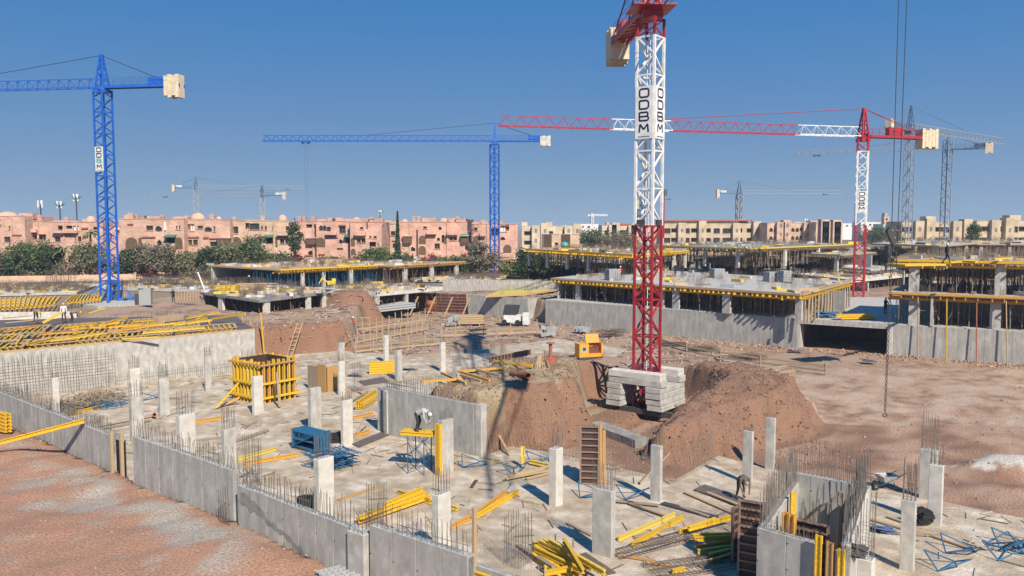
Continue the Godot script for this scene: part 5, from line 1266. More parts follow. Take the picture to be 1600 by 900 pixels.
func make_cranes() -> void:
	var ink := ["ink", "ink", "ink", "ink"]
	# main red and white crane in the pit; its jib reaches out over the camera
	var p := Vector3(9.25, 0.5, -56.6)
	var jy := yaw_of(Vector3(8.2, 0, -71.6), Vector3(9.25, 0, -56.6))
	var t := crane("red and white lattice tower crane standing on concrete ballast", p, 1.3, 2.5, 2, 0.16, 0.1, GRID, [[12.5, "red_crane"], [24.6, "white_paint"], [26.2, "red_crane"]], jy, {"fine": true, "main": "red_crane", "jib": [[10.0, "red_crane"], [10.0, "white_paint"], [26.0, "red_crane"]], "cj": 12.5, "step": 2.4, "jh": 1.1, "jw": 1.2, "apex": 6.0, "ties": [0.4, 0.8], "tie_mat": "rope", "tie_r": 0.06, "trolley": 31.7, "drop": 15.3, "rope_gap": 0.28, "rope_r": 0.013, "nw": 4, "wh": 2.8, "tube": 0.045})
	sign_panel(t, 1.3, GRID, 21.7, 3.45, [0, 1], ink, 1.02)
	var lad := MB.new()                                   # ladder up inside the mast
	for s in [-0.2, 0.2]: lad.rod(Vector3(s, 0.5, -0.35), Vector3(s, 26, -0.35), 0.03, 4)
	for i in 84: lad.rod(Vector3(-0.2, 0.6 + i * 0.3, -0.35), Vector3(0.2, 0.6 + i * 0.3, -0.35), 0.016, 3)
	var ladm := part(t, "ladder", lad, M.white_paint, false, Vector3.ZERO, GRID)
	for s in [-1.0, 1.0]:                                 # floodlights at the colour change
		var fl := MB.new(); fl.box(Vector3.ZERO, Vector3(0.55, 0.35, 0.2), GRID if s < 0 else GRID + PI / 2)
		part(t, "floodlight", fl, M.steel_dark, false, Vector3(s * 0.62, 12.7, 0.72 if s < 0 else 0.45))
	var plat := MB.new(); plat.box(Vector3(0, 26.85, 0), Vector3(2.9, 0.08, 2.8), jy)
	for z in [-1.45, 1.45]:
		for yy in [0.55, 1.05]: plat.rod(Basis(Vector3.UP, jy) * Vector3(-1.5, 26.9 + yy, z), Basis(Vector3.UP, jy) * Vector3(1.5, 26.9 + yy, z), 0.03, 4)
	part(t, "platform", plat, M.red_crane)
	# hook block hanging from that crane, with its chain
	var hk := Vector3(11.39, 12.73, -24.9); var hb := thing("hook_block", "grey steel hook block hanging on two ropes", "hook block", hk)
	var m := MB.new()
	for z in [-0.09, 0.09]:
		for i in 10:
			var a0 := PI * i / 9.0 - 0.0; var a1 := PI * (i + 1) / 9.0
			if i < 9: m.tri(Vector3(0, 0.05, z), Vector3(cos(a0) * 0.21, 0.05 + sin(a0) * 0.2, z), Vector3(cos(a1) * 0.21, 0.05 + sin(a1) * 0.2, z), Vector3(0, 0, signf(z)))
		m.tri(Vector3(-0.21, 0.05, z), Vector3(0.21, 0.05, z), Vector3(0, -0.36, z), Vector3(0, 0, signf(z)))
	var ol := []
	for i in 10: ol.append(Vector3(cos(PI * i / 9.0) * 0.21, 0.05 + sin(PI * i / 9.0) * 0.2, 0))
	ol.append(Vector3(0, -0.36, 0))
	for i in ol.size():
		var a: Vector3 = ol[i]; var b: Vector3 = ol[(i + 1) % ol.size()]
		m.quad(a + Vector3(0, 0, -0.09), b + Vector3(0, 0, -0.09), b + Vector3(0, 0, 0.09), a + Vector3(0, 0, 0.09), ((a + b) / 2).normalized())
	part(hb, "cheek_plate", m, M.steel_dark)
	for q in [Vector2(-0.07, 0.12), Vector2(0.07, 0.12), Vector2(0, -0.1)]:
		m = MB.new(); m.rod(Vector3(q.x, q.y, 0.09), Vector3(q.x, q.y, 0.105), 0.025, 8, -1, true); part(hb, "bolt", m, M.steel)
	m = MB.new(); m.rod(Vector3(0, -0.36, 0), Vector3(0, -0.5, 0), 0.03, 6)
	var hp := []
	for i in 9: hp.append(Vector3(sin(i * 0.62) * 0.11, -0.61 + cos(i * 0.62) * 0.11, 0))
	m.path(hp, 0.035, 6); part(hb, "hook", m, M.steel_dark)
	var ch := MB.new()
	for i in 62:
		var c := Vector3(-0.02 - i * 0.0008, -0.7 - i * 0.076, 0); var dx := Vector3(0.028, 0, 0) if i % 2 == 0 else Vector3(0, 0, 0.028)
		ch.rod(c + dx + Vector3(0, 0.045, 0), c + dx - Vector3(0, 0.045, 0), 0.01, 4); ch.rod(c - dx + Vector3(0, 0.045, 0), c - dx - Vector3(0, 0.045, 0), 0.01, 4)
	single("lifting_chain", ch, M.steel_dark, "long rusty chain dangling below the hook block", "chain", "", hk)
	m = MB.new()
	for i in 8: m.rod(Vector3(cos(i * 0.785) * 0.06, sin(i * 0.785) * 0.06, 0), Vector3(cos(i * 0.785 + 0.785) * 0.06, sin(i * 0.785 + 0.785) * 0.06, 0), 0.018, 4)
	single("chain_hook", m, M.steel_dark, "small ring hook at the lower end of the chain", "hook", "", hk + Vector3(-0.07, -5.48, 0))

	# big blue crane on the left
	p = Vector3(-53.37, 3, -110.04)
	t = crane("blue lattice crane with white sign, long arm reaching out to the left", p, 1.55, 2.75, 3, 0.2, 0.1, GRID + 0.25, [[27.2, "blue_crane"]], yaw_of(Vector3.ZERO, Vector3(-15, 0, -2.3)), {"main": "blue_crane", "jib": [[45.0, "blue_crane"]], "cj": 11.2, "jh": 1.15, "jw": 1.2, "apex": 4.2, "ties": [0.5], "tie_mat": "blue_rope", "nw": 4, "wh": 2.9, "step": 1.5, "trolley": 40.0, "tube": 0.06})
	sign_panel(t, 1.55, GRID + 0.25, 20.2, 3.2, [0], ["ink", "ink", "ink_green", "ink"], 0.95)
	for s in [[-1, -1], [-1, 1], [1, -1], [1, 1]]:
		m = MB.new(); m.beam(Vector3(s[0] * 0.75, 2.2, s[1] * 0.75), Vector3(s[0] * 2.2, 0.1, s[1] * 2.2), 0.2, 0.2); m.beam(Vector3(s[0] * 0.6, 0.2, s[1] * 0.6), Vector3(s[0] * 2.4, 0.2, s[1] * 2.4), 0.3, 0.3); part(t, "foot_brace", m, M.blue_crane, false, Vector3.ZERO, GRID + 0.25)
	# slim blue crane in the middle
	p = Vector3(-3.47, 3, -166.86)
	t = crane("slim blue lattice crane before the pink houses, whole arm in view", p, 1.25, 2.6, 2, 0.24, 0.12, GRID - 0.12, [[26.0, "blue_crane"]], PI, {"main": "blue_crane", "jib": [[45.2, "blue_crane"]], "cj": 11.2, "jh": 1.05, "jw": 1.1, "apex": 3.6, "ties": [0.57], "tie_mat": "blue_rope", "nw": 4, "wh": 2.1, "step": 1.7, "trolley": 37.5, "drop": 17.0, "wm": "concrete_pale", "tube": 0.09, "rope_r": 0.012})
	m = MB.new(); m.box(Vector3(0, 0.25, 0), Vector3(2.4, 0.5, 2.4), GRID); part(t, "footing", m, M.blue_crane)
	# red and white crane on the right
	p = Vector3(47.59, 3, -113.93)
	t = crane("striped red and white crane on the right, arm crossing the sky", p, 1.3, 2.5, 2, 0.2, 0.1, GRID + 0.35, [[9.8, "red_bright"], [19.6, "white_paint"], [21.3, "red_bright"]], yaw_of(Vector3.ZERO, Vector3(-48.6, 0, 12.0)), {"main": "red_bright", "jib": [[9.2, "white_paint"], [18.2, "red_bright"], [8.0, "white_paint"], [14.4, "red_bright"]], "cj": 11.5, "jh": 1.25, "jw": 1.2, "apex": 3.8, "ties": [0.62], "nw": 5, "wh": 2.7, "trolley": 31.0, "drop": 9.0, "step": 1.7, "tube": 0.05, "rope_r": 0.012, "wpos": 0.42, "wbox": 1.3})
	sign_panel(t, 1.3, GRID + 0.35, 14.6, 2.9, [0], ink, 0.8)
	# slate crane just right of it, and the farther ones
	t = crane("slate blue crane just right of the striped one, arm pointing away right", Vector3(78.11, 8.83, -165), 1.4, 3.0, 2, 0.13, 0.075, 0.6, [[22.0, "grey_crane"]], yaw_of(Vector3.ZERO, Vector3(0.78, 0, -0.63)), {"main": "slate_crane", "jib": [[44.0, "grey_crane"]], "cj": 9.0, "apex": 4.8, "nw": 2, "wh": 3.4, "ties": [0.6], "drop": 0.0, "step": 2.0, "tube": 0.06, "jh": 1.4})
	t = crane("pale crane with dark counter-arm at far right, arm pointing left", Vector3(98.56, 8.2, -190), 1.4, 3.0, 2, 0.14, 0.08, 0.4, [[21.2, "grey_crane"]], yaw_of(Vector3.ZERO, Vector3(-0.87, 0, -0.45)), {"main": "slate_crane", "jib": [[33.0, "grey_crane"]], "cj": 9.0, "apex": 3.5, "nw": 3, "wh": 2.4, "ties": [0.5], "drop": 0.0, "step": 2.0, "tube": 0.06, "jh": 1.2})
	t = crane("distant crane with white box on its arm, right of the red mast", Vector3(81.57, 7.72, -300), 1.7, 3.2, 1, 0.28, 0.18, 0.3, [[16.0, "grey_crane"]], yaw_of(Vector3.ZERO, Vector3(1, 0, -0.05)), {"main": "slate_crane", "jib": [[37.0, "grey_crane"]], "cj": 8.5, "apex": 4.6, "nw": 2, "wh": 3.2, "ties": [0.5], "drop": 0.0, "winch": "white_paint", "step": 2.4, "tube": 0.08, "tie_r": 0.06})
	t = crane("distant grey crane behind the domed pink house, taller of two", Vector3(-124.65, 8.96, -330), 1.7, 3.2, 1, 0.26, 0.17, 0.3, [[18.0, "grey_crane"]], yaw_of(Vector3.ZERO, Vector3(1, 0, -0.12)), {"main": "slate_crane", "jib": [[41.0, "grey_crane"]], "cj": 9.0, "apex": 4.2, "nw": 2, "wh": 2.8, "ties": [0.5], "drop": 0.0, "winch": "white_paint", "step": 2.4, "tube": 0.07})
	t = crane("distant grey crane with white counterweights behind the pink roofs, lower of two", Vector3(-89.62, 8.41, -300), 1.6, 3.2, 1, 0.26, 0.17, 0.3, [[14.5, "grey_crane"]], yaw_of(Vector3.ZERO, Vector3(-1, 0, -0.15)), {"main": "slate_crane", "jib": [[44.0, "grey_crane"]], "cj": 9.0, "apex": 3.6, "nw": 2, "wh": 2.8, "ties": [0.5], "drop": 0.0, "winch": "white_paint", "wm": "concrete_pale", "step": 2.4, "tube": 0.07})
	t = crane("distant dark crane half hidden behind the red and white mast", Vector3(50.68, 7.95, -330), 1.6, 3.2, 1, 0.26, 0.17, 0.3, [[12.5, "slate_crane"]], yaw_of(Vector3.ZERO, Vector3(0.3, 0, -1)), {"main": "slate_crane", "jib": [[40.0, "grey_crane"]], "cj": 9.0, "apex": 3.0, "nw": 2, "wh": 3.4, "ties": [0.5], "drop": 0.0, "step": 2.4, "tube": 0.07})
	t = crane("tiny white crane far off on the skyline", Vector3(67.14, 9.79, -700), 1.8, 3.6, 1, 0.5, 0.3, 0.3, [[10.5, "white_paint"]], yaw_of(Vector3.ZERO, Vector3(1, 0, -0.1)), {"main": "white_paint", "jib": [[12.0, "white_paint"]], "cj": 4.0, "apex": 2.0, "nw": 1, "wh": 2.0, "ties": [0.5], "drop": 0.0, "step": 3.0, "tube": 0.2})
	t = crane("crane of which only a beige counterweight on a dark arm shows", Vector3(133.41, 7.94, -200), 1.6, 3.2, 1, 0.26, 0.17, 0.3, [[18.0, "slate_crane"]], yaw_of(Vector3.ZERO, Vector3(1, 0, -0.2)), {"main": "slate_crane", "jib": [[30.0, "grey_crane"]], "cj": 10.4, "apex": 4.0, "nw": 2, "wh": 2.9, "ties": [0.5], "drop": 0.0, "step": 2.4, "tube": 0.07})

# ---------------------------------------------------------------- houses behind the site
func arch_fill(r: Array, dz: float) -> MB:         # flat panel with an arched head, r = [x, y, w, h]
	var mb := MB.new(); var x: float = r[0]; var y: float = r[1]; var w: float = r[2]; var h: float = r[3]
	var rad := w / 2; var y1 := y + maxf(h - rad, h * 0.4); var sy := y + h - y1
	mb.quad(Vector3(x, y, dz), Vector3(x + w, y, dz), Vector3(x + w, y1, dz), Vector3(x, y1, dz), Vector3(0, 0, 1))
	for i in 8:
		var a0 := PI * i / 8; var a1 := PI * (i + 1) / 8
		mb.tri(Vector3(x + rad, y1, dz), Vector3(x + rad + cos(a0) * rad, y1 + sin(a0) * sy, dz), Vector3(x + rad + cos(a1) * rad, y1 + sin(a1) * sy, dz), Vector3(0, 0, 1))
	return mb
func holed_wall(mb: MB, x0: float, y0: float, x1: float, y1: float, holes: Array, dep: float) -> void:
	var xs := [x0, x1]; var ys := [y0, y1]
	for h in holes:
		xs.append(clampf(h[0], x0, x1)); xs.append(clampf(h[0] + h[2], x0, x1)); ys.append(clampf(h[1], y0, y1)); ys.append(clampf(h[1] + h[3], y0, y1))
	xs.sort(); ys.sort()
	for i in xs.size() - 1:
		for j in ys.size() - 1:
			if xs[i + 1] - xs[i] < 0.001 or ys[j + 1] - ys[j] < 0.001: continue
			var cx: float = (xs[i] + xs[i + 1]) / 2; var cy: float = (ys[j] + ys[j + 1]) / 2; var skip := false
			for h in holes: skip = skip or (cx > h[0] and cx < h[0] + h[2] and cy > h[1] and cy < h[1] + h[3])
			if not skip: mb.quad(Vector3(xs[i], ys[j], 0), Vector3(xs[i + 1], ys[j], 0), Vector3(xs[i + 1], ys[j + 1], 0), Vector3(xs[i], ys[j + 1], 0), Vector3(0, 0, 1))
	for h in holes:
		var a := Vector3(h[0], h[1], 0); var b := Vector3(h[0] + h[2], h[1], 0); var c := Vector3(h[0] + h[2], h[1] + h[3], 0); var d := Vector3(h[0], h[1] + h[3], 0); var z := Vector3(0, 0, -dep)
		mb.quad(a, b, b + z, a + z, Vector3.UP); mb.quad(d, c, c + z, d + z, Vector3.DOWN); mb.quad(a, d, d + z, a + z, Vector3.RIGHT); mb.quad(b, c, c + z, b + z, Vector3.LEFT)
# body = world rect on the facade plane; feats = [kind, rect]
func house(label: String, body: Array, zf: float, dep: float, m: String, feats: Array, nm := "pink_house", group := "pink houses behind the site") -> Node3D:
	var ox: float = body[0] + body[2] / 2
	var t := thing(nm, label, "house", Vector3(ox, 2.4, -zf), 0.0, group)
	var L := func(r: Array) -> Array: return [r[0] - ox, r[1] - 2.4, r[2], r[3]]
	var b: Array = L.call(body)
	var top: float = b[1] + b[3]; var x0: float = b[0]; var x1: float = b[0] + b[2]
	if nm == "pink_house":                             # further small windows where the front is still bare
		var more := []
		for i in 26:
			var rw := rng.randf_range(0.7, 1.5); var rx: float = body[0] + rng.randf_range(0.6, body[2] - 2.2); var ry: float = body[1] + body[3] - [2.5, 5.6, 8.6][i % 3] + rng.randf_range(-0.25, 0.25)
			var rr := Rect2(rx - 0.5, ry - 0.4, rw + 1.0, 1.9); var free := true
			for f in feats + more: free = free and not rr.intersects(Rect2(f[1][0], f[1][1], f[1][2], f[1][3]))
			if free and more.size() < 6: more.append([["win", "dark", "win", "arch"][rng.randi() % 4], [rx, ry, rw, rng.randf_range(0.8, 1.3)]])
			if free and rng.randf() < 0.4: more.append(["band", [rx - 0.2, ry + 1.45, rw + 0.4, 0.25]])
		feats = feats + more
	var holes := []
	for f in feats:
		if f[0] in ["win", "dark", "lat", "arch", "curtain", "bay"] and nm == "pink_house":
			var q: Array = f[1]; f[1] = [q[0] - q[2] * 0.1, q[1] - q[3] * 0.08, q[2] * 1.2, q[3] * 1.16]
		if f[0] in ["win", "dark", "pane", "curtain", "arch"]: holes.append(L.call(f[1]))
	var wl := MB.new()
	holed_wall(wl, x0, 0.0, x1, top, holes, 0.4)
	if holes.size() > 0:                               # a room behind every opening: floor, ceiling, side and rear walls
		var rm := MB.new()
		for h in holes:
			var a := Vector3(h[0] - 0.5, h[1] - 0.15, -0.42); var w := Vector3(h[2] + 1.0, 0, 0); var u := Vector3(0, h[3] + 0.4, 0); var d := Vector3(0, 0, -3.6)
			rm.quad(a, a + w, a + w + d, a + d, Vector3.UP); rm.quad(a + u, a + u + w, a + u + w + d, a + u + d, Vector3.DOWN)
			rm.quad(a, a + u, a + u + d, a + d, Vector3.RIGHT); rm.quad(a + w, a + w + u, a + w + u + d, a + w + d, Vector3.LEFT); rm.quad(a + d, a + d + w, a + d + w + u, a + d + u, Vector3(0, 0, 1))
		part(t, "rooms", rm, M[m], true)
	wl.quad(Vector3(x0, 0, 0), Vector3(x0, top, 0), Vector3(x0, top, -dep), Vector3(x0, 0, -dep), Vector3.LEFT)
	wl.quad(Vector3(x1, 0, 0), Vector3(x1, top, 0), Vector3(x1, top, -dep), Vector3(x1, 0, -dep), Vector3.RIGHT)
	wl.quad(Vector3(x0, 0, -dep), Vector3(x1, 0, -dep), Vector3(x1, top, -dep), Vector3(x0, top, -dep), Vector3.FORWARD)
	part(t, "wall", wl, M[m])
	var mb := MB.new(); mb.quad(Vector3(x0, top - 0.5, 0), Vector3(x1, top - 0.5, 0), Vector3(x1, top - 0.5, -dep), Vector3(x0, top - 0.5, -dep), Vector3.UP)
	mb.quad(Vector3(x0, top - 0.6, -0.25), Vector3(x1, top - 0.6, -0.25), Vector3(x1, top, -0.25), Vector3(x0, top, -0.25), Vector3.FORWARD); mb.box(Vector3(0, top + 0.03, -0.12), Vector3(b[2] + 0.1, 0.12, 0.42))
	part(t, "roof", mb, M[m])
	if nm == "pink_house":                             # set-back roof rooms and shallow pilasters
		var k := int(b[2] / 2.6)
		for i in k:
			var rx: float = x0 + (i + 0.5) * b[2] / k
			if rng.randf() < 0.55:
				var hh := rng.randf_range(0.2, 0.9); mb = MB.new(); mb.box(Vector3(rx, top + hh / 2 - 0.3, -1.6 - rng.randf() * 3.0), Vector3(b[2] / k * 1.05, hh + 0.6, 2.6)); part(t, "roof_room", mb, M[m])
			if rng.randf() < 0.4:
				mb = MB.new(); mb.box(Vector3(rx + b[2] / k * 0.5, top * 0.5, 0.1), Vector3(0.35, top - 0.2, 0.24)); part(t, "pilaster", mb, M[m])
	for f in feats:
		var r: Array = L.call(f[1]); var cx: float = r[0] + r[2] / 2; var cy: float = r[1] + r[3] / 2
		match f[0]:
			"win", "pane", "curtain":
				mb = MB.new(); mb.box(Vector3(cx, cy, -0.38), Vector3(r[2], r[3], 0.03)); var p := part(t, "window", mb, M.glass if f[0] != "curtain" else M.roof_white)
				mb = MB.new(); mb.box(Vector3(cx, cy, -0.34), Vector3(0.09, r[3], 0.05)); mb.box(Vector3(cx, r[1] + r[3] - 0.05, -0.34), Vector3(r[2], 0.1, 0.05)); part(p, "frame", mb, M.lattice)
				mb = MB.new(); mb.box(Vector3(cx, r[1] - 0.06, 0.06), Vector3(r[2] + 0.3, 0.12, 0.2)); part(p, "sill", mb, M[m])
			"dark":
				mb = MB.new(); mb.box(Vector3(cx, r[1] + 0.35, -0.05), Vector3(r[2], 0.06, 0.06)); mb.box(Vector3(cx, r[1] + 0.1, -0.05), Vector3(r[2], 0.2, 0.05)); part(t, "railing", mb, M[m])
			"arch":
				mb = MB.new(); mb.box(Vector3(cx, cy, -0.38), Vector3(r[2], r[3], 0.03)); part(t, "window", mb, M.glass)
				mb = MB.new()
				for s in [-1, 1]: mb.tri(Vector3(cx + s * r[2] / 2, r[1] + r[3], 0.004), Vector3(cx, r[1] + r[3], 0.004), Vector3(cx + s * r[2] / 2, r[1] + r[3] * 0.6, 0.004), Vector3(0, 0, 1))
				part(t, "arch_head", mb, M[m])
			"lat":
				part(t, "lattice_screen", arch_fill(r, 0.06), M.lattice)
			"bay":
				mb = MB.new(); mb.box(Vector3(cx, cy, 0.45), Vector3(r[2], r[3], 0.9)); var p := part(t, "bay_window", mb, M.lattice)
				mb = MB.new(); mb.box(Vector3(cx, r[1] + r[3] + 0.1, 0.5), Vector3(r[2] + 0.3, 0.2, 1.2)); part(p, "hood", mb, M.plaster_tan)
				for i in 4:
					mb = MB.new(); mb.box(Vector3(r[0] + (i + 0.5) * r[2] / 4, cy + r[3] * 0.12, 0.91), Vector3(r[2] * 0.13, r[3] * 0.6, 0.04)); part(p, "slit", mb, M.lattice)
			"bal":
				mb = MB.new(); mb.box(Vector3(cx, cy, 0.5), Vector3(r[2], r[3], 1.0)); part(t, "balcony", mb, M[m])
			"band":
				mb = MB.new(); mb.box(Vector3(cx, cy, 0.12), Vector3(r[2], r[3] * 0.7, 0.3)); part(t, "hood", mb, M.pipe_red)
			"can":
				mb = MB.new(); mb.obox(Vector3(cx, cy, 0.6), Vector3(r[2] / 2, 0, 0), Vector3(0, 0.06, 0.0), Vector3(0, -0.25, 0.7)); mb.box(Vector3(cx, r[1] - 0.15, 0.95), Vector3(r[2], 0.14, 0.14)); part(t, "canopy", mb, M.green_tile)
			"chim":
				mb = MB.new(); var y0 := top - 0.5; mb.box(Vector3(cx, (y0 + cy) / 2, -1.2), Vector3(r[2], cy - y0, 1.0)); mb.box(Vector3(cx, cy + 0.2, -1.2), Vector3(r[2] * 1.25, 0.14, 1.25)); mb.box(Vector3(cx, cy + 0.45, -1.2), Vector3(r[2] * 0.9, 0.2, 0.9)); part(t, "chimney", mb, M[m])
			"dome":
				mb = MB.new(); var pr := []
				for i in 9: pr.append(Vector2(r[2] / 2 * cos(i * PI / 16), r[3] * sin(i * PI / 16)))
				pr.append(Vector2(0, r[3])); mb.lathe(Vector3(cx, r[1], -3.0), [Vector2(r[2] / 2, -1.0)] + pr, 18); part(t, "dome", mb, M.plaster_tan)
			"box":
				mb = MB.new(); mb.box(Vector3(cx, cy, -2.5), Vector3(r[2], r[3], 4.0)); part(t, "rooftop_room", mb, M[m])
			"tower":
				mb = MB.new(); mb.box(Vector3(cx, cy, -0.3), Vector3(r[2], r[3], 3.4)); var p := part(t, "stair_tower", mb, M[m])
				for q in 3:
					mb = MB.new(); mb.box(Vector3(cx, r[1] + 2.4 + q * 3.1, 1.41), Vector3(0.8, 1.3, 0.03)); part(p, "window", mb, M.glass)
			"tank":
				mb = MB.new(); mb.lathe(Vector3(cx, top - 0.4, -2.0), [Vector2(r[2] / 2, 0), Vector2(r[2] / 2, r[3] + 0.4), Vector2(r[2] * 0.3, r[3] + 0.6), Vector2(0, r[3] + 0.6)], 10); part(t, "water_tank", mb, M.steel_dark)
			"white":
				mb = MB.new(); mb.box(Vector3(cx, cy, 0.1), Vector3(r[2], r[3], 0.3)); part(t, "white_panel", mb, M.roof_white)
			"pipe":
				mb = MB.new(); mb.box(Vector3(cx, cy, 0.06), Vector3(r[2], r[3], 0.16)); part(t, "downpipe", mb, M.ply_brown)
	return t
func apartments(label: String, body: Array, zf: float, m: String, floors: int, bays: Array, extra: Array, nm := "apartment_block") -> void:
	var feats := []
	for f in floors:
		for q in bays:                                  # [position 0..1, width in metres, kind]
			var fh: float = (body[3] - 1.2) / floors
			feats.append([q[2], [body[0] + q[0] * body[2] - q[1] / 2, body[1] + f * fh + fh * 0.32, q[1], fh * 0.52]])
	for i in 4:
		var bw := 2.6; extra.append(["tower", [body[0] + body[2] * (i + 0.5) / 4.0 + [0.8, -1.2, 1.5, -0.6][i], body[1], bw, body[3] + [0.2, 0.9, 0.1, 0.7][i]]])
	house(label, body, zf, 11.0, m, feats + extra, nm, "apartment blocks beyond the site")
func make_town() -> void:
	house("pink house with rounded dome at the row's left end", [-116.63, 2.45, 13.84, 12.43], 176.0, 12.0, "plaster_pink", [["dome", [-110.08, 14.75, 4.1, 1.21]], ["win", [-107.21, 9.56, 1.12, 0.94]], ["dark", [-107.17, 7.6, 1.11, 0.68]], ["win", [-106.15, 12.12, 0.44, 0.74]], ["chim", [-104.57, 14.35, 0.7, 0.54]], ["band", [-105.4, 10.84, 1.9, 0.27]]])
	house("pink house with green plants on its upper terrace", [-105.1, 2.27, 6.82, 11.55], 179.0, 12.0, "plaster_pink", [["chim", [-102.23, 14.37, 0.98, 0.55]], ["dark", [-104.38, 12.32, 1.41, 0.96]], ["win", [-104.36, 9.71, 1.27, 0.82]], ["dark", [-102.71, 9.71, 2.38, 1.1]], ["bal", [-104.69, 11.49, 3.05, 0.69]], ["dark", [-102.11, 7.65, 1, 0.96]], ["white", [-100.73, 7.65, 0.3, 0.55]], ["band", [-102.79, 10.94, 2.76, 0.27]]])
	house("pink house with rooftop rail and small dome, three window rows", [-96.68, 2.51, 10.8, 11.16], 175.0, 12.0, "plaster_pink", [["dome", [-90.85, 13.67, 2.2, 1.34]], ["chim", [-94.19, 13.94, 0.69, 0.53]], ["chim", [-87.35, 13.94, 0.56, 0.53]], ["dark", [-95.22, 11.79, 0.85, 1.07]], ["dark", [-93.46, 12.06, 1.11, 0.8]], ["curtain", [-91.99, 11.93, 0.98, 0.94]], ["band", [-90.24, 12.2, 1.36, 0.4]], ["win", [-87.82, 12.06, 0.83, 0.54]], ["bal", [-96.04, 11.39, 5.13, 0.54]], ["win", [-95.98, 9.58, 1.05, 0.94]], ["win", [-91.68, 9.72, 1.11, 0.87]], ["band", [-94.19, 10.86, 1.89, 0.27]], ["band", [-90.04, 10.45, 1.1, 0.54]], ["win", [-96.07, 7.63, 1.04, 0.67]], ["dark", [-91.76, 7.5, 1.12, 1.21]], ["dark", [-89.6, 7.77, 0.98, 0.94]]])
	house("low pink link house with white parapet behind the blue mast", [-87.76, 2.88, 4.72, 9.57], 178.0, 10.0, "plaster_rose", [["white", [-84.69, 12.05, 1.93, 0.41]], ["win", [-84.16, 11.37, 0.84, 0.55]], ["arch", [-84.5, 5.76, 1.27, 0.96]]])
	house("pink house with green canopy, arched screens and pointed window", [-80.99, 2.16, 13.35, 12.15], 172.0, 12.0, "plaster_pink", [["chim", [-79.5, 14.71, 1.08, 0.66]], ["tank", [-76.6, 14.58, 0.54, 0.53]], ["chim", [-72.79, 14.31, 0.68, 0.53]], ["win", [-75.36, 12.08, 1.21, 0.79]], ["lat", [-79.59, 8.12, 2.06, 2.24]], ["lat", [-77.05, 9.18, 0.57, 1.19]], ["band", [-76.35, 10.37, 2.79, 0.4]], ["arch", [-73.22, 8.91, 0.83, 1.06]], ["can", [-71.45, 10.63, 2.26, 0.4]], ["dark", [-71.23, 9.18, 1.49, 1.32]], ["lat", [-69.54, 8.25, 1.39, 2.11]], ["win", [-69.29, 12.21, 0.28, 0.66]], ["win", [-68.7, 12.21, 0.28, 0.66]], ["white", [-71.67, 11.95, 0.38, 1.71]]])
	house("pink house with large dome and white curtained terrace window", [-68.79, 2.03, 9.97, 12.16], 174.0, 12.0, "plaster_pink", [["dome", [-68.17, 14.2, 3.11, 1.46]], ["chim", [-68.57, 14.2, 0.95, 0.53]], ["chim", [-63.36, 14.46, 0.95, 0.66]], ["dome", [-62.7, 14.2, 1.08, 0.66]], ["curtain", [-67.17, 11.93, 0.84, 1.2]], ["dark", [-67.7, 11.93, 0.57, 1.2]], ["win", [-65.55, 12.33, 0.95, 0.53]], ["band", [-68.28, 10.34, 2.95, 0.4]], ["win", [-67.65, 9, 0.76, 0.93]], ["win", [-66.58, 9, 0.83, 0.93]], ["band", [-64.41, 10.2, 1.08, 0.53]], ["win", [-62.23, 11.8, 0.29, 0.93]], ["bay", [-61.1, 8.87, 2.17, 1.33]], ["dark", [-61.13, 7.8, 1.62, 0.67]]])
	house("pink house with blue-grey glazed terrace and domed roof", [-59.82, 1.77, 12.86, 12.17], 176.0, 12.0, "plaster_tan", [["chim", [-59.24, 13.94, 0.82, 0.54]], ["chim", [-53.16, 14.21, 0.82, 0.54]], ["dome", [-50.2, 13.94, 3, 1.34]], ["pane", [-55.51, 12.06, 2.19, 1.35]], ["dark", [-56.18, 12.06, 0.71, 1.35]], ["win", [-52.94, 12.19, 0.35, 0.54]], ["win", [-52.13, 12.06, 0.35, 0.67]], ["win", [-50.58, 12.06, 0.28, 0.54]], ["lat", [-59.24, 8.55, 1.94, 1.89]], ["can", [-52.16, 10.57, 1.9, 0.4]], ["dark", [-51.93, 8.95, 1.38, 1.49]], ["lat", [-50.45, 8.55, 0.85, 1.89]], ["win", [-47.68, 11.92, 0.69, 0.81]], ["bal", [-49.32, 10.84, 2.31, 0.81]], ["band", [-49.33, 10.3, 2.3, 0.27]], ["win", [-48.95, 9.16, 0.76, 0.88]], ["win", [-47.87, 9.16, 0.76, 0.88]]])
	house("pink house with pergola arches and bay window, dark downpipe", [-47.75, 1.51, 13.35, 12.31], 178.0, 12.0, "plaster_rose", [["chim", [-45.99, 14.09, 0.83, 0.68]], ["chim", [-44.9, 14.09, 0.69, 0.54]], ["chim", [-43.13, 14.09, 0.97, 0.68]], ["chim", [-36.99, 13.82, 0.83, 0.54]], ["tank", [-38.76, 13.95, 0.69, 0.54]], ["dark", [-43.7, 12.32, 1.65, 0.82]], ["arch", [-41.12, 11.91, 0.7, 1.09]], ["arch", [-40.36, 11.91, 0.7, 1.09]], ["win", [-39.48, 11.77, 0.7, 0.82]], ["bal", [-39.63, 10.96, 2.33, 0.68]], ["band", [-39.5, 10.27, 2.33, 0.41]], ["lat", [-41.72, 8.5, 1.67, 1.78]], ["arch", [-36.92, 9.18, 0.63, 0.82]], ["arch", [-43.53, 6.72, 1.11, 0.82]], ["bay", [-43.63, 9.05, 1.66, 1.09]], ["can", [-35.67, 10.61, 1.24, 0.34]], ["dark", [-35.42, 9.05, 0.84, 1.37]], ["pipe", [-42.11, 6.17, 0.33, 7.1]], ["dark", [-37.36, 7.54, 1.1, 0.55]]])
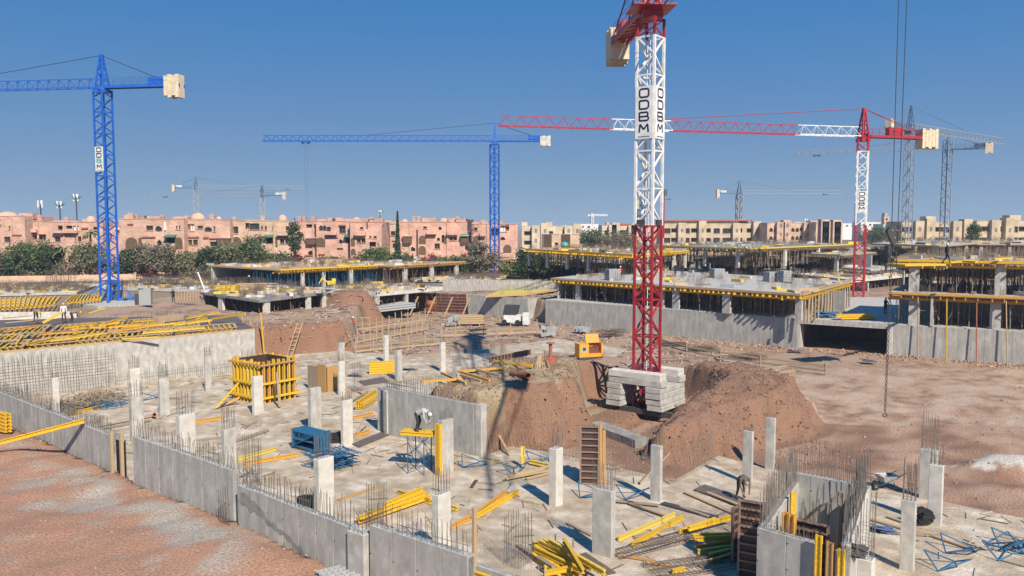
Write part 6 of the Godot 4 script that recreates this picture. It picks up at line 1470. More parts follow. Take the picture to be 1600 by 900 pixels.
	house("pink house with twin domes and paired windows", [-34.19, 1.5, 6.66, 12.17], 176.0, 12.0, "plaster_rose", [["dome", [-34.28, 13.67, 1.9, 1.08]], ["dome", [-31.85, 13.67, 1.36, 0.67]], ["chim", [-30.23, 13.94, 0.95, 0.54]], ["pipe", [-30.65, 12.33, 0.22, 1.35]], ["win", [-32.72, 9.36, 0.69, 0.81]], ["win", [-31.71, 9.36, 0.69, 0.81]], ["bal", [-33.11, 10.84, 2.31, 0.81]], ["lat", [-33.95, 8.68, 0.7, 1.62]], ["win", [-32.01, 12.19, 0.55, 0.4]], ["lat", [-33.98, 6.79, 0.83, 1.22]], ["win", [-30.14, 10.37, 0.41, 0.34]], ["win", [-29.19, 10.3, 0.55, 0.4]]])
	house("pale pink house set back, with small roof turret", [-31.71, 1.25, 6.16, 12.05], 196.0, 10.0, "plaster_tan", [["box", [-31.27, 13, 0.91, 0.75]], ["dark", [-31.28, 12.4, 0.91, 0.45]], ["dark", [-30.13, 8.04, 1.21, 0.75]], ["band", [-31.44, 11.5, 1.06, 0.3]]])
	house("long pink house with bay window, arched screens and small dome", [-24.42, 1.65, 15.96, 12.04], 178.0, 12.0, "plaster_rose", [["dome", [-24.02, 13.54, 1.51, 0.82]], ["chim", [-21.29, 14.09, 0.69, 0.68]], ["chim", [-20.47, 13.95, 0.83, 0.82]], ["dome", [-15.83, 13.54, 2.05, 1.09]], ["chim", [-16.92, 13.82, 0.69, 0.54]], ["chim", [-12.01, 13.95, 0.82, 0.68]], ["chim", [-10.24, 13.82, 0.55, 0.54]], ["bay", [-22.97, 9.32, 1.45, 1.23]], ["arch", [-21.76, 7.54, 0.97, 0.82]], ["pipe", [-20.4, 6.31, 0.32, 5.74]], ["lat", [-19.76, 9.11, 1.24, 1.57]], ["lat", [-19.85, 6.86, 1.31, 1.64]], ["win", [-18.85, 12.32, 0.62, 0.41]], ["bal", [-18.17, 11.09, 2.05, 0.68]], ["band", [-18.18, 10.55, 1.92, 0.41]], ["arch", [-16, 9.73, 0.55, 0.68]], ["dark", [-14.97, 9.18, 0.42, 1.64]], ["lat", [-14.5, 9.18, 0.56, 1.5]], ["arch", [-15.64, 12.05, 0.55, 0.68]], ["bal", [-13.8, 10.96, 2.19, 0.68]], ["win", [-13.26, 9.8, 0.55, 0.68]], ["win", [-12.44, 9.8, 0.62, 0.68]], ["bay", [-10.67, 9.45, 1.3, 1.23]], ["can", [-10.93, 10.75, 1.64, 0.34]], ["arch", [-9.99, 7.81, 0.55, 0.82]], ["pipe", [-9.1, 6.72, 0.24, 4.92]]])
	house("pink end house with wide terrace window near the slim blue crane", [-8.6, 1.66, 9.84, 11.62], 180.0, 12.0, "plaster_rose", [["lat", [-8.16, 9.14, 1.11, 1.52]], ["lat", [-8.17, 7.2, 1.11, 1.52]], ["win", [-8.15, 11.83, 0.62, 0.62]], ["bal", [-6.91, 10.66, 1.25, 0.83]], ["chim", [-6.63, 13.28, 1.11, 0.69]], ["box", [-2.9, 13.28, 0.97, 0.83]], ["curtain", [-2.35, 11.76, 1.11, 1.1]], ["dark", [-1.24, 11.76, 0.55, 1.24]], ["arch", [-2.42, 9.83, 0.83, 0.69]], ["lat", [-1.73, 7.2, 1.45, 1.52]]])
	# brown gate house with its green dome in front of the trees
	house("brown gate house with small doorway between tall piers", [7.01, 6, 8.3, 4.96], 190.0, 7.0, "plaster_tan", [["dark", [9.78, 8.2, 0.73, 0.87]], ["pipe", [7.16, 8.05, 1.89, 2.91]], ["pipe", [11.24, 8.05, 2.03, 2.91]]], "gate_house", "")
	var dm := MB.new(); var pr := []
	for i in 9: pr.append(Vector2(1.0 * cos(i * PI / 16), 0.9 * sin(i * PI / 16)))
	dm.lathe(Vector3.ZERO, pr, 16); single("green_dome", dm, M.tank_teal, "small green dome before the brown gate house", "dome", "", Vector3(11.72, 8.44, -186))
	# beige and cream blocks to the right
	apartments("cream apartment block with stair towers behind dark trees", [3.06, 2.63, 19.3, 10.17], 265.0, "plaster_cream", 3, [[0.12, 3.0, "dark"], [0.3, 3.2, "dark"], [0.45, 2.6, "win"], [0.75, 3.0, "dark"], [0.92, 2.0, "win"]], [["box", [3.05, 12.39, 1.83, 1.62]], ["box", [10.78, 12.39, 2.03, 1.62]], ["box", [15.45, 12.19, 2.03, 0.81]]])
	apartments("cream apartment block left of the red mast, red loggias", [30.69, 2.51, 11.94, 10.49], 285.0, "plaster_cream", 3, [[0.2, 3.0, "win"], [0.42, 2.8, "dark"], [0.62, 2.6, "win"], [0.82, 3.2, "dark"]], [["box", [32.35, 13, 0.86, 1.09]], ["band", [35.85, 13, 6.11, 0.65]]])
	apartments("long cream block with brown roof edge right of the red mast", [52.19, 2.55, 36.55, 11.12], 290.0, "plaster_beige", 3, [[0.05, 2.2, "win"], [0.12, 2.4, "dark"], [0.22, 3.2, "win"], [0.32, 3.2, "dark"], [0.42, 3.2, "dark"], [0.52, 2.2, "win"], [0.62, 3.2, "win"], [0.72, 3.2, "dark"], [0.85, 3.2, "dark"], [0.94, 2.4, "dark"]], [["box", [53.38, 13.67, 28.89, 0.89]], ["band", [53.37, 14.33, 30.01, 0.66]], ["box", [78.95, 13.67, 2.64, 1.33]]])
	apartments("peach block with rows of arched windows", [85.68, 4.41, 16.53, 9.44], 280.0, "plaster_tan", 3, [[0.08, 1.2, "arch"], [0.17, 1.2, "arch"], [0.26, 1.2, "arch"], [0.4, 3.2, "dark"], [0.52, 1.2, "arch"], [0.61, 1.2, "arch"], [0.75, 3.0, "dark"], [0.88, 1.2, "arch"]], [])
	apartments("plain peach block end beside the arched windows", [99.13, 4.45, 6.41, 9.59], 272.0, "plaster_tan", 3, [[0.75, 1.4, "win"]], [])
	apartments("beige apartment block with deep loggias behind the hanging hook", [119.27, 3.22, 21.51, 10.95], 255.0, "plaster_beige", 3, [[0.04, 2.6, "dark"], [0.16, 2.4, "win"], [0.26, 2.2, "win"], [0.38, 2.0, "win"], [0.5, 3.6, "dark"], [0.66, 3.2, "win"], [0.8, 3.6, "dark"], [0.92, 2.0, "win"]], [["box", [126.71, 13.97, 3.06, 1.75]]])
	apartments("beige apartment block with dark loggias at the row's right end", [143.7, 2.91, 25.24, 11.47], 258.0, "plaster_beige", 3, [[0.05, 4.2, "dark"], [0.17, 3.0, "win"], [0.3, 4.2, "dark"], [0.45, 3.0, "win"], [0.6, 4.2, "dark"], [0.75, 3.0, "win"]], [["box", [154.11, 14.18, 3.47, 1.97]]])
	# low white and pink buildings on the skyline
	var fr := [[128.92, 9.57, 21.37, 6], [234.87, 7.95, 18.22, 6.43], [225.86, 9.28, 24.66, 5.78], [135.69, 9.42, 23.83, 4.77], [41.91, 8.22, 11.93, 5.57], [213.7, 8.59, 10.87, 5.14], [-51.19, 9.83, 14.15, 4.22], [95.76, 10.8, 22, 5.14], [70.99, 9.17, 21.04, 4.59], [276.3, 9.17, 11.31, 4.59], [209.34, 9.68, 33.14, 5.69], [-42.97, 9.57, 25.79, 4.28], [-189.08, 10, 25.88, 4.28]]
	for i in fr.size():
		var r: Array = fr[i]; var zf: float = [560, 600, 540, 520, 520, 480, 460, 480, 500, 500, 620, 560, 560][i]; var mt: String = ["roof_white", "roof_white", "roof_white", "plaster_tan", "roof_white", "roof_white", "plaster_tan", "plaster_rose", "plaster_rose", "plaster_cream", "roof_white", "roof_white", "roof_white"][i]
		var fts := []
		for k in int(r[2] / 4.0): fts.append(["dark", [r[0] + 1.2 + k * 4.0, r[1] + r[3] - 2.6, 1.6, 1.4]])
		house("low %s building far off, %s" % ["white" if mt == "roof_white" else "tan" if mt == "plaster_tan" else "pink" if mt == "plaster_rose" else "cream", ["left of the arched peach block", "left of the striped crane", "between striped crane and tall tower", "above the long cream block", "under the tiny white crane", "beside the tall square tower", "behind the long pink house", "behind the brown roof edge", "left of the red mast", "between the two beige blocks", "behind the arched windows", "behind the bay-windowed pink house", "behind the large pink dome"][i]], r, zf, 14.0, mt, fts, "far_building", "low buildings on the skyline")
	house("pale square tower rising over the far roofs", [231.84, 10.21, 3.29, 8.75], 520.0, 4.0, "plaster_tan", [["dark", [232.85, 15.78, 1.14, 1.59]], ["box", [232.34, 18.96, 1.54, 1.59]]], "tower", "")
	# antenna masts
	for q in [[Vector3(-146.67, 11.01, -260), 8.6, 0, "white panel antenna mast above the pink roofs"], [Vector3(-140.68, 11.01, -260), 8.4, 1, "antenna mast disguised as a stubby palm"], [Vector3(-135.49, 11.01, -260), 10.6, 1, "tallest antenna mast with spread palm-like arms"], [Vector3(-66.4, 10.43, -420), 9.0, 1, "small antenna mast far behind the pale pink house"], [Vector3(169.06, 10.8, -480), 5.0, 0, "short antenna on the far roofs"]]:
		var t := thing("antenna_mast", q[3], "antenna", q[0])
		var mb := MB.new(); mb.rod(Vector3.ZERO, Vector3(0, q[1], 0), 0.2, 6); part(t, "pole", mb, M.steel_dark)
		for i in 3:
			var a := i * 2.09 + 0.5
			mb = MB.new(); mb.box(Vector3(cos(a) * 0.7, q[1], sin(a) * 0.5), Vector3(0.4, 2.2, 0.25)); part(t, "panel", mb, M.white_paint)
		if q[2] == 1:
			mb = MB.new()
			for i in 10: mb.beam(Vector3(0, q[1] - 1.2, 0), Vector3(cos(i * 0.63) * 1.7, q[1] + 0.4, sin(i * 0.63) * 1.4), 0.3, 0.06)
			part(t, "fronds", mb, M.green_tile)
	var am := thing("antenna_mast", "red telecom mast with dishes beside the red and white crane", "antenna", Vector3(43.68, 9.32, -240))
	var m2 := MB.new(); m2.rod(Vector3.ZERO, Vector3(0, 13.5, 0), 0.22, 6, 0.15); part(am, "pole", m2, M.red_crane)
	for i in 4:
		m2 = MB.new(); m2.box(Vector3(cos(i * 1.57) * 0.6, 13.0, sin(i * 1.57) * 0.6), Vector3(0.3, 1.8, 0.3)); part(am, "panel", m2, M.steel_dark)
	m2 = MB.new(); m2.rod(Vector3(-0.5, 11.0, 0), Vector3(1.8, 11.2, 0), 0.08, 5); m2.lathe(Vector3(1.6, 10.8, 0), [Vector2(0, 0), Vector2(0.5, 0.2)], 10); part(am, "dish", m2, M.steel_dark)

# ---------------------------------------------------------------- trees and shrubs
func leaf(mb: MB, p: Vector3, s: float, r: RandomNumberGenerator) -> void:
	var a := Vector3(r.randf_range(-1, 1), r.randf_range(-1, 1), r.randf_range(-1, 1)).normalized()
	var b := a.cross(Vector3(r.randf_range(-1, 1), r.randf_range(-1, 1), r.randf_range(-1, 1))).normalized()
	var k := r.randf_range(0.7, 1.3)
	mb.col = Color(k, k * r.randf_range(0.92, 1.08), k * r.randf_range(0.8, 1.1))
	var n := a.cross(b)
	mb.quad(p - a * s, p + b * s * 0.55, p + a * s, p - b * s * 0.55, n)
func tree(label: String, at: Vector3, w: float, h: float, m: String, clumps: int, per: int, ls: float, trunk := 0.3, group := "trees and shrubs along the site edge") -> void:
	var t := thing("tree" if trunk > 0.15 else "shrub", label, "tree" if trunk > 0.15 else "shrub", at, 0.0, group)
	var tm := MB.new()
	tm.rod(Vector3(0, -0.2, 0), Vector3(w * 0.03, h * trunk + 0.3, 0), 0.05 * h * 0.5, 6, 0.03 * h * 0.5)
	var cr := MB.new()
	for i in clumps:
		var th := rng.randf() * TAU; var u := rng.randf_range(-0.85, 1.0)
		var rr := sqrt(1 - u * u * 0.8) * sqrt(rng.randf()) * 0.9
		var c := Vector3(cos(th) * rr * w / 2, h * (trunk + (1 - trunk) * (0.5 + 0.45 * u)), sin(th) * rr * w / 2)
		tm.rod(Vector3(w * 0.03, h * trunk, 0), c, 0.05, 4, 0.02)
		var cs := w * rng.randf_range(0.10, 0.19)
		for j in per:
			var d := Vector3(rng.randfn(), rng.randfn() * 0.8, rng.randfn()) * cs * 0.62
			leaf(cr, c + d, ls * rng.randf_range(0.7, 1.3), rng)
	part(t, "trunk", tm, M.bark)
	part(t, "crown", cr, M[m])
func make_plants() -> void:
	for q in [
		["large rounded green tree under the plant-filled terrace", Vector3(-92.27, 2.6, -159.18), 8.6, 9.0, "leaf_mid", 34, 70],
		["dark green tree beside the large rounded one", Vector3(-88.34, 2.6, -159.18), 5.5, 7.2, "leaf_dark", 22, 70],
		["olive green tree left of the blue mast", Vector3(-80.98, 2.6, -159.18), 8.0, 8.2, "leaf_olive", 30, 70],
		["dark bush at the row's left end", Vector3(-97.18, 2.6, -159.18), 6.0, 6.0, "leaf_dark", 20, 70],
		["dark green tree right of the blue mast", Vector3(-73.01, 2.6, -159.18), 5.4, 6.8, "leaf_dark", 22, 70],
		["grey green feathery tree beneath the arched screens", Vector3(-70.18, 2.6, -159.18), 6.0, 8.2, "leaf_grey", 24, 60],
		["grey green feathery tree below the green canopy", Vector3(-66.5, 2.6, -159.18), 6.4, 8.0, "leaf_grey", 24, 60],
		["olive tree below the paired windows of the domed house", Vector3(-63.19, 2.6, -159.18), 6.0, 6.6, "leaf_olive", 22, 60],
		["dark green tree below the lattice bay", Vector3(-57.67, 2.6, -159.18), 5.6, 7.4, "leaf_dark", 24, 70],
		["bushy green tree rising to the blue-grey terrace", Vector3(-49.33, 2.6, -159.18), 6.4, 10.2, "leaf_mid", 30, 70],
		["olive tree between dark ones", Vector3(-53.74, 2.6, -159.18), 6.8, 8.4, "leaf_olive", 26, 66],
		["loose olive shrub mass left of the yellow deck", Vector3(-46.63, 2.6, -159.18), 6.0, 6.0, "leaf_olive", 20, 60],
		["dark green bush under the bay window", Vector3(-43.56, 2.6, -159.18), 5.6, 6.0, "leaf_dark", 22, 66],
		["rounded green shrub before the long pink house", Vector3(-26.07, 2.6, -161.08), 7.0, 7.4, "leaf_mid", 28, 66],
		["green shrub left of the cypress", Vector3(-24.21, 2.6, -161.08), 6.0, 5.4, "leaf_olive", 20, 60],
		["dark shrub at the cypress foot", Vector3(-21.36, 2.6, -161.08), 6.4, 5.6, "leaf_dark", 22, 60],
		["low olive shrub below the pergola house", Vector3(-35.76, 2.6, -161.08), 6.8, 4.6, "leaf_olive", 22, 60],
		["green bush right of the red one", Vector3(-13.66, 2.6, -161.08), 6.0, 5.2, "leaf_mid", 22, 60],
		["dark round bush below the bay window at the downpipe", Vector3(-10.31, 2.6, -161.08), 5.4, 5.0, "leaf_dark", 20, 60],
		["grey green tree left of the slim blue crane", Vector3(-5.96, 2.6, -161.08), 6.6, 8.6, "leaf_grey", 26, 60],
		["small olive bush at the end house's corner", Vector3(-0.99, 2.6, -161.08), 3.4, 3.6, "leaf_olive", 12, 50],
		["dense dark tree before the cream block", Vector3(3.1, 2.6, -161.08), 6.0, 7.0, "leaf_dark", 32, 66],
		["dark tree left of the gate house", Vector3(5.34, 2.6, -161.08), 5.0, 6.0, "leaf_dark", 26, 60],
		["leafy green tree right of the gate house", Vector3(23.06, 6.01, -240), 9.0, 7.0, "leaf_mid", 34, 70],
		["grey green hedge tree below the cream block", Vector3(29.81, 5.79, -235), 12.0, 6.0, "leaf_grey", 30, 60],
		["leafy tree behind the striped crane's mast", Vector3(134.85, 6.1, -300), 11.0, 9.0, "leaf_mid", 28, 60],
		["wide tree left of the hanging hook", Vector3(142.76, 5.41, -330), 13.0, 7.0, "leaf_dark", 28, 60],
		["round bush at the loggias' foot", Vector3(130.4, 6.88, -235), 5.0, 8.0, "leaf_mid", 18, 60]]:
		tree(q[0], q[1], q[2], q[3] * 0.78, q[4], q[5] + 10, q[6] + 20, 0.25, 0.2)
	for q in [["reddish flowering shrub at the row's left end", Vector3(-97.91, 2.6, -159.18), 4.0, 4.4, "leaf_red"], ["dull red shrub by the olive tree", Vector3(-79.76, 2.6, -159.18), 3.6, 3.4, "leaf_red"], ["crimson shrub beside the dark bush", Vector3(-41.1, 2.6, -159.18), 2.4, 5.0, "leaf_red"], ["crimson round shrub before the long pink house", Vector3(-15.89, 2.6, -161.08), 4.8, 4.6, "leaf_red"], ["dull red shrub under the feathery trees", Vector3(-69.69, 2.6, -159.18), 4.2, 3.6, "leaf_red"], ["dry grey shrub by the flowering red one", Vector3(-95.71, 2.6, -159.18), 5.0, 3.4, "leaf_grey"], ["dry brush clump near the bare mesh panel", Vector3(-84.66, 2.6, -159.18), 6.0, 3.6, "leaf_grey"], ["dry grey brush below the domed house", Vector3(-61.35, 2.6, -159.18), 6.0, 3.6, "leaf_grey"], ["dry brush at the deck's left corner", Vector3(-48.47, 2.6, -159.18), 6.0, 3.2, "leaf_grey"], ["low olive brush before the pergola house", Vector3(-39.26, 2.6, -159.18), 5.0, 3.0, "leaf_olive"], ["low green brush left of the mesh panel", Vector3(-90.8, 2.6, -159.18), 6.0, 3.4, "leaf_mid"], ["olive brush right of the blue mast", Vector3(-75.09, 2.6, -159.18), 4.0, 3.0, "leaf_olive"], ["olive brush under the lattice bay", Vector3(-55.83, 2.6, -159.18), 7.0, 3.4, "leaf_olive"]]:
		tree(q[0], q[1], q[2], q[3], q[4], 16, 60, 0.24, 0.08, "shrubs along the site edge")
	# slender tree leaning up the pink facade
	tree("slender climbing tree leaning over the pergola house", Vector3(-41.47, 2.6, -159.18), 3.4, 11.0, "leaf_dark", 22, 60, 0.24, 0.3)
	# cypress
	var cy := thing("cypress", "tall thin cypress before the long pink house", "tree", Vector3(-22.1, 2.6, -161.08))
	var tm := MB.new(); tm.rod(Vector3(0, -0.2, 0), Vector3(0, 10.5, 0), 0.16, 6, 0.04); part(cy, "trunk", tm, M.bark)
	var cr := MB.new()
	for i in 2600:
		var y := pow(rng.randf(), 1.15); var r := 0.95 * (1 - y * 0.93) * sqrt(rng.randf()); var a := rng.randf() * TAU
		leaf(cr, Vector3(cos(a) * r, 0.5 + y * 12.6, sin(a) * r), 0.2, rng)
	part(cy, "crown", cr, M.leaf_dark)
	# palms
	for q in [[Vector3(-85.89, 2.6, -159.18), 5.6, 3.2, "pale fan palm in front of the pink house with roof rail"], [Vector3(-80.61, 2.6, -159.18), 9.0, 2.2, "dark palm head against the pink wall"], [Vector3(-39.85, 8.64, -300) , 0.0, 0.0, ""], [Vector3(-3.46, 8.64, -300), 0.0, 0.0, ""]]:
		if q[1] == 0.0: continue
		var t := thing("palm", q[3], "tree", q[0], 0.0, "palms")
		tm = MB.new(); tm.rod(Vector3(0, -0.2, 0), Vector3(0.1, q[1], 0), 0.22, 7, 0.18); part(t, "trunk", tm, M.bark)
		cr = MB.new()
		for i in 26:
			var a := i * 2.4; var el := rng.randf_range(-0.3, 1.0)
			var p := Vector3(0.1, q[1], 0); var d := Vector3(cos(a) * cos(el), sin(el), sin(a) * cos(el))
			for k in 6:
				var nx: Vector3 = p + d * q[2] / 6.0; d.y -= 0.22; d = d.normalized()
				var sd := d.cross(Vector3.UP).normalized() * (0.34 * (1.0 - k / 7.0))
				cr.col = Color(1, 1, 1) * rng.randf_range(0.8, 1.2)
				cr.quadn(p - sd, p + sd, nx + sd * 0.8 - Vector3(0, 0.12, 0), nx - sd * 0.8 - Vector3(0, 0.12, 0)); p = nx
		part(t, "fronds", cr, M.leaf_palm)

# ---------------------------------------------------------------- loose things on the floor
func fbeam(label: String, a: Vector3, b: Vector3, m: String, group: String, w := 0.13, h := 0.2) -> void:
	var mb := MB.new(); var o := (a + b) / 2; o.y = minf(a.y, b.y)
	mb.ibeam(a - o + Vector3(0, h / 2, 0), b - o + Vector3(0, h / 2, 0), w, h)
	single("formwork_beam", mb, M[(["yellow", "yellow", "yellow_b", "yellow_c"][rng.randi() % 4]) if m == "yellow" else m], label, "beam", group, o)
func sheet(label: String, pts: Array, m: String, y := 0.03) -> void:
	var mb := MB.new(); var o: Vector3 = (pts[0] + pts[2]) / 2; var lp := []
	for p in pts: lp.append(p - o)
	mb.prism(lp, 0.0, 0.05); single("plywood_sheet", mb, M[m], label, "plywood", "", Vector3(o.x, y, o.z))
func frame_mesh(w: float, h: float, r := 0.03) -> MB:      # flat scaffold frame in its own plane XY
	var mb := MB.new()
	mb.rod(Vector3(-w / 2, 0, 0), Vector3(-w / 2, h, 0), r, 5); mb.rod(Vector3(w / 2, 0, 0), Vector3(w / 2, h, 0), r, 5)
	for y in [0.12, 0.5, 0.9]: mb.rod(Vector3(-w / 2, h * y, 0), Vector3(w / 2, h * y, 0), r * 0.8, 5)
	mb.rod(Vector3(-w / 2, h * 0.12, 0), Vector3(w / 2, h * 0.9, 0), r * 0.7, 5)
	return mb
func make_loose() -> void:
	var mb: MB
	var g1 := "crossed yellow beams behind the wall"
	for q in [[Vector3(-6.79, 0.1, -35.45), Vector3(-4.03, 0.1, -38.8)], [Vector3(-6.66, 0.1, -35.22), Vector3(-3.88, 0.1, -38.52)], [Vector3(-6.55, 0.32, -35.08), Vector3(-4.1, 0.32, -38.33)], [Vector3(-5.64, 0.5, -36.2), Vector3(-4.25, 0.45, -38.59)]]: fbeam("yellow beam in the crossed pile by the bar cage", q[0], q[1], "yellow", g1)
	for q in [[Vector3(-5.53, 0.02, -39.52), Vector3(-3.83, 0.02, -38.03)], [Vector3(-4.49, 0.02, -38.58), Vector3(-2.48, 0.02, -37.07)]]: fbeam("yellow beam lying under the crossed pile", q[0], q[1], "yellow", "beams under the crossed pile")
	for q in [[Vector3(-1.79, 0.02, -35.99), Vector3(-0.28, 0.02, -39.52), "orange_beam"], [Vector3(-1.67, 0.02, -35.91), Vector3(0.31, 0.02, -39.52), "yellow"], [Vector3(-2.6, 0.02, -34.75), Vector3(-1.87, 0.02, -35.91), "orange_beam"]]: fbeam("beam in the open V of three on the floor", q[0], q[1], q[2], "V of beams on the floor")
	var gf := "fanned pile of yellow beams"
	for q in [[Vector3(0.83, 0.05, -32.89), Vector3(2.74, 0.05, -30.09)], [Vector3(0.92, 0.05, -32.48), Vector3(2.48, 0.05, -29.81)], [Vector3(0.81, 0.05, -31.96), Vector3(2.22, 0.05, -29.47)], [Vector3(1.08, 0.28, -32.43), Vector3(2.95, 0.28, -29.84)], [Vector3(1.28, 0.28, -32.5), Vector3(3.24, 0.28, -29.61)], [Vector3(0.9, 0.28, -31.71), Vector3(2.53, 0.28, -29.61)], [Vector3(0.8, 0.05, -31.71), Vector3(1.86, 0.05, -29.26)], [Vector3(1.46, 0.5, -31.94), Vector3(3.32, 0.5, -28.93)]]: fbeam("yellow beam in the fanned pile left of the wide column", q[0], q[1], "yellow", gf)
	fbeam("yellow beam lying across the fanned pile", Vector3(2.01, 0.75, -31.37), Vector3(2.5, 0.75, -28.46), "yellow", "")
	for q in [[Vector3(1.2, 0.05, -30.32), Vector3(2.6, 0.05, -30.97)], [Vector3(1.17, 0.25, -29.46), Vector3(2.38, 0.25, -30.02)], [Vector3(-1.56, 0.9, -28.11), Vector3(-0.54, 0.9, -27.34)]]: fbeam("yellow beam lying below the fanned pile", q[0], q[1], "yellow", "beams below the fanned pile")
	fbeam("yellow beam right of the wide column", Vector3(4.84, 0.02, -32.76), Vector3(7.57, 0.02, -35.99), "yellow", "")
	fbeam("pale worn beam beside the yellow one right of the wide column", Vector3(4.37, 0.02, -33.37), Vector3(7.27, 0.02, -36.32), "yellow_pale", "")
	for q in [[Vector3(7.03, 0.02, -34.16), Vector3(8.94, 0.02, -35.67)], [Vector3(7.36, 0.25, -33.91), Vector3(9.51, 0.25, -35.28)]]: fbeam("yellow beam left of the bent man", q[0], q[1], "yellow", "beams left of the bent man")
	for q in [[Vector3(7.33, 0.3, -32.93), Vector3(9.31, 0.3, -33.14), "yellow"], [Vector3(7.3, 0.3, -32.65), Vector3(9.23, 0.3, -32.86), "yellow"], [Vector3(7.35, 0.05, -32.42), Vector3(9.27, 0.05, -32.95), "orange_beam"], [Vector3(7.33, 0.05, -31.96), Vector3(9.16, 0.05, -32.55), "yellow_pale"], [Vector3(7.69, 0.05, -31.58), Vector3(9.08, 0.05, -32.29), "yellow"], [Vector3(7.61, 0.02, -31.04), Vector3(8.74, 0.02, -31.78), "orange_beam"], [Vector3(5.96, 0.02, -30.1), Vector3(6.5, 0.02, -30.39), "yellow"]]: fbeam("yellow beam in the shaded stack behind the man in blue", q[0], q[1], q[2], "stack behind the man in blue")
	fbeam("yellow beam behind the black gap, near the bar cage", Vector3(-14.51, 0.02, -44.27), Vector3(-12.04, 0.02, -46.03), "orange_beam", "")
	fbeam("worn yellow beam behind the orange one near the gap", Vector3(-15.14, 0.02, -45.14), Vector3(-13.65, 0.02, -47.23), "yellow_pale", "")
	fbeam("yellow beam beside the blue frame heap in the corner", Vector3(-30.45, 0.02, -55.97), Vector3(-29.2, 0.02, -58.77), "yellow", "")
	fbeam("yellow beam between the broad column and the box formwork", Vector3(-20.87, 0.02, -53.76), Vector3(-19.5, 0.02, -55.03), "orange_beam", "")
	fbeam("long yellow beam resting on the wall's top from the earth bank", Vector3(-26.23, 1.9, -40.86), Vector3(-21.39, 3.15, -40.93), "yellow", "", 0.16, 0.22)
	for i in 10:
		mb = MB.new(); mb.ibeam(Vector3.ZERO, Vector3(-1.6, 0, -1.0), 0.14, 0.2)
		single("formwork_beam", mb, M.yellow, "yellow beam in the neat stack on the bank by the wall", "beam", "neat stack on the bank", Vector3(-28.12, 1.5, -45.54) + Vector3((i % 2) * 0.18, (i / 2) * 0.21 + 0.1, -(i % 2) * 0.12))
	for i in 15:
		mb = MB.new(); mb.ibeam(Vector3(-0.9, 0, 0.35), Vector3(0.9, 0, -0.35), 0.14, 0.2)
		single("formwork_beam", mb, M.yellow, "yellow beam in the strapped stack near the trench", "beam", "strapped stack near the trench", Vector3(-11.58, 0, -72.28) + Vector3((i % 3) * 0.12, (i / 3) * 0.21 + 0.12, -(i % 3) * 0.2))
	for i in 10:
		fbeam("yellow beam in the heap behind the blue crate", Vector3(-11, 0.05, -57.81) + Vector3((i % 4) * 0.15, (i / 4) * 0.2, -(i % 4) * 0.1), Vector3(-10.44, 0.05, -61.73) + Vector3((i % 4) * 0.2, (i / 4) * 0.22, -(i % 4) * 0.1), "yellow", "heap behind the blue crate", 0.12, 0.18)
	fbeam("orange beam on the floor before the beam heap", Vector3(-10.65, 0.02, -55.03), Vector3(-9.54, 0.02, -56.35), "orange_beam", "")
	fbeam("orange beam by the inner wall's foot", Vector3(-9.75, 0.02, -50.29), Vector3(-8.96, 0.02, -51.4), "orange_beam", "")
	for i in 3:
		mb = MB.new(); mb.ibeam(Vector3.ZERO, Vector3(0, 2.7, 0), 0.1, 0.2, V); single("formwork_beam", mb, M.yellow if i != 1 else M.orange_beam, "upright yellow beam strapped to the column by the scaffold", "beam", "beams strapped to the scaffold column", Vector3(-3.92, 0, -42.71) + U * (0.12 * i) + Vector3(0, 0, 0.05))
	fbeam("yellow beam standing upright among the planks at the mound's foot", Vector3(0.62, 0, -43.86), Vector3(0.62, 0, -43.86) + Vector3(-0.05, 1.05, -0.1), "yellow", "", 0.2, 0.2)
	fbeam("yellow beam lying among planks at the mound's foot", Vector3(0.97, 0.1, -44.36), Vector3(1.98, 0.1, -43.64), "yellow", "")
	# planks
	var gp := "loose planks on the basement floor"
	for q in [[Vector3(-0.33, 0.1, -41.51), Vector3(1.88, 0.15, -42.78)], [Vector3(-0.16, 0.15, -41.78), Vector3(1.68, 0.2, -42.96)], [Vector3(0.16, 0.2, -42.05), Vector3(1.97, 0.25, -43.25)], [Vector3(0.72, 0.05, -41.67), Vector3(1.94, 0.05, -42.66)]]: plank("pale plank in the loose stack left of the square column", q[0], q[1], 0.2, 0.06, "timber", "plank stack by the square column")
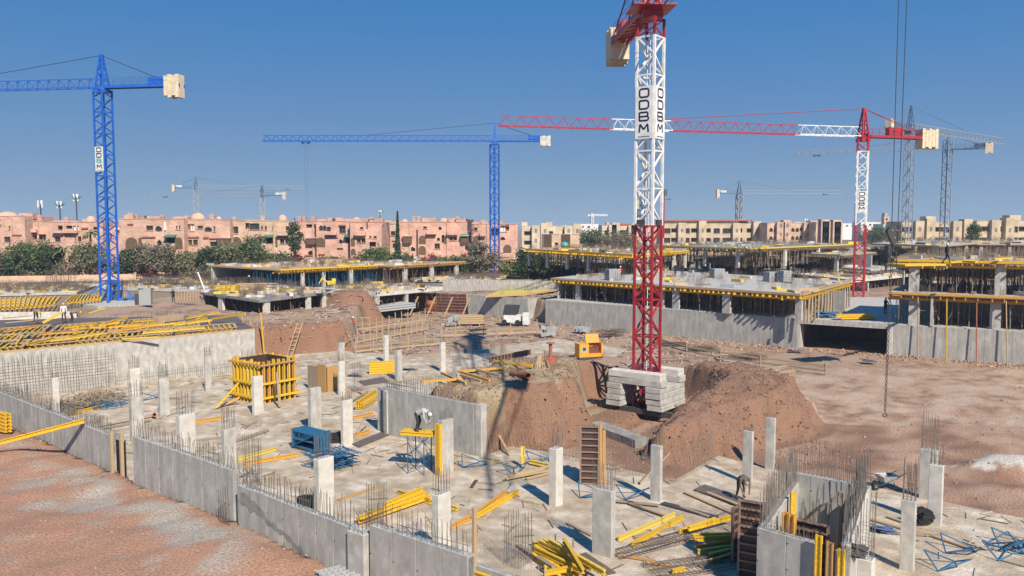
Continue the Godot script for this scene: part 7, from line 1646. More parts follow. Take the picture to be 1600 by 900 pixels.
	for q in [[Vector3(-27.02, 0.1, -52.4), Vector3(-24.31, 0.1, -55.62), "timber", "long pale plank on the floor behind the slot column"], [Vector3(-26.38, 0.05, -51.93), Vector3(-24.01, 0.05, -54.53), "timber_grey", "grey plank beside the long pale one behind the slot column"], [Vector3(-14.51, 0.02, -51.56), Vector3(-11.72, 0.02, -53.59), "timber_grey", "grey plank left of the column by the blue crate"], [Vector3(-14.42, 0.02, -52.72), Vector3(-10.99, 0.02, -54.12), "timber", "pale plank before the box formwork's right side"], [Vector3(-11.87, 0.1, -59.69), Vector3(-11.2, 0.1, -63.89), "timber_grey", "grey board in the scrap behind the blue crate"], [Vector3(-11.94, 0.1, -63.89), Vector3(-10.05, 0.1, -60.81), "timber", "pale board crossing the scrap behind the blue crate"], [Vector3(2.4, 0.02, -35.44), Vector3(3.35, 0.02, -33.94), "timber_grey", "grey plank touching the wide flat column"], [Vector3(9.44, 0.1, -39.38), Vector3(10.49, 0.1, -37.53), "timber", "short pale plank along the bent man's plywood sheet"], [Vector3(8.39, 0.05, -39.53), Vector3(10.03, 0.05, -36.4), "timber", "long pale plank left of the bent man's sheet"], [Vector3(7.74, 0.05, -37.42), Vector3(8.77, 0.05, -36.15), "timber_grey", "grey plank between the yellow pair and the wet board"], [Vector3(16.73, 0.04, -36.18), Vector3(17.18, 0.04, -35.38), "timber", "pale plank end right of the core's tall bars"], [Vector3(17.17, 0.04, -34.54), Vector3(18.55, 0.04, -32.25), "timber", "long pale plank pointing at the blue trestles"], [Vector3(15.82, 0.04, -35.86), Vector3(17.38, 0.04, -33.89), "timber", "pale plank passing behind the near right column"], [Vector3(15.81, 0.04, -34.25), Vector3(17.86, 0.04, -33.89), "timber_grey", "grey plank crossing the pale ones past the core"], [Vector3(5.5, 0.1, -37.8), Vector3(6.84, 0.1, -36.18), "timber", "pale plank below the narrow column"], [Vector3(4.8, 0.1, -38.16), Vector3(6.79, 0.1, -37.53), "timber_grey", "grey plank beside the trestle at the narrow column"], [Vector3(5.17, 0.04, -31.11), Vector3(6.05, 0.04, -30.93), "timber_orange", "reddish board right of the wide column's foot"], [Vector3(4.16, 0.04, -31.86), Vector3(5.5, 0.04, -31.3), "timber_orange", "reddish board at the wide column's foot"], [Vector3(0.21, 0.05, -32.89), Vector3(1.55, 0.3, -30.08), "timber_grey", "grey plank standing out of the fanned beam pile"], [Vector3(-3.26, 0.02, -46.29), Vector3(-2.07, 0.02, -45.51), "timber", "pale plank at the free end of the inner wall"], [Vector3(-1.97, 0.05, -40.52), Vector3(-1.72, 0.6, -39.8), "timber_grey", "short grey plank tilted up by the scaffold"], [Vector3(-17.3, 0.02, -52.72), Vector3(-16.9, 0.02, -54.12), "timber_grey", "short grey plank left of the box formwork's column"], [Vector3(-19.26, 0.02, -49.23), Vector3(-17.84, 0.02, -50.14), "timber_grey", "grey plank right of the broad column"], [Vector3(-19.12, 0.05, -46.05), Vector3(-16.77, 0.05, -45.54), "timber_grey", "grey plank behind the second cast wall"], [Vector3(-8.23, 0.02, -38.49), Vector3(-6.67, 0.02, -40.41), "timber_orange", "reddish plank left of the crossed yellow beams"], [Vector3(5.07, 0.02, -33.8), Vector3(7.16, 0.02, -34.9), "timber_grey", "grey plank under the two parallel yellow beams"]]:
		plank(q[3], q[0], q[1], 0.17, 0.06, q[2], gp)
	plank("long pale plank leaning on the mound's face", Vector3(-0.11, 0, -46.1), Vector3(-1.6, 1.7, -49.92), 0.14, 0.06, "timber")
	plank("grey plank leaning on the inner wall corner", Vector3(-9.73, 0, -50.37), Vector3(-8.25, 2.5, -50.43), 0.2, 0.06, "timber_grey")
	plank("plank leaning against the narrow column", Vector3(6.42, 0.1, -40.88), Vector3(7.9, 1.6, -41.01), 0.18, 0.06, "timber")
	plank("dark stained board lying by the column, near the floor's middle", Vector3(-16.64, 0.05, -49.11), Vector3(-15.45, 0.05, -51.77), 0.3, 0.08, "timber_grey")
	plank("long wet grey board reaching towards the bent man", Vector3(7.03, 0.03, -38), Vector3(9.09, 0.03, -36.05), 0.35, 0.07, "steel_dark")
	sheet("dark plywood sheet under the bent man", [Vector3(8.92, 0, -39.97), Vector3(9.64, 0, -40.78), Vector3(11.03, 0, -38.73), Vector3(10.55, 0, -37.56)], "ply_dark")
	sheet("dark plywood sheet beside the fanned beam pile", [Vector3(2.57, 0, -31.83), Vector3(2.92, 0, -32.09), Vector3(3.88, 0, -30.21), Vector3(3.4, 0, -29.98)], "ply_dark")
	sheet("dark plywood panel leaning low by the inner wall", [Vector3(-9.5, 0, -48.57), Vector3(-8.02, 0, -51.8), Vector3(-7.5, 0, -51), Vector3(-8.95, 0, -47.86)], "ply_dark")
	sheet("small dark sheet below the fanned beams", [Vector3(0.92, 0, -30.73), Vector3(1.53, 0, -31.21), Vector3(1.82, 0, -30.73), Vector3(1.2, 0, -30.21)], "ply_dark")
	sheet("dark sheet with grey rim lying past the columns", [Vector3(-12.77, 0, -68.39), Vector3(-11.06, 0, -70.43), Vector3(-10.22, 0, -68.39), Vector3(-11.95, 0, -66.73)], "ply_dark")
	# blue crate of scaffold frames
	var bc := Vector3(-11.66, 0, -47.58)
	for i in 16:
		single("blue_scaffold", frame_mesh(2.0, 1.15, 0.035), M.blue_frame, "blue scaffold frame standing in the packed crate stack", "scaffold frame", "packed blue frames", bc + V * (i * 0.075 - 0.6) + Vector3(0, 0.05, 0), GRID + rng.randf_range(-0.02, 0.02))
	for i in 22:
		var o := single("blue_scaffold", frame_mesh(1.3, 1.9, 0.026), M.blue_frame, "blue scaffold frame in the tumbled heap behind the stained wall", "scaffold frame", "tumbled blue frames", Vector3(-8.9, 0, -43.63) + Vector3(rng.randf_range(-0.7, 0.5), 0.06 + i * 0.035, rng.randf_range(-0.3, 0.6)))
		o.rotation = Vector3(-PI / 2 + rng.randf_range(-0.12, 0.12), rng.randf_range(0.4, 1.2), 0)
	for i in 7:
		var o := single("blue_scaffold", frame_mesh(1.2, 2.6, 0.03), M.blue_frame, "blue frame lying in the corner heap by the timber pile", "scaffold frame", "blue frames in the corner", Vector3(-30.57, 0, -57.63) + Vector3(i * 0.55, 0.05 + i * 0.03, -i * 0.2))
		o.rotation = Vector3(-PI / 2, rng.randf_range(0.9, 1.6), 0)
	for q in [[Vector3(-27.22, 0, -61.51), 1.2], [Vector3(16.51, 0, -30.91), 0.8], [Vector3(17.89, 0, -32.35), 0.3], [Vector3(19.25, 0, -31.96), 1.0], [Vector3(20.34, 0, -33.01), 0.4], [Vector3(20.25, 0, -32.35), 1.8], [Vector3(19.76, 0, -32.48), 2.4], [Vector3(-2.08, 0, -44.22), 0.6], [Vector3(0, 0, -43.05), 1.7], [Vector3(1.48, 0, -44.96), 0.9], [Vector3(3.85, 0, -39.2), 0.5], [Vector3(5.7, 0, -39.2), 1.1]]:
		var o := thing("trestle", "blue steel tube trestle lying on the floor", "trestle", q[0], q[1], "blue trestles lying about")
		for e in [[Vector3(-0.7, 0.04, 0), Vector3(0.7, 0.04, 0.2)], [Vector3(0.7, 0.04, 0.2), Vector3(0.1, 0.5, 0.9)], [Vector3(0.1, 0.5, 0.9), Vector3(-0.7, 0.04, 0)], [Vector3(-0.7, 0.04, 0), Vector3(-0.4, 0.6, -0.6)], [Vector3(0.7, 0.04, 0.2), Vector3(-0.4, 0.6, -0.6)]]:
			mb = MB.new(); mb.rod(e[0], e[1], 0.032, 5); part(o, "tube", mb, M.blue_frame)
	# scaffold tower with its deck of yellow beams
	var sp := Vector3(-4.88, 0, -43.17); var sc := thing("scaffold_tower", "thin blue scaffold tower carrying a yellow beam platform", "scaffold", sp, GRID + 0.4)
	for x in [-0.45, 0.45]:
		for z in [-0.55, 0.55]:
			mb = MB.new(); mb.rod(Vector3(x, 0, z), Vector3(x, 2.0, z), 0.03, 5); part(sc, "leg", mb, M.blue_frame)
	for z in [-0.55, 0.55]:
		for e in [[0.1, 1.0], [1.0, 1.9]]:
			mb = MB.new(); mb.rod(Vector3(-0.45, e[0], z), Vector3(0.45, e[1], z), 0.02, 4); mb.rod(Vector3(0.45, e[0], z), Vector3(-0.45, e[1], z), 0.02, 4); part(sc, "brace", mb, M.blue_frame)
	for x in [-0.45, 0.45]:
		mb = MB.new(); mb.rod(Vector3(x, 0.2, -0.55), Vector3(x, 1.8, 0.55), 0.02, 4); mb.rod(Vector3(x, 1.0, -0.55), Vector3(x, 1.0, 0.55), 0.02, 4); part(sc, "brace", mb, M.blue_frame)
	for i in 4:
		mb = MB.new(); mb.ibeam(Vector3(-0.95, 2.1, -0.3 + i * 0.2), Vector3(0.8, 2.1, -0.3 + i * 0.2), 0.14, 0.2); part(sc, "platform_beam", mb, M.yellow)
	# wheelbarrow
	var wb := thing("wheelbarrow", "grey wheelbarrow parked at the floor's edge", "wheelbarrow", Vector3(18.51, 0, -40.27), 0.3)
	mb = MB.new()
	var tp := [Vector3(-0.5, 0.75, -0.36), Vector3(0.55, 0.68, -0.36), Vector3(0.55, 0.68, 0.36), Vector3(-0.5, 0.75, 0.36)]; var bt := [Vector3(-0.28, 0.4, -0.2), Vector3(0.25, 0.4, -0.2), Vector3(0.25, 0.4, 0.2), Vector3(-0.28, 0.4, 0.2)]
	for i in 4: mb.quadn(bt[i], bt[(i + 1) % 4], tp[(i + 1) % 4], tp[i])
	mb.quad(bt[0], bt[1], bt[2], bt[3], Vector3.UP); part(wb, "tray", mb, M.galv)
	for s in [-0.25, 0.25]:
		mb = MB.new(); mb.path([Vector3(-0.65, 0.22, s * 0.3), Vector3(-0.2, 0.38, s), Vector3(0.9, 0.8, s * 1.15)], 0.022, 5); part(wb, "handle", mb, M.steel_dark)
		mb = MB.new(); mb.path([Vector3(0.2, 0.4, s), Vector3(0.35, 0.02, s * 1.1)], 0.02, 5); part(wb, "leg", mb, M.steel_dark)
	mb = MB.new(); mb.rod(Vector3(-0.65, 0.2, -0.05), Vector3(-0.65, 0.2, 0.05), 0.2, 14, -1, true); var wh := part(wb, "wheel", mb, M.tyre)
	mb = MB.new(); mb.rod(Vector3(-0.65, 0.2, -0.06), Vector3(-0.65, 0.2, 0.06), 0.08, 10, -1, true); part(wh, "hub", mb, M.steel)
	# pipes, bags and small finds
	mb = MB.new(); mb.lathe(Vector3.ZERO, [Vector2(0.34, 0), Vector2(0.36, 0), Vector2(0.36, 0.55), Vector2(0.32, 0.55), Vector2(0.32, 0.02), Vector2(0, 0.02)], 16)
	single("manhole_tube", mb, M.black, "black tube for a round manhole opening behind the stained wall", "drum", "", Vector3(-9.53, 0, -37.39))  # black tube put in to stand for a round, dark manhole opening
	mb = MB.new(); mb.lathe(Vector3.ZERO, [Vector2(0.1, -0.5), Vector2(0.12, -0.5), Vector2(0.12, 0.4), Vector2(0.15, 0.4), Vector2(0.15, 0.55), Vector2(0.1, 0.55)], 12)
	var rp := single("red_pipe", mb, M.pipe_red, "short red pipe fallen beside the column", "pipe", "", Vector3(-24.27, 0.12, -55.54)); rp.rotation = Vector3(1.2, 0.5, 0.0)
	mb = MB.new()
	for i in 14: mb.obox(Vector3(rng.randf_range(-0.18, 0.18), 0.1 + i * 0.045, rng.randf_range(-0.15, 0.15)), Vector3(0.2, 0.03, 0), Vector3(-0.03, 0.09, 0.02), Vector3(0.02, 0, 0.17))
	single("rubbish_bag", mb, M.black, "crumpled black bag at the column's foot", "bag", "", Vector3(17.87, 0, -35.26))
	mb = MB.new()
	for i in 12: mb.obox(Vector3(rng.randf_range(-0.3, 0.3), 0.08 + i * 0.035, rng.randf_range(-0.3, 0.3)), Vector3(0.25, 0.03, 0.05), Vector3(-0.03, 0.07, 0.02), Vector3(0.02, 0, 0.2))
	single("tarpaulin", mb, M.black, "black tarpaulin bundle beside the blue frame crate", "tarpaulin", "", Vector3(-10.57, 0, -49.3))
	for q in [[Vector3(15.76, 0, -34.58), "violet tarpaulin crumpled by the core's column"], [Vector3(-9.23, 0, -74.22), "blue tarpaulin by the column near the strapped stack"], [Vector3(-13.53, 0, -71.04), "small blue sheet on the floor near the trench"], [Vector3(33.51, 0.2, -77.6), "blue plastic scrap before the dark doorway"], [Vector3(28.94, 0.1, -84.21), "small blue scrap at the doorway's left jamb"]]:
		mb = MB.new()
		for i in 7: mb.obox(Vector3(rng.randf_range(-0.5, 0.5), 0.05 + i * 0.02, rng.randf_range(-0.3, 0.3)), Vector3(0.35, rng.randf_range(-0.08, 0.08), 0.05), Vector3(0, 0.02, 0.01), Vector3(0.02, 0.05, 0.25))
		single("tarpaulin", mb, M.plastic_blue, q[1], "tarpaulin", "", q[0])
	# bar mats lying on the floor
	for q in [[Vector3(6, 0, -33.01), 4.6, 1.0, 0.55, "loose bar mat behind the shaded beam stack"], [Vector3(7.34, 0, -30.91), 4.5, 1.6, 0.3, "bar mat on the floor below the shaded stack"]]:
		mb = MB.new()
		for i in 9: mb.rod(Vector3(-q[1] / 2, 0.06 + (i % 3) * 0.05, (i / 8.0 - 0.5) * q[2]), Vector3(q[1] / 2, 0.08 + (i % 2) * 0.08, (i / 8.0 - 0.5) * q[2] + rng.randf_range(-0.2, 0.2)), 0.016, 3)
		for i in 24: mb.rod(Vector3((i / 23.0 - 0.5) * q[1], 0.1, -q[2] / 2), Vector3((i / 23.0 - 0.5) * q[1], 0.1, q[2] / 2), 0.012, 3)
		single("rebar_mat", mb, M.rebar, q[4], "rebar", "", q[0], q[3])
	# grey plastic slabs at the bank's lower edge
	for i in 4:
		mb = MB.new()
		for k in 2: mb.box(Vector3(0, 0.03, -0.12 + k * 0.24), Vector3(1.1, 0.06, 0.1))
		for k in 6: mb.box(Vector3(-0.5 + k * 0.2, 0.03, 0), Vector3(0.05, 0.05, 0.2))
		single("plastic_grid", mb, M.galv, "grey slotted grid on the bank against the damp-stained wall", "grid", "grey grids on the bank", Vector3(-5.78, 1.5, -26.72) + Vector3(i * 0.16 - 0.2, 0.02 * i, i * 0.25 - 0.3), 0.6)
	# mesh panels and props by the blue crane
	for q in [[Vector3(-74.32, 3, -136.87), 5.0, 2.6, "dense dark bar mesh standing at the far left"], [Vector3(-51.73, 3.2, -134.13), 8.0, 2.4, "dense bar mesh standing behind the grey deck"], [Vector3(-39.85, 4.2, -123.05), 6.0, 1.2, "low bar mesh on the grey deck's rear"]]:
		mb = MB.new()
		for i in int(q[1] * 9): mb.rod(Vector3(i / 9.0 - q[1] / 2, 0, rng.randf_range(-0.6, 0.6)), Vector3(i / 9.0 - q[1] / 2, q[2] + rng.randf_range(-0.2, 0.2), rng.randf_range(-0.6, 0.6)), 0.022, 3)
		for i in 9: mb.rod(Vector3(-q[1] / 2, i * q[2] / 9, 0.1), Vector3(q[1] / 2, i * q[2] / 9, 0.1), 0.02, 3)
		single("rebar_mesh", mb, M.rebar, q[3], "rebar", "", q[0])
	var gm := thing("welding_machine", "grey boxed machine right of the blue crane's foot", "machine", Vector3(-46.26, 3, -104.68), 0.2)
	mb = MB.new(); mb.box(Vector3(0, 0.9, 0), Vector3(1.4, 1.8, 1.0)); part(gm, "cabinet", mb, M.block_grey)
	mb = MB.new(); mb.box(Vector3(-1.0, 0.7, 0), Vector3(0.5, 1.4, 0.6)); part(gm, "reel", mb, M.steel_dark)
	var db := thing("concrete_footing", "pale footing slab beneath the blue crane", "footing", Vector3(-52.14, 2.9, -107.47), GRID)
	mb = MB.new(); mb.box(Vector3(0, -0.1, 0), Vector3(6.5, 0.4, 6.5)); part(db, "slab", mb, M.concrete)
	var pk := thing("picket_row", "row of pale timber stakes beside the grey deck", "stakes", Vector3(-43.48, 3.2, -107.84))
	for i in 9:
		mb = MB.new(); mb.beam(Vector3(i * 0.42 - 0.2, 0, i * 0.12), Vector3(i * 0.42 - 0.2, 1.25, i * 0.12), 0.12, 0.12); part(pk, "stake", mb, M.timber)
	plank("pale leaning post left of the yellow crate", Vector3(-42.45, 4.2, -114.39), Vector3(-45.25, 6.2, -119.63), 0.18, 0.1, "roof_white")
	plank("timber cross post on the rubble behind the deck", Vector3(-59.91, 3, -166.86), Vector3(-66.76, 5, -186.17), 0.2, 0.15, "timber")
	plank("timber cross rail on the rubble behind the deck", Vector3(-64.45, 4.6, -173.69), Vector3(-61.59, 4.6, -179.4), 0.15, 0.15, "timber")
	# small digger on the brown mound
	var dg := thing("mini_excavator", "small yellow digger by the brown mound in the middle distance", "excavator", Vector3(-28.87, 3.2, -132.72), 0.3)
	dg.scale = Vector3.ONE * 0.72
	mb = MB.new(); mb.box(Vector3(0, 0.9, 0), Vector3(1.8, 0.8, 1.3)); mb.box(Vector3(0.5, 1.5, 0), Vector3(0.8, 0.6, 1.1)); part(dg, "body", mb, M.machine_yellow)
	for s in [-0.7, 0.7]:
		mb = MB.new(); mb.box(Vector3(0, 0.25, s), Vector3(2.0, 0.5, 0.35)); part(dg, "track", mb, M.tyre)
	mb = MB.new(); mb.beam(Vector3(-0.8, 1.0, 0), Vector3(-2.0, 2.0, 0), 0.2, 0.25); mb.beam(Vector3(-2.0, 2.0, 0), Vector3(-2.7, 0.8, 0), 0.18, 0.2); part(dg, "boom", mb, M.machine_yellow)
	mb = MB.new(); mb.box(Vector3(-2.7, 0.5, 0), Vector3(0.5, 0.5, 0.6)); part(dg, "bucket", mb, M.steel_dark)
	# shed and tall yellow post near the far deck
	var sd := thing("site_hut", "small white hut with red door left of the ochre deck", "hut", Vector3(-49.18, 2.8, -170.2))
	mb = MB.new(); mb.box(Vector3(0, 0.9, 0), Vector3(2.8, 1.8, 2.0)); part(sd, "body", mb, M.roof_white)
	mb = MB.new(); mb.box(Vector3(0.4, 0.8, 1.02), Vector3(0.8, 1.4, 0.06)); part(sd, "door", mb, M.red_bright)
	plank("tall yellow post at the ochre deck's left end", Vector3(-46.03, 2.8, -165.92), Vector3(-44.06, 5.8, -159), 0.5, 0.4, "yellow", "", "post", "post")
	mb = MB.new(); mb.beam(Vector3.ZERO, Vector3(-31.91, 6.4, -153.59) - Vector3(-34.49, 6.4, -150.88), 2.0, 0.8); single("timber_pack", mb, M.timber, "long timber pack lying on the ochre deck", "timber stack", "", Vector3(-34.49, 6.4, -150.88))
	mb = MB.new(); mb.box(Vector3(0, 0.35, 0), Vector3(2.2, 0.7, 1.2)); single("yellow_bin", mb, M.crate_yellow, "yellow bin on the far deck between two workers", "bin", "", Vector3(-23.99, 6.2, -164.12))
	mb = MB.new(); mb.box(Vector3(0, 1.2, 0), Vector3(1.2, 1.7, 1.2)); for s in [-0.6, 0.6]: mb.rod(Vector3(s, 2, 0), Vector3(s * 0.8, 3.6, 0), 0.06, 4)
	single("concrete_bucket", mb, M.galv, "grey concrete bucket left of the slim blue crane's foot", "bucket", "", Vector3(-6.47, 3, -164.74))
	for q in [[Vector3(10.25, 6.1, -166.53), Vector3(11.73, 6.1, -152.38)], [Vector3(10.85, 6.3, -167.95), Vector3(12.16, 6.3, -150.52)]]: plank("yellow beam stack end on the dark lower deck", q[0], q[1], 1.0, 0.3, "yellow", "beams on the dark lower deck", "formwork_beam", "beam")
	for q in [[Vector3(7.54, 6, -168.95), Vector3(5.96, 8.6, -143.48)], [Vector3(9.62, 6, -168.95), Vector3(7.61, 8.6, -143.48)], [Vector3(10.66, 6, -168.95), Vector3(8.49, 8.6, -143.48)], [Vector3(13.27, 6, -165.87), Vector3(11.57, 8.7, -147.62)]]: plank("yellow raking prop under the far upper deck", q[0], q[1], 0.3, 0.2, "yellow", "raking props of the far upper deck", "timber_prop", "prop")
	plank("pale raking prop at the dark lower deck", Vector3(2.38, 3, -171.27), Vector3(3.43, 5.9, -165.22), 0.25, 0.15, "timber")
	plank("orange raking prop at the dark lower deck", Vector3(15.8, 3.5, -156.5), Vector3(15.35, 5.9, -159.51), 0.25, 0.15, "timber_orange")
	mb = MB.new(); mb.rod(Vector3.ZERO, Vector3(0, 1.6, 0), 0.35, 10, -1, true); single("white_drum", mb, M.roof_white, "white drum standing below the dark lower deck", "drum", "", Vector3(0.94, 2.8, -174.7))

# ---------------------------------------------------------------- workers: one skin from tapered capsules
func body_mesh(bones: Array, cell: float) -> ArrayMesh:
	var lo := Vector3(1e9, 1e9, 1e9); var hi := -lo
	for b in bones:
		for i in 2:
			var r: float = b[2 + i]; lo = lo.min(b[i] - Vector3.ONE * (r + cell * 3)); hi = hi.max(b[i] + Vector3.ONE * (r + cell * 3))
	var nx := int((hi.x - lo.x) / cell) + 2; var ny := int((hi.y - lo.y) / cell) + 2; var nz := int((hi.z - lo.z) / cell) + 2
	var f := PackedFloat32Array(); f.resize(nx * ny * nz); f.fill(1.0)
	var who := PackedInt32Array(); who.resize(nx * ny * nz)
	var dm := PackedFloat32Array(); dm.resize(nx * ny * nz); dm.fill(1.0)
	for bi in bones.size():
		var b: Array = bones[bi]; var a: Vector3 = b[0]; var e: Vector3 = b[1]; var ra: float = b[2]; var rb: float = b[3]
		var mr := maxf(ra, rb) + cell * 3.0
		var l0 := (a.min(e) - Vector3.ONE * mr - lo) / cell; var l1 := (a.max(e) + Vector3.ONE * mr - lo) / cell
		var ab := e - a; var dd := maxf(ab.length_squared(), 1e-6)
		for k in range(maxi(0, int(l0.z)), mini(nz, int(l1.z) + 1)):
			for j in range(maxi(0, int(l0.y)), mini(ny, int(l1.y) + 1)):
				for i in range(maxi(0, int(l0.x)), mini(nx, int(l1.x) + 1)):
					var p := lo + Vector3(i, j, k) * cell
					var t := clampf((p - a).dot(ab) / dd, 0, 1)
					var d := p.distance_to(a + ab * t) - lerpf(ra, rb, t)
					var ix := (k * ny + j) * nx + i
					if d < dm[ix]: dm[ix] = d; who[ix] = bi
					var h := maxf(0.03 - absf(f[ix] - d), 0.0) / 0.03
					f[ix] = minf(f[ix], d) - h * h * 0.03 * 0.25
	var vid := {}; var vs := PackedVector3Array(); var cs := PackedColorArray()
	var off := [0, 1, nx, nx + 1, nx * ny, nx * ny + 1, nx * ny + nx, nx * ny + nx + 1]
	for k in nz - 1:
		for j in ny - 1:
			for i in nx - 1:
				var ix := (k * ny + j) * nx + i
				var cnt := 0; var s := Vector3.ZERO
				for c in 8:
					if f[ix + off[c]] < 0.0: cnt += 1
				if cnt == 0 or cnt == 8: continue
				var m := 0
				for e in [[0, 1], [2, 3], [4, 5], [6, 7], [0, 2], [1, 3], [4, 6], [5, 7], [0, 4], [1, 5], [2, 6], [3, 7]]:
					var fa := f[ix + off[e[0]]]; var fb := f[ix + off[e[1]]]
					if (fa < 0.0) == (fb < 0.0): continue
					var t := fa / (fa - fb)
					var pa := Vector3(e[0] & 1, (e[0] >> 1) & 1, e[0] >> 2); var pb := Vector3(e[1] & 1, (e[1] >> 1) & 1, e[1] >> 2)
					s += pa.lerp(pb, t); m += 1
				vid[ix] = vs.size(); vs.append(lo + (Vector3(i, j, k) + s / m) * cell); cs.append(bones[who[ix]][4])
	var mb := MB.new()
	var ax := [1, nx, nx * ny]
	for k in range(1, nz - 1):
		for j in range(1, ny - 1):
			for i in range(1, nx - 1):
				var ix := (k * ny + j) * nx + i
				for a in 3:
					if (f[ix] < 0.0) == (f[ix + ax[a]] < 0.0): continue
					var u: int = ax[(a + 1) % 3]; var w: int = ax[(a + 2) % 3]
					var q := [ix, ix - u, ix - u - w, ix - w]
					if not (vid.has(q[0]) and vid.has(q[1]) and vid.has(q[2]) and vid.has(q[3])): continue
					var out := Vector3.ZERO; out[a] = 1.0 if f[ix] < 0.0 else -1.0
					var p := []
					for z in q: p.append(vs[vid[z]])
					var n: Vector3 = (p[2] - p[0]).cross(p[1] - p[3]).normalized()
					if n.dot(out) < 0: n = -n
					mb.col = cs[vid[q[0]]]
					mb.tri(p[0], p[1], p[2], n); mb.tri(p[0], p[2], p[3], n)
	return mb.mesh(true)
func pose(kind: String, shirt: Color, pants: Color, hat: Color, skin := Color(0.22, 0.12, 0.075)) -> Array:
	var P := {"pel": Vector3(0, 0.93, 0), "ch": Vector3(0, 1.30, 0.01), "nk": Vector3(0, 1.48, 0), "hd": Vector3(0, 1.62, 0.03)}
	var sh := [Vector3(-0.19, 1.42, 0), Vector3(0.19, 1.42, 0)]; var el := [Vector3(-0.26, 1.15, 0.02), Vector3(0.26, 1.15, 0.02)]; var wr := [Vector3(-0.25, 0.91, 0.14), Vector3(0.25, 0.91, 0.14)]
	var hp := [Vector3(-0.1, 0.92, 0), Vector3(0.1, 0.92, 0)]; var kn := [Vector3(-0.12, 0.5, 0.03), Vector3(0.12, 0.5, 0.03)]; var an := [Vector3(-0.13, 0.09, -0.03), Vector3(0.13, 0.09, -0.03)]
	if kind == "bend":
		P = {"pel": Vector3(0, 0.92, -0.12), "ch": Vector3(0, 1.08, 0.28), "nk": Vector3(0, 1.04, 0.46), "hd": Vector3(0, 0.97, 0.6)}
		sh = [Vector3(-0.19, 1.07, 0.38), Vector3(0.19, 1.07, 0.38)]; el = [Vector3(-0.23, 0.78, 0.44), Vector3(0.23, 0.78, 0.42)]; wr = [Vector3(-0.16, 0.52, 0.56), Vector3(0.2, 0.50, 0.5)]
		hp = [Vector3(-0.1, 0.9, -0.13), Vector3(0.1, 0.9, -0.13)]; kn = [Vector3(-0.16, 0.5, 0.0), Vector3(0.16, 0.5, -0.06)]; an = [Vector3(-0.2, 0.09, -0.1), Vector3(0.2, 0.09, -0.2)]
	elif kind == "walk":
		kn = [Vector3(-0.11, 0.52, 0.16), Vector3(0.11, 0.5, -0.02)]; an = [Vector3(-0.11, 0.1, 0.22), Vector3(0.12, 0.14, -0.32)]; wr = [Vector3(-0.26, 0.93, -0.1), Vector3(0.26, 0.98, 0.24)]
	elif kind == "work":
		el = [Vector3(-0.25, 1.17, 0.14), Vector3(0.25, 1.17, 0.14)]; wr = [Vector3(-0.12, 1.06, 0.38), Vector3(0.12, 1.1, 0.38)]
	var b := [[P.pel, P.ch, 0.145, 0.165, shirt], [P.ch, P.nk.lerp(P.ch, 0.3), 0.165, 0.11, shirt], [P.nk, P.hd, 0.06, 0.06, skin], [P.hd, P.hd + (P.hd - P.nk).normalized() * 0.04, 0.095, 0.1, skin]]
	var up: Vector3 = (P.hd - P.nk).normalized(); var fw: Vector3 = (Vector3(0, 0, 1) - up * up.z).normalized()
	b.append([P.hd + up * 0.07, P.hd + up * 0.1, 0.112, 0.09, hat]); b.append([P.hd + up * 0.06 + fw * 0.09, P.hd + up * 0.055 + fw * 0.14, 0.02, 0.015, hat])
	b.append([P.hd + fw * 0.09 - up * 0.02, P.hd + fw * 0.115 - up * 0.035, 0.018, 0.014, skin])
	for s in 2:
		var m := sh[s] as Vector3
		b.append([m.lerp(P.ch, 0.5), m, 0.1, 0.075, shirt]); b.append([m, el[s], 0.068, 0.05, shirt]); b.append([el[s], wr[s], 0.047, 0.034, shirt])
		var d: Vector3 = (wr[s] - el[s]).normalized(); var sd := Vector3(1, 0, 0)
		var pc: Vector3 = wr[s] + d * 0.08
		b.append([wr[s] + d * 0.02, pc, 0.03, 0.036, skin])
		for k in 4: b.append([pc + sd * (k - 1.5) * 0.021, pc + sd * (k - 1.5) * 0.026 + d * [0.07, 0.085, 0.08, 0.06][k], 0.012, 0.009, skin])
		b.append([wr[s] + d * 0.035 + sd * 0.02 * (1 if s == 0 else -1), wr[s] + d * 0.09 + sd * 0.06 * (1 if s == 0 else -1), 0.013, 0.01, skin])
		b.append([P.pel.lerp(hp[s], 0.6), hp[s], 0.13, 0.105, pants]); b.append([hp[s], kn[s], 0.092, 0.066, pants]); b.append([kn[s], an[s], 0.063, 0.048, pants])
		b.append([an[s] - Vector3(0, 0.03, 0.03), an[s] + Vector3(0, -0.045, 0.17), 0.05, 0.04, Color(0.05, 0.035, 0.025)])
	return b
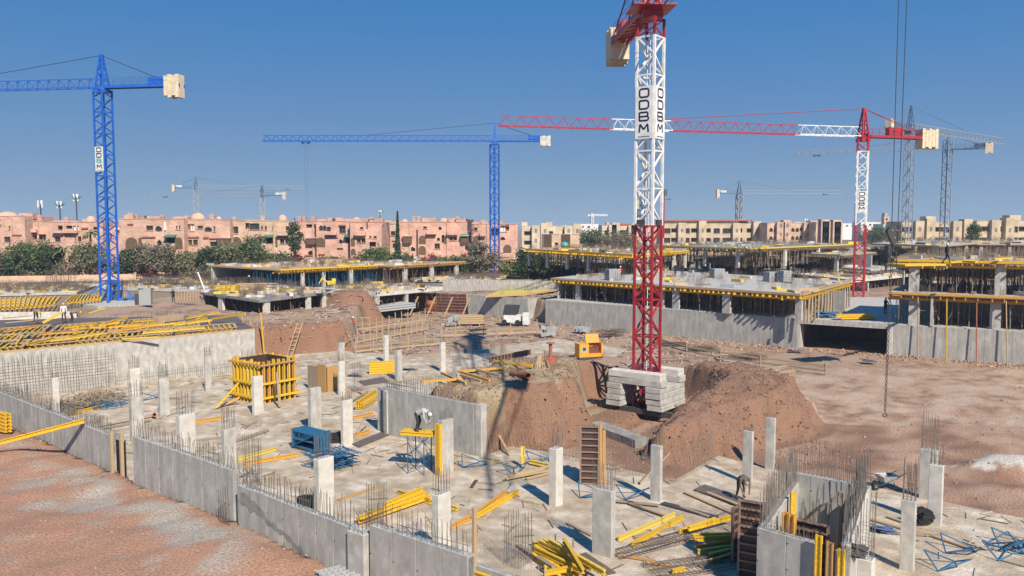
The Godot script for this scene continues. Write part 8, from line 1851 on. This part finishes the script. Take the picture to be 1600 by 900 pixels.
func make_workers() -> void:
	var navy := Color(0.012, 0.018, 0.04); var grey := Color(0.30, 0.30, 0.29); var white := Color(0.6, 0.6, 0.58); var blue := Color(0.03, 0.14, 0.36); var dark := Color(0.025, 0.025, 0.03); var tan := Color(0.22, 0.17, 0.12); var yel := Color(0.7, 0.5, 0.03); var red := Color(0.4, 0.04, 0.05)
	var near := [["person bending over on the scaffold platform in pale shirt", Vector3(-4.88, 0, -43.17) + Vector3(0, 2.2, 0), 1.1, pose("bend", Color(0.36, 0.39, 0.39), dark, white), 0.024],
		["person in brown bending down over the dark plywood sheet", Vector3(10.88, 0, -38.64) + Vector3(0, 0.06, 0), 0.1, pose("bend", Color(0.10, 0.085, 0.07), Color(0.12, 0.095, 0.07), Color(0.25, 0.2, 0.15)), 0.024],
		["person in blue shirt standing by the brown form panel", Vector3(9.03, 0, -32.48), 2.3, pose("work", blue, navy, Color(0.05, 0.04, 0.12)), 0.024]]
	for q in near: single("person", body_mesh(q[3], q[4]), M.cloth, q[0], "person", "workers", q[1], q[2])
	var kinds := {}
	for q in [["stand", white, dark, yel], ["walk", navy, navy, white], ["bend", tan, dark, yel], ["work", red, navy, white], ["stand", tan, grey, yel], ["walk", grey, tan, white], ["work", navy, dark, red]]: kinds[kinds.size()] = body_mesh(pose(q[0], q[1], q[2], q[3]), 0.04)
	for q in [[Vector3(-43.29, 3.75, -79.92), 0, 0.4, "person in pale shirt holding the yellow beam on the left deck"], [Vector3(-45.64, 3.75, -79.39), 2, 0.9, "person bending at the left deck's edge"], [Vector3(-41.87, 3.75, -78.86), 2, 2.2, "person crouched beside the pale-shirted man on the deck"], [Vector3(-42.97, 3.2, -105.15), 6, 0.0, "person in dark clothes by the timber stakes"], [Vector3(-37.01, 4.2, -116.73), 1, 2.0, "person in navy at the yellow crate's far side"],
		[Vector3(14.06, 5.95, -107.9), 3, 2.6, "person in red by the block stack on the raised slab"], [Vector3(22.54, 5.95, -114.68), 1, 0.3, "person in navy facing another on the raised slab"], [Vector3(23.51, 5.95, -114.68), 6, 3.0, "person in dark clothes facing the navy one on the raised slab"], [Vector3(37.45, 9.7, -71.66), 1, 1.2, "person in navy walking on the upper right deck"], [Vector3(-24.59, 6.3, -174.68), 0, 0.2, "person in white on the far deck by the yellow bin"], [Vector3(-24.97, 6.3, -164.77), 4, 1.0, "person in tan behind the yellow bin"], [Vector3(-21.61, 6.3, -171.25), 5, 0.0, "person in grey walking on the far deck"], [Vector3(-30.93, 2.8, -156.12), 3, 0.5, "person in red below the ochre deck"], [Vector3(-32.13, 2.8, -156.12), 1, 0.5, "person in navy below the ochre deck"], [Vector3(-18.02, 0.9, -93.81), 3, 0.2, "person in dark red standing in the trench"], [Vector3(87.38, 9.5, -240.57), 4, 0.0, "person on the far upper storey"], [Vector3(63.96, 4.7, -142.15), 6, 0.0, "person in dark clothes on the far parapet storey"], [Vector3(41.31, 3.25, -91.63), 6, 0.4, "person in dark clothes by the right building's corner"], [Vector3(-51.17, 3.2, -109.71), 4, 0.4, "person in tan right of the blue crane's foot"]]:
		single("person", kinds[q[1]], M.cloth, q[3], "person", "workers", q[0], q[2])

# ---------------------------------------------------------------- stones, clods and litter nobody could count
func scatter(nm: String, label: String, cat: String, mesh: Mesh, m: Material, tr: Array) -> void:
	var mm := MultiMesh.new()
	mm.transform_format = MultiMesh.TRANSFORM_3D
	mm.use_colors = true; mm.mesh = mesh; mm.instance_count = tr.size()
	for i in tr.size():
		mm.set_instance_transform(i, tr[i][0]); mm.set_instance_color(i, tr[i][1])
	var o := MultiMeshInstance3D.new()
	o.name = numbered(nm); o.multimesh = mm; o.material_override = m
	add_child(o); tag(o, label, cat); o.set_meta("kind", "stuff")
func stone_mesh() -> ArrayMesh:
	var mb := MB.new(); var r := RandomNumberGenerator.new(); r.seed = 3
	var p := []
	for d in [Vector3(0, 1, 0), Vector3(0, -1, 0), Vector3(1, 0, 0.2), Vector3(0.3, 0.1, 1), Vector3(-0.9, 0, 0.5), Vector3(-0.7, 0.1, -0.8), Vector3(0.5, -0.1, -0.9)]: p.append(d.normalized() * r.randf_range(0.75, 1.1) * Vector3(1, 0.7, 1))
	for i in 5:
		var a: Vector3 = p[2 + i]; var b: Vector3 = p[2 + (i + 1) % 5]
		for k in 2: mb.tri(p[k], a, b, ((a - p[k]).cross(b - p[k])).normalized() * (1.0 if ((a - p[k]).cross(b - p[k])).dot(a + b + p[k]) > 0 else -1.0))
	return mb.mesh(true)
func make_rubble() -> void:
	var st := stone_mesh(); var tr := []
	var put := func(x: float, z: float, s: float, c: Color) -> void:
		var b := Basis.from_euler(Vector3(rng.randf() * TAU, rng.randf() * TAU, rng.randf() * TAU)).scaled(Vector3.ONE * s)
		tr.append([Transform3D(b, Vector3(x, height(x, z) + s * 0.15, z)), c])
	var dirt := func() -> Color: return Color(0.34, 0.19, 0.125).lerp(Color(0.46, 0.34, 0.26), pow(rng.randf(), 2.0))
	# along the wall on the bank, denser at its foot
	for i in 2600:
		var f := rng.randf(); var a := Vector2(-31.2, -50.2).lerp(Vector2(-1.4, -24.3), f); var d := absf(rng.randfn()) * 2.6 + 0.1
		var p := a + Vector2(-0.65, 0.76) * d
		put.call(p.x, p.y, pow(rng.randf(), 5.0) * 0.06 + 0.01, dirt.call())
	for i in 1800: put.call(rng.randf_range(-26, 0), rng.randf_range(-46, -20), pow(rng.randf(), 5.0) * 0.06 + 0.01, dirt.call())
	# mound, ridge and pit
	for i in 8500:
		var x := rng.randf_range(-6, 19); var z := rng.randf_range(-62, -44)
		if outside(Vector2(x, z), SLAB) > 0.0: put.call(x, z, pow(rng.randf(), 4.0) * 0.10 + 0.015, dirt.call().darkened(0.22))
	for i in 5000:
		var x := rng.randf_range(14, 55); var z := rng.randf_range(-86, -33); var p := Vector2(x, z)
		if outside(p, SLAB) > 0.1 and outside(p, EXC) < 0.0: put.call(x, z, pow(rng.randf(), 5.0) * 0.10 + 0.015, dirt.call())
	for i in 9000:
		var x := rng.randf_range(-6, 20); var z := rng.randf_range(-60, -43); var p := Vector2(x, z)
		if outside(p, SLAB) > 0.0 and minf(outside(p, MOUND), outside(p, RIDGE)) < 2.5: put.call(x, z, rng.randf_range(0.02, 0.06), Color(0.25, 0.14, 0.09).lerp(Color(0.33, 0.2, 0.14), rng.randf()))
	for i in 5000:
		var b := i % 2 == 0
		var x := rng.randf_range(-27, -15.5) if b else rng.randf_range(-27, -16); var z := rng.randf_range(-88, -80.5) if b else rng.randf_range(-116, -105)
		if outside(Vector2(x, z), SLAB) > 0.0: put.call(x, z, rng.randf_range(0.03, 0.10), Color(0.25, 0.14, 0.09).lerp(Color(0.38, 0.25, 0.18), rng.randf()))
	# foot of the long wall and of the heap
	for i in 2600:
		var a := Vector2(20, -95.0).lerp(Vector2(52, -73.6), rng.randf()); var p := a + Vector2(-0.53, 0.85) * (absf(rng.randfn()) * 1.4 + 0.2)
		put.call(p.x, p.y, pow(rng.randf(), 4.0) * 0.2 + 0.03, dirt.call())
	# yard behind and the berm on the left
	for i in 4200:
		var x := rng.randf_range(-34, 24); var z := rng.randf_range(-126, -72); var p := Vector2(x, z)
		if outside(p, SLAB) > 0.1: put.call(x, z, pow(rng.randf(), 2.5) * 0.2 + 0.03, dirt.call().lerp(Color(0.5, 0.44, 0.36), 0.4))
	scatter("rubble", "loose stones and clods of reddish earth strewn over the ground", "rubble", st, M.stone, tr)
	# splinters, offcuts and wire on the basement floor
	tr = []
	var stick := MB.new(); stick.box(Vector3.ZERO, Vector3(1, 0.03, 0.06))
	for i in 2600:
		var x := rng.randf_range(-34, 26); var z := rng.randf_range(-80, -26); var p := Vector2(x, z)
		if outside(p, SLAB) > -0.2: continue
		if n_a.get_noise_2d(x * 1.5 + 40, z * 1.5) < -0.05: continue
		tr.append([Transform3D(Basis(Vector3.UP, rng.randf() * TAU).scaled(Vector3(rng.randf_range(0.15, 1.1), 1, 1)), Vector3(x, 0.03, z)), [Color(0.42, 0.32, 0.2), Color(0.2, 0.16, 0.12), Color(0.55, 0.5, 0.43)][rng.randi() % 3]])
	for i in 500:
		var a := Vector3(-31.23, 0, -58.03).lerp(Vector3(-30.89, 0, -62.44), rng.randf()) + Vector3(rng.randfn() * 0.8, 0, rng.randfn() * 0.5)
		tr.append([Transform3D(Basis.from_euler(Vector3(0, rng.randf() * TAU, rng.randf_range(-0.4, 0.4))).scaled(Vector3(rng.randf_range(0.3, 1.0), 1, 1)), Vector3(a.x, rng.randf_range(0.02, 0.5), a.z)), Color(0.36, 0.28, 0.19)])
	scatter("floor_litter", "splinters, offcuts and scraps littering the basement floor", "litter", stick.mesh(true), M.stone, tr)
	# timber and rubble litter over the yard behind
	tr = []
	for i in 900:
		var x := rng.randf_range(-36, 22); var z := rng.randf_range(-125, -76); var p := Vector2(x, z)
		if outside(p, SLAB) < 0.2 : continue
		tr.append([Transform3D(Basis.from_euler(Vector3(0, rng.randf() * TAU, rng.randf_range(-0.15, 0.15))).scaled(Vector3(rng.randf_range(0.5, 2.6), 2.0, 2.0)), Vector3(x, height(x, z) + 0.06, z)), [Color(0.42, 0.32, 0.2), Color(0.16, 0.13, 0.1), Color(0.5, 0.46, 0.4), Color(0.32, 0.25, 0.17)][rng.randi() % 4]])
	scatter("yard_litter", "scraps of timber strewn across the yard behind the mound", "litter", stick.mesh(true), M.stone, tr)
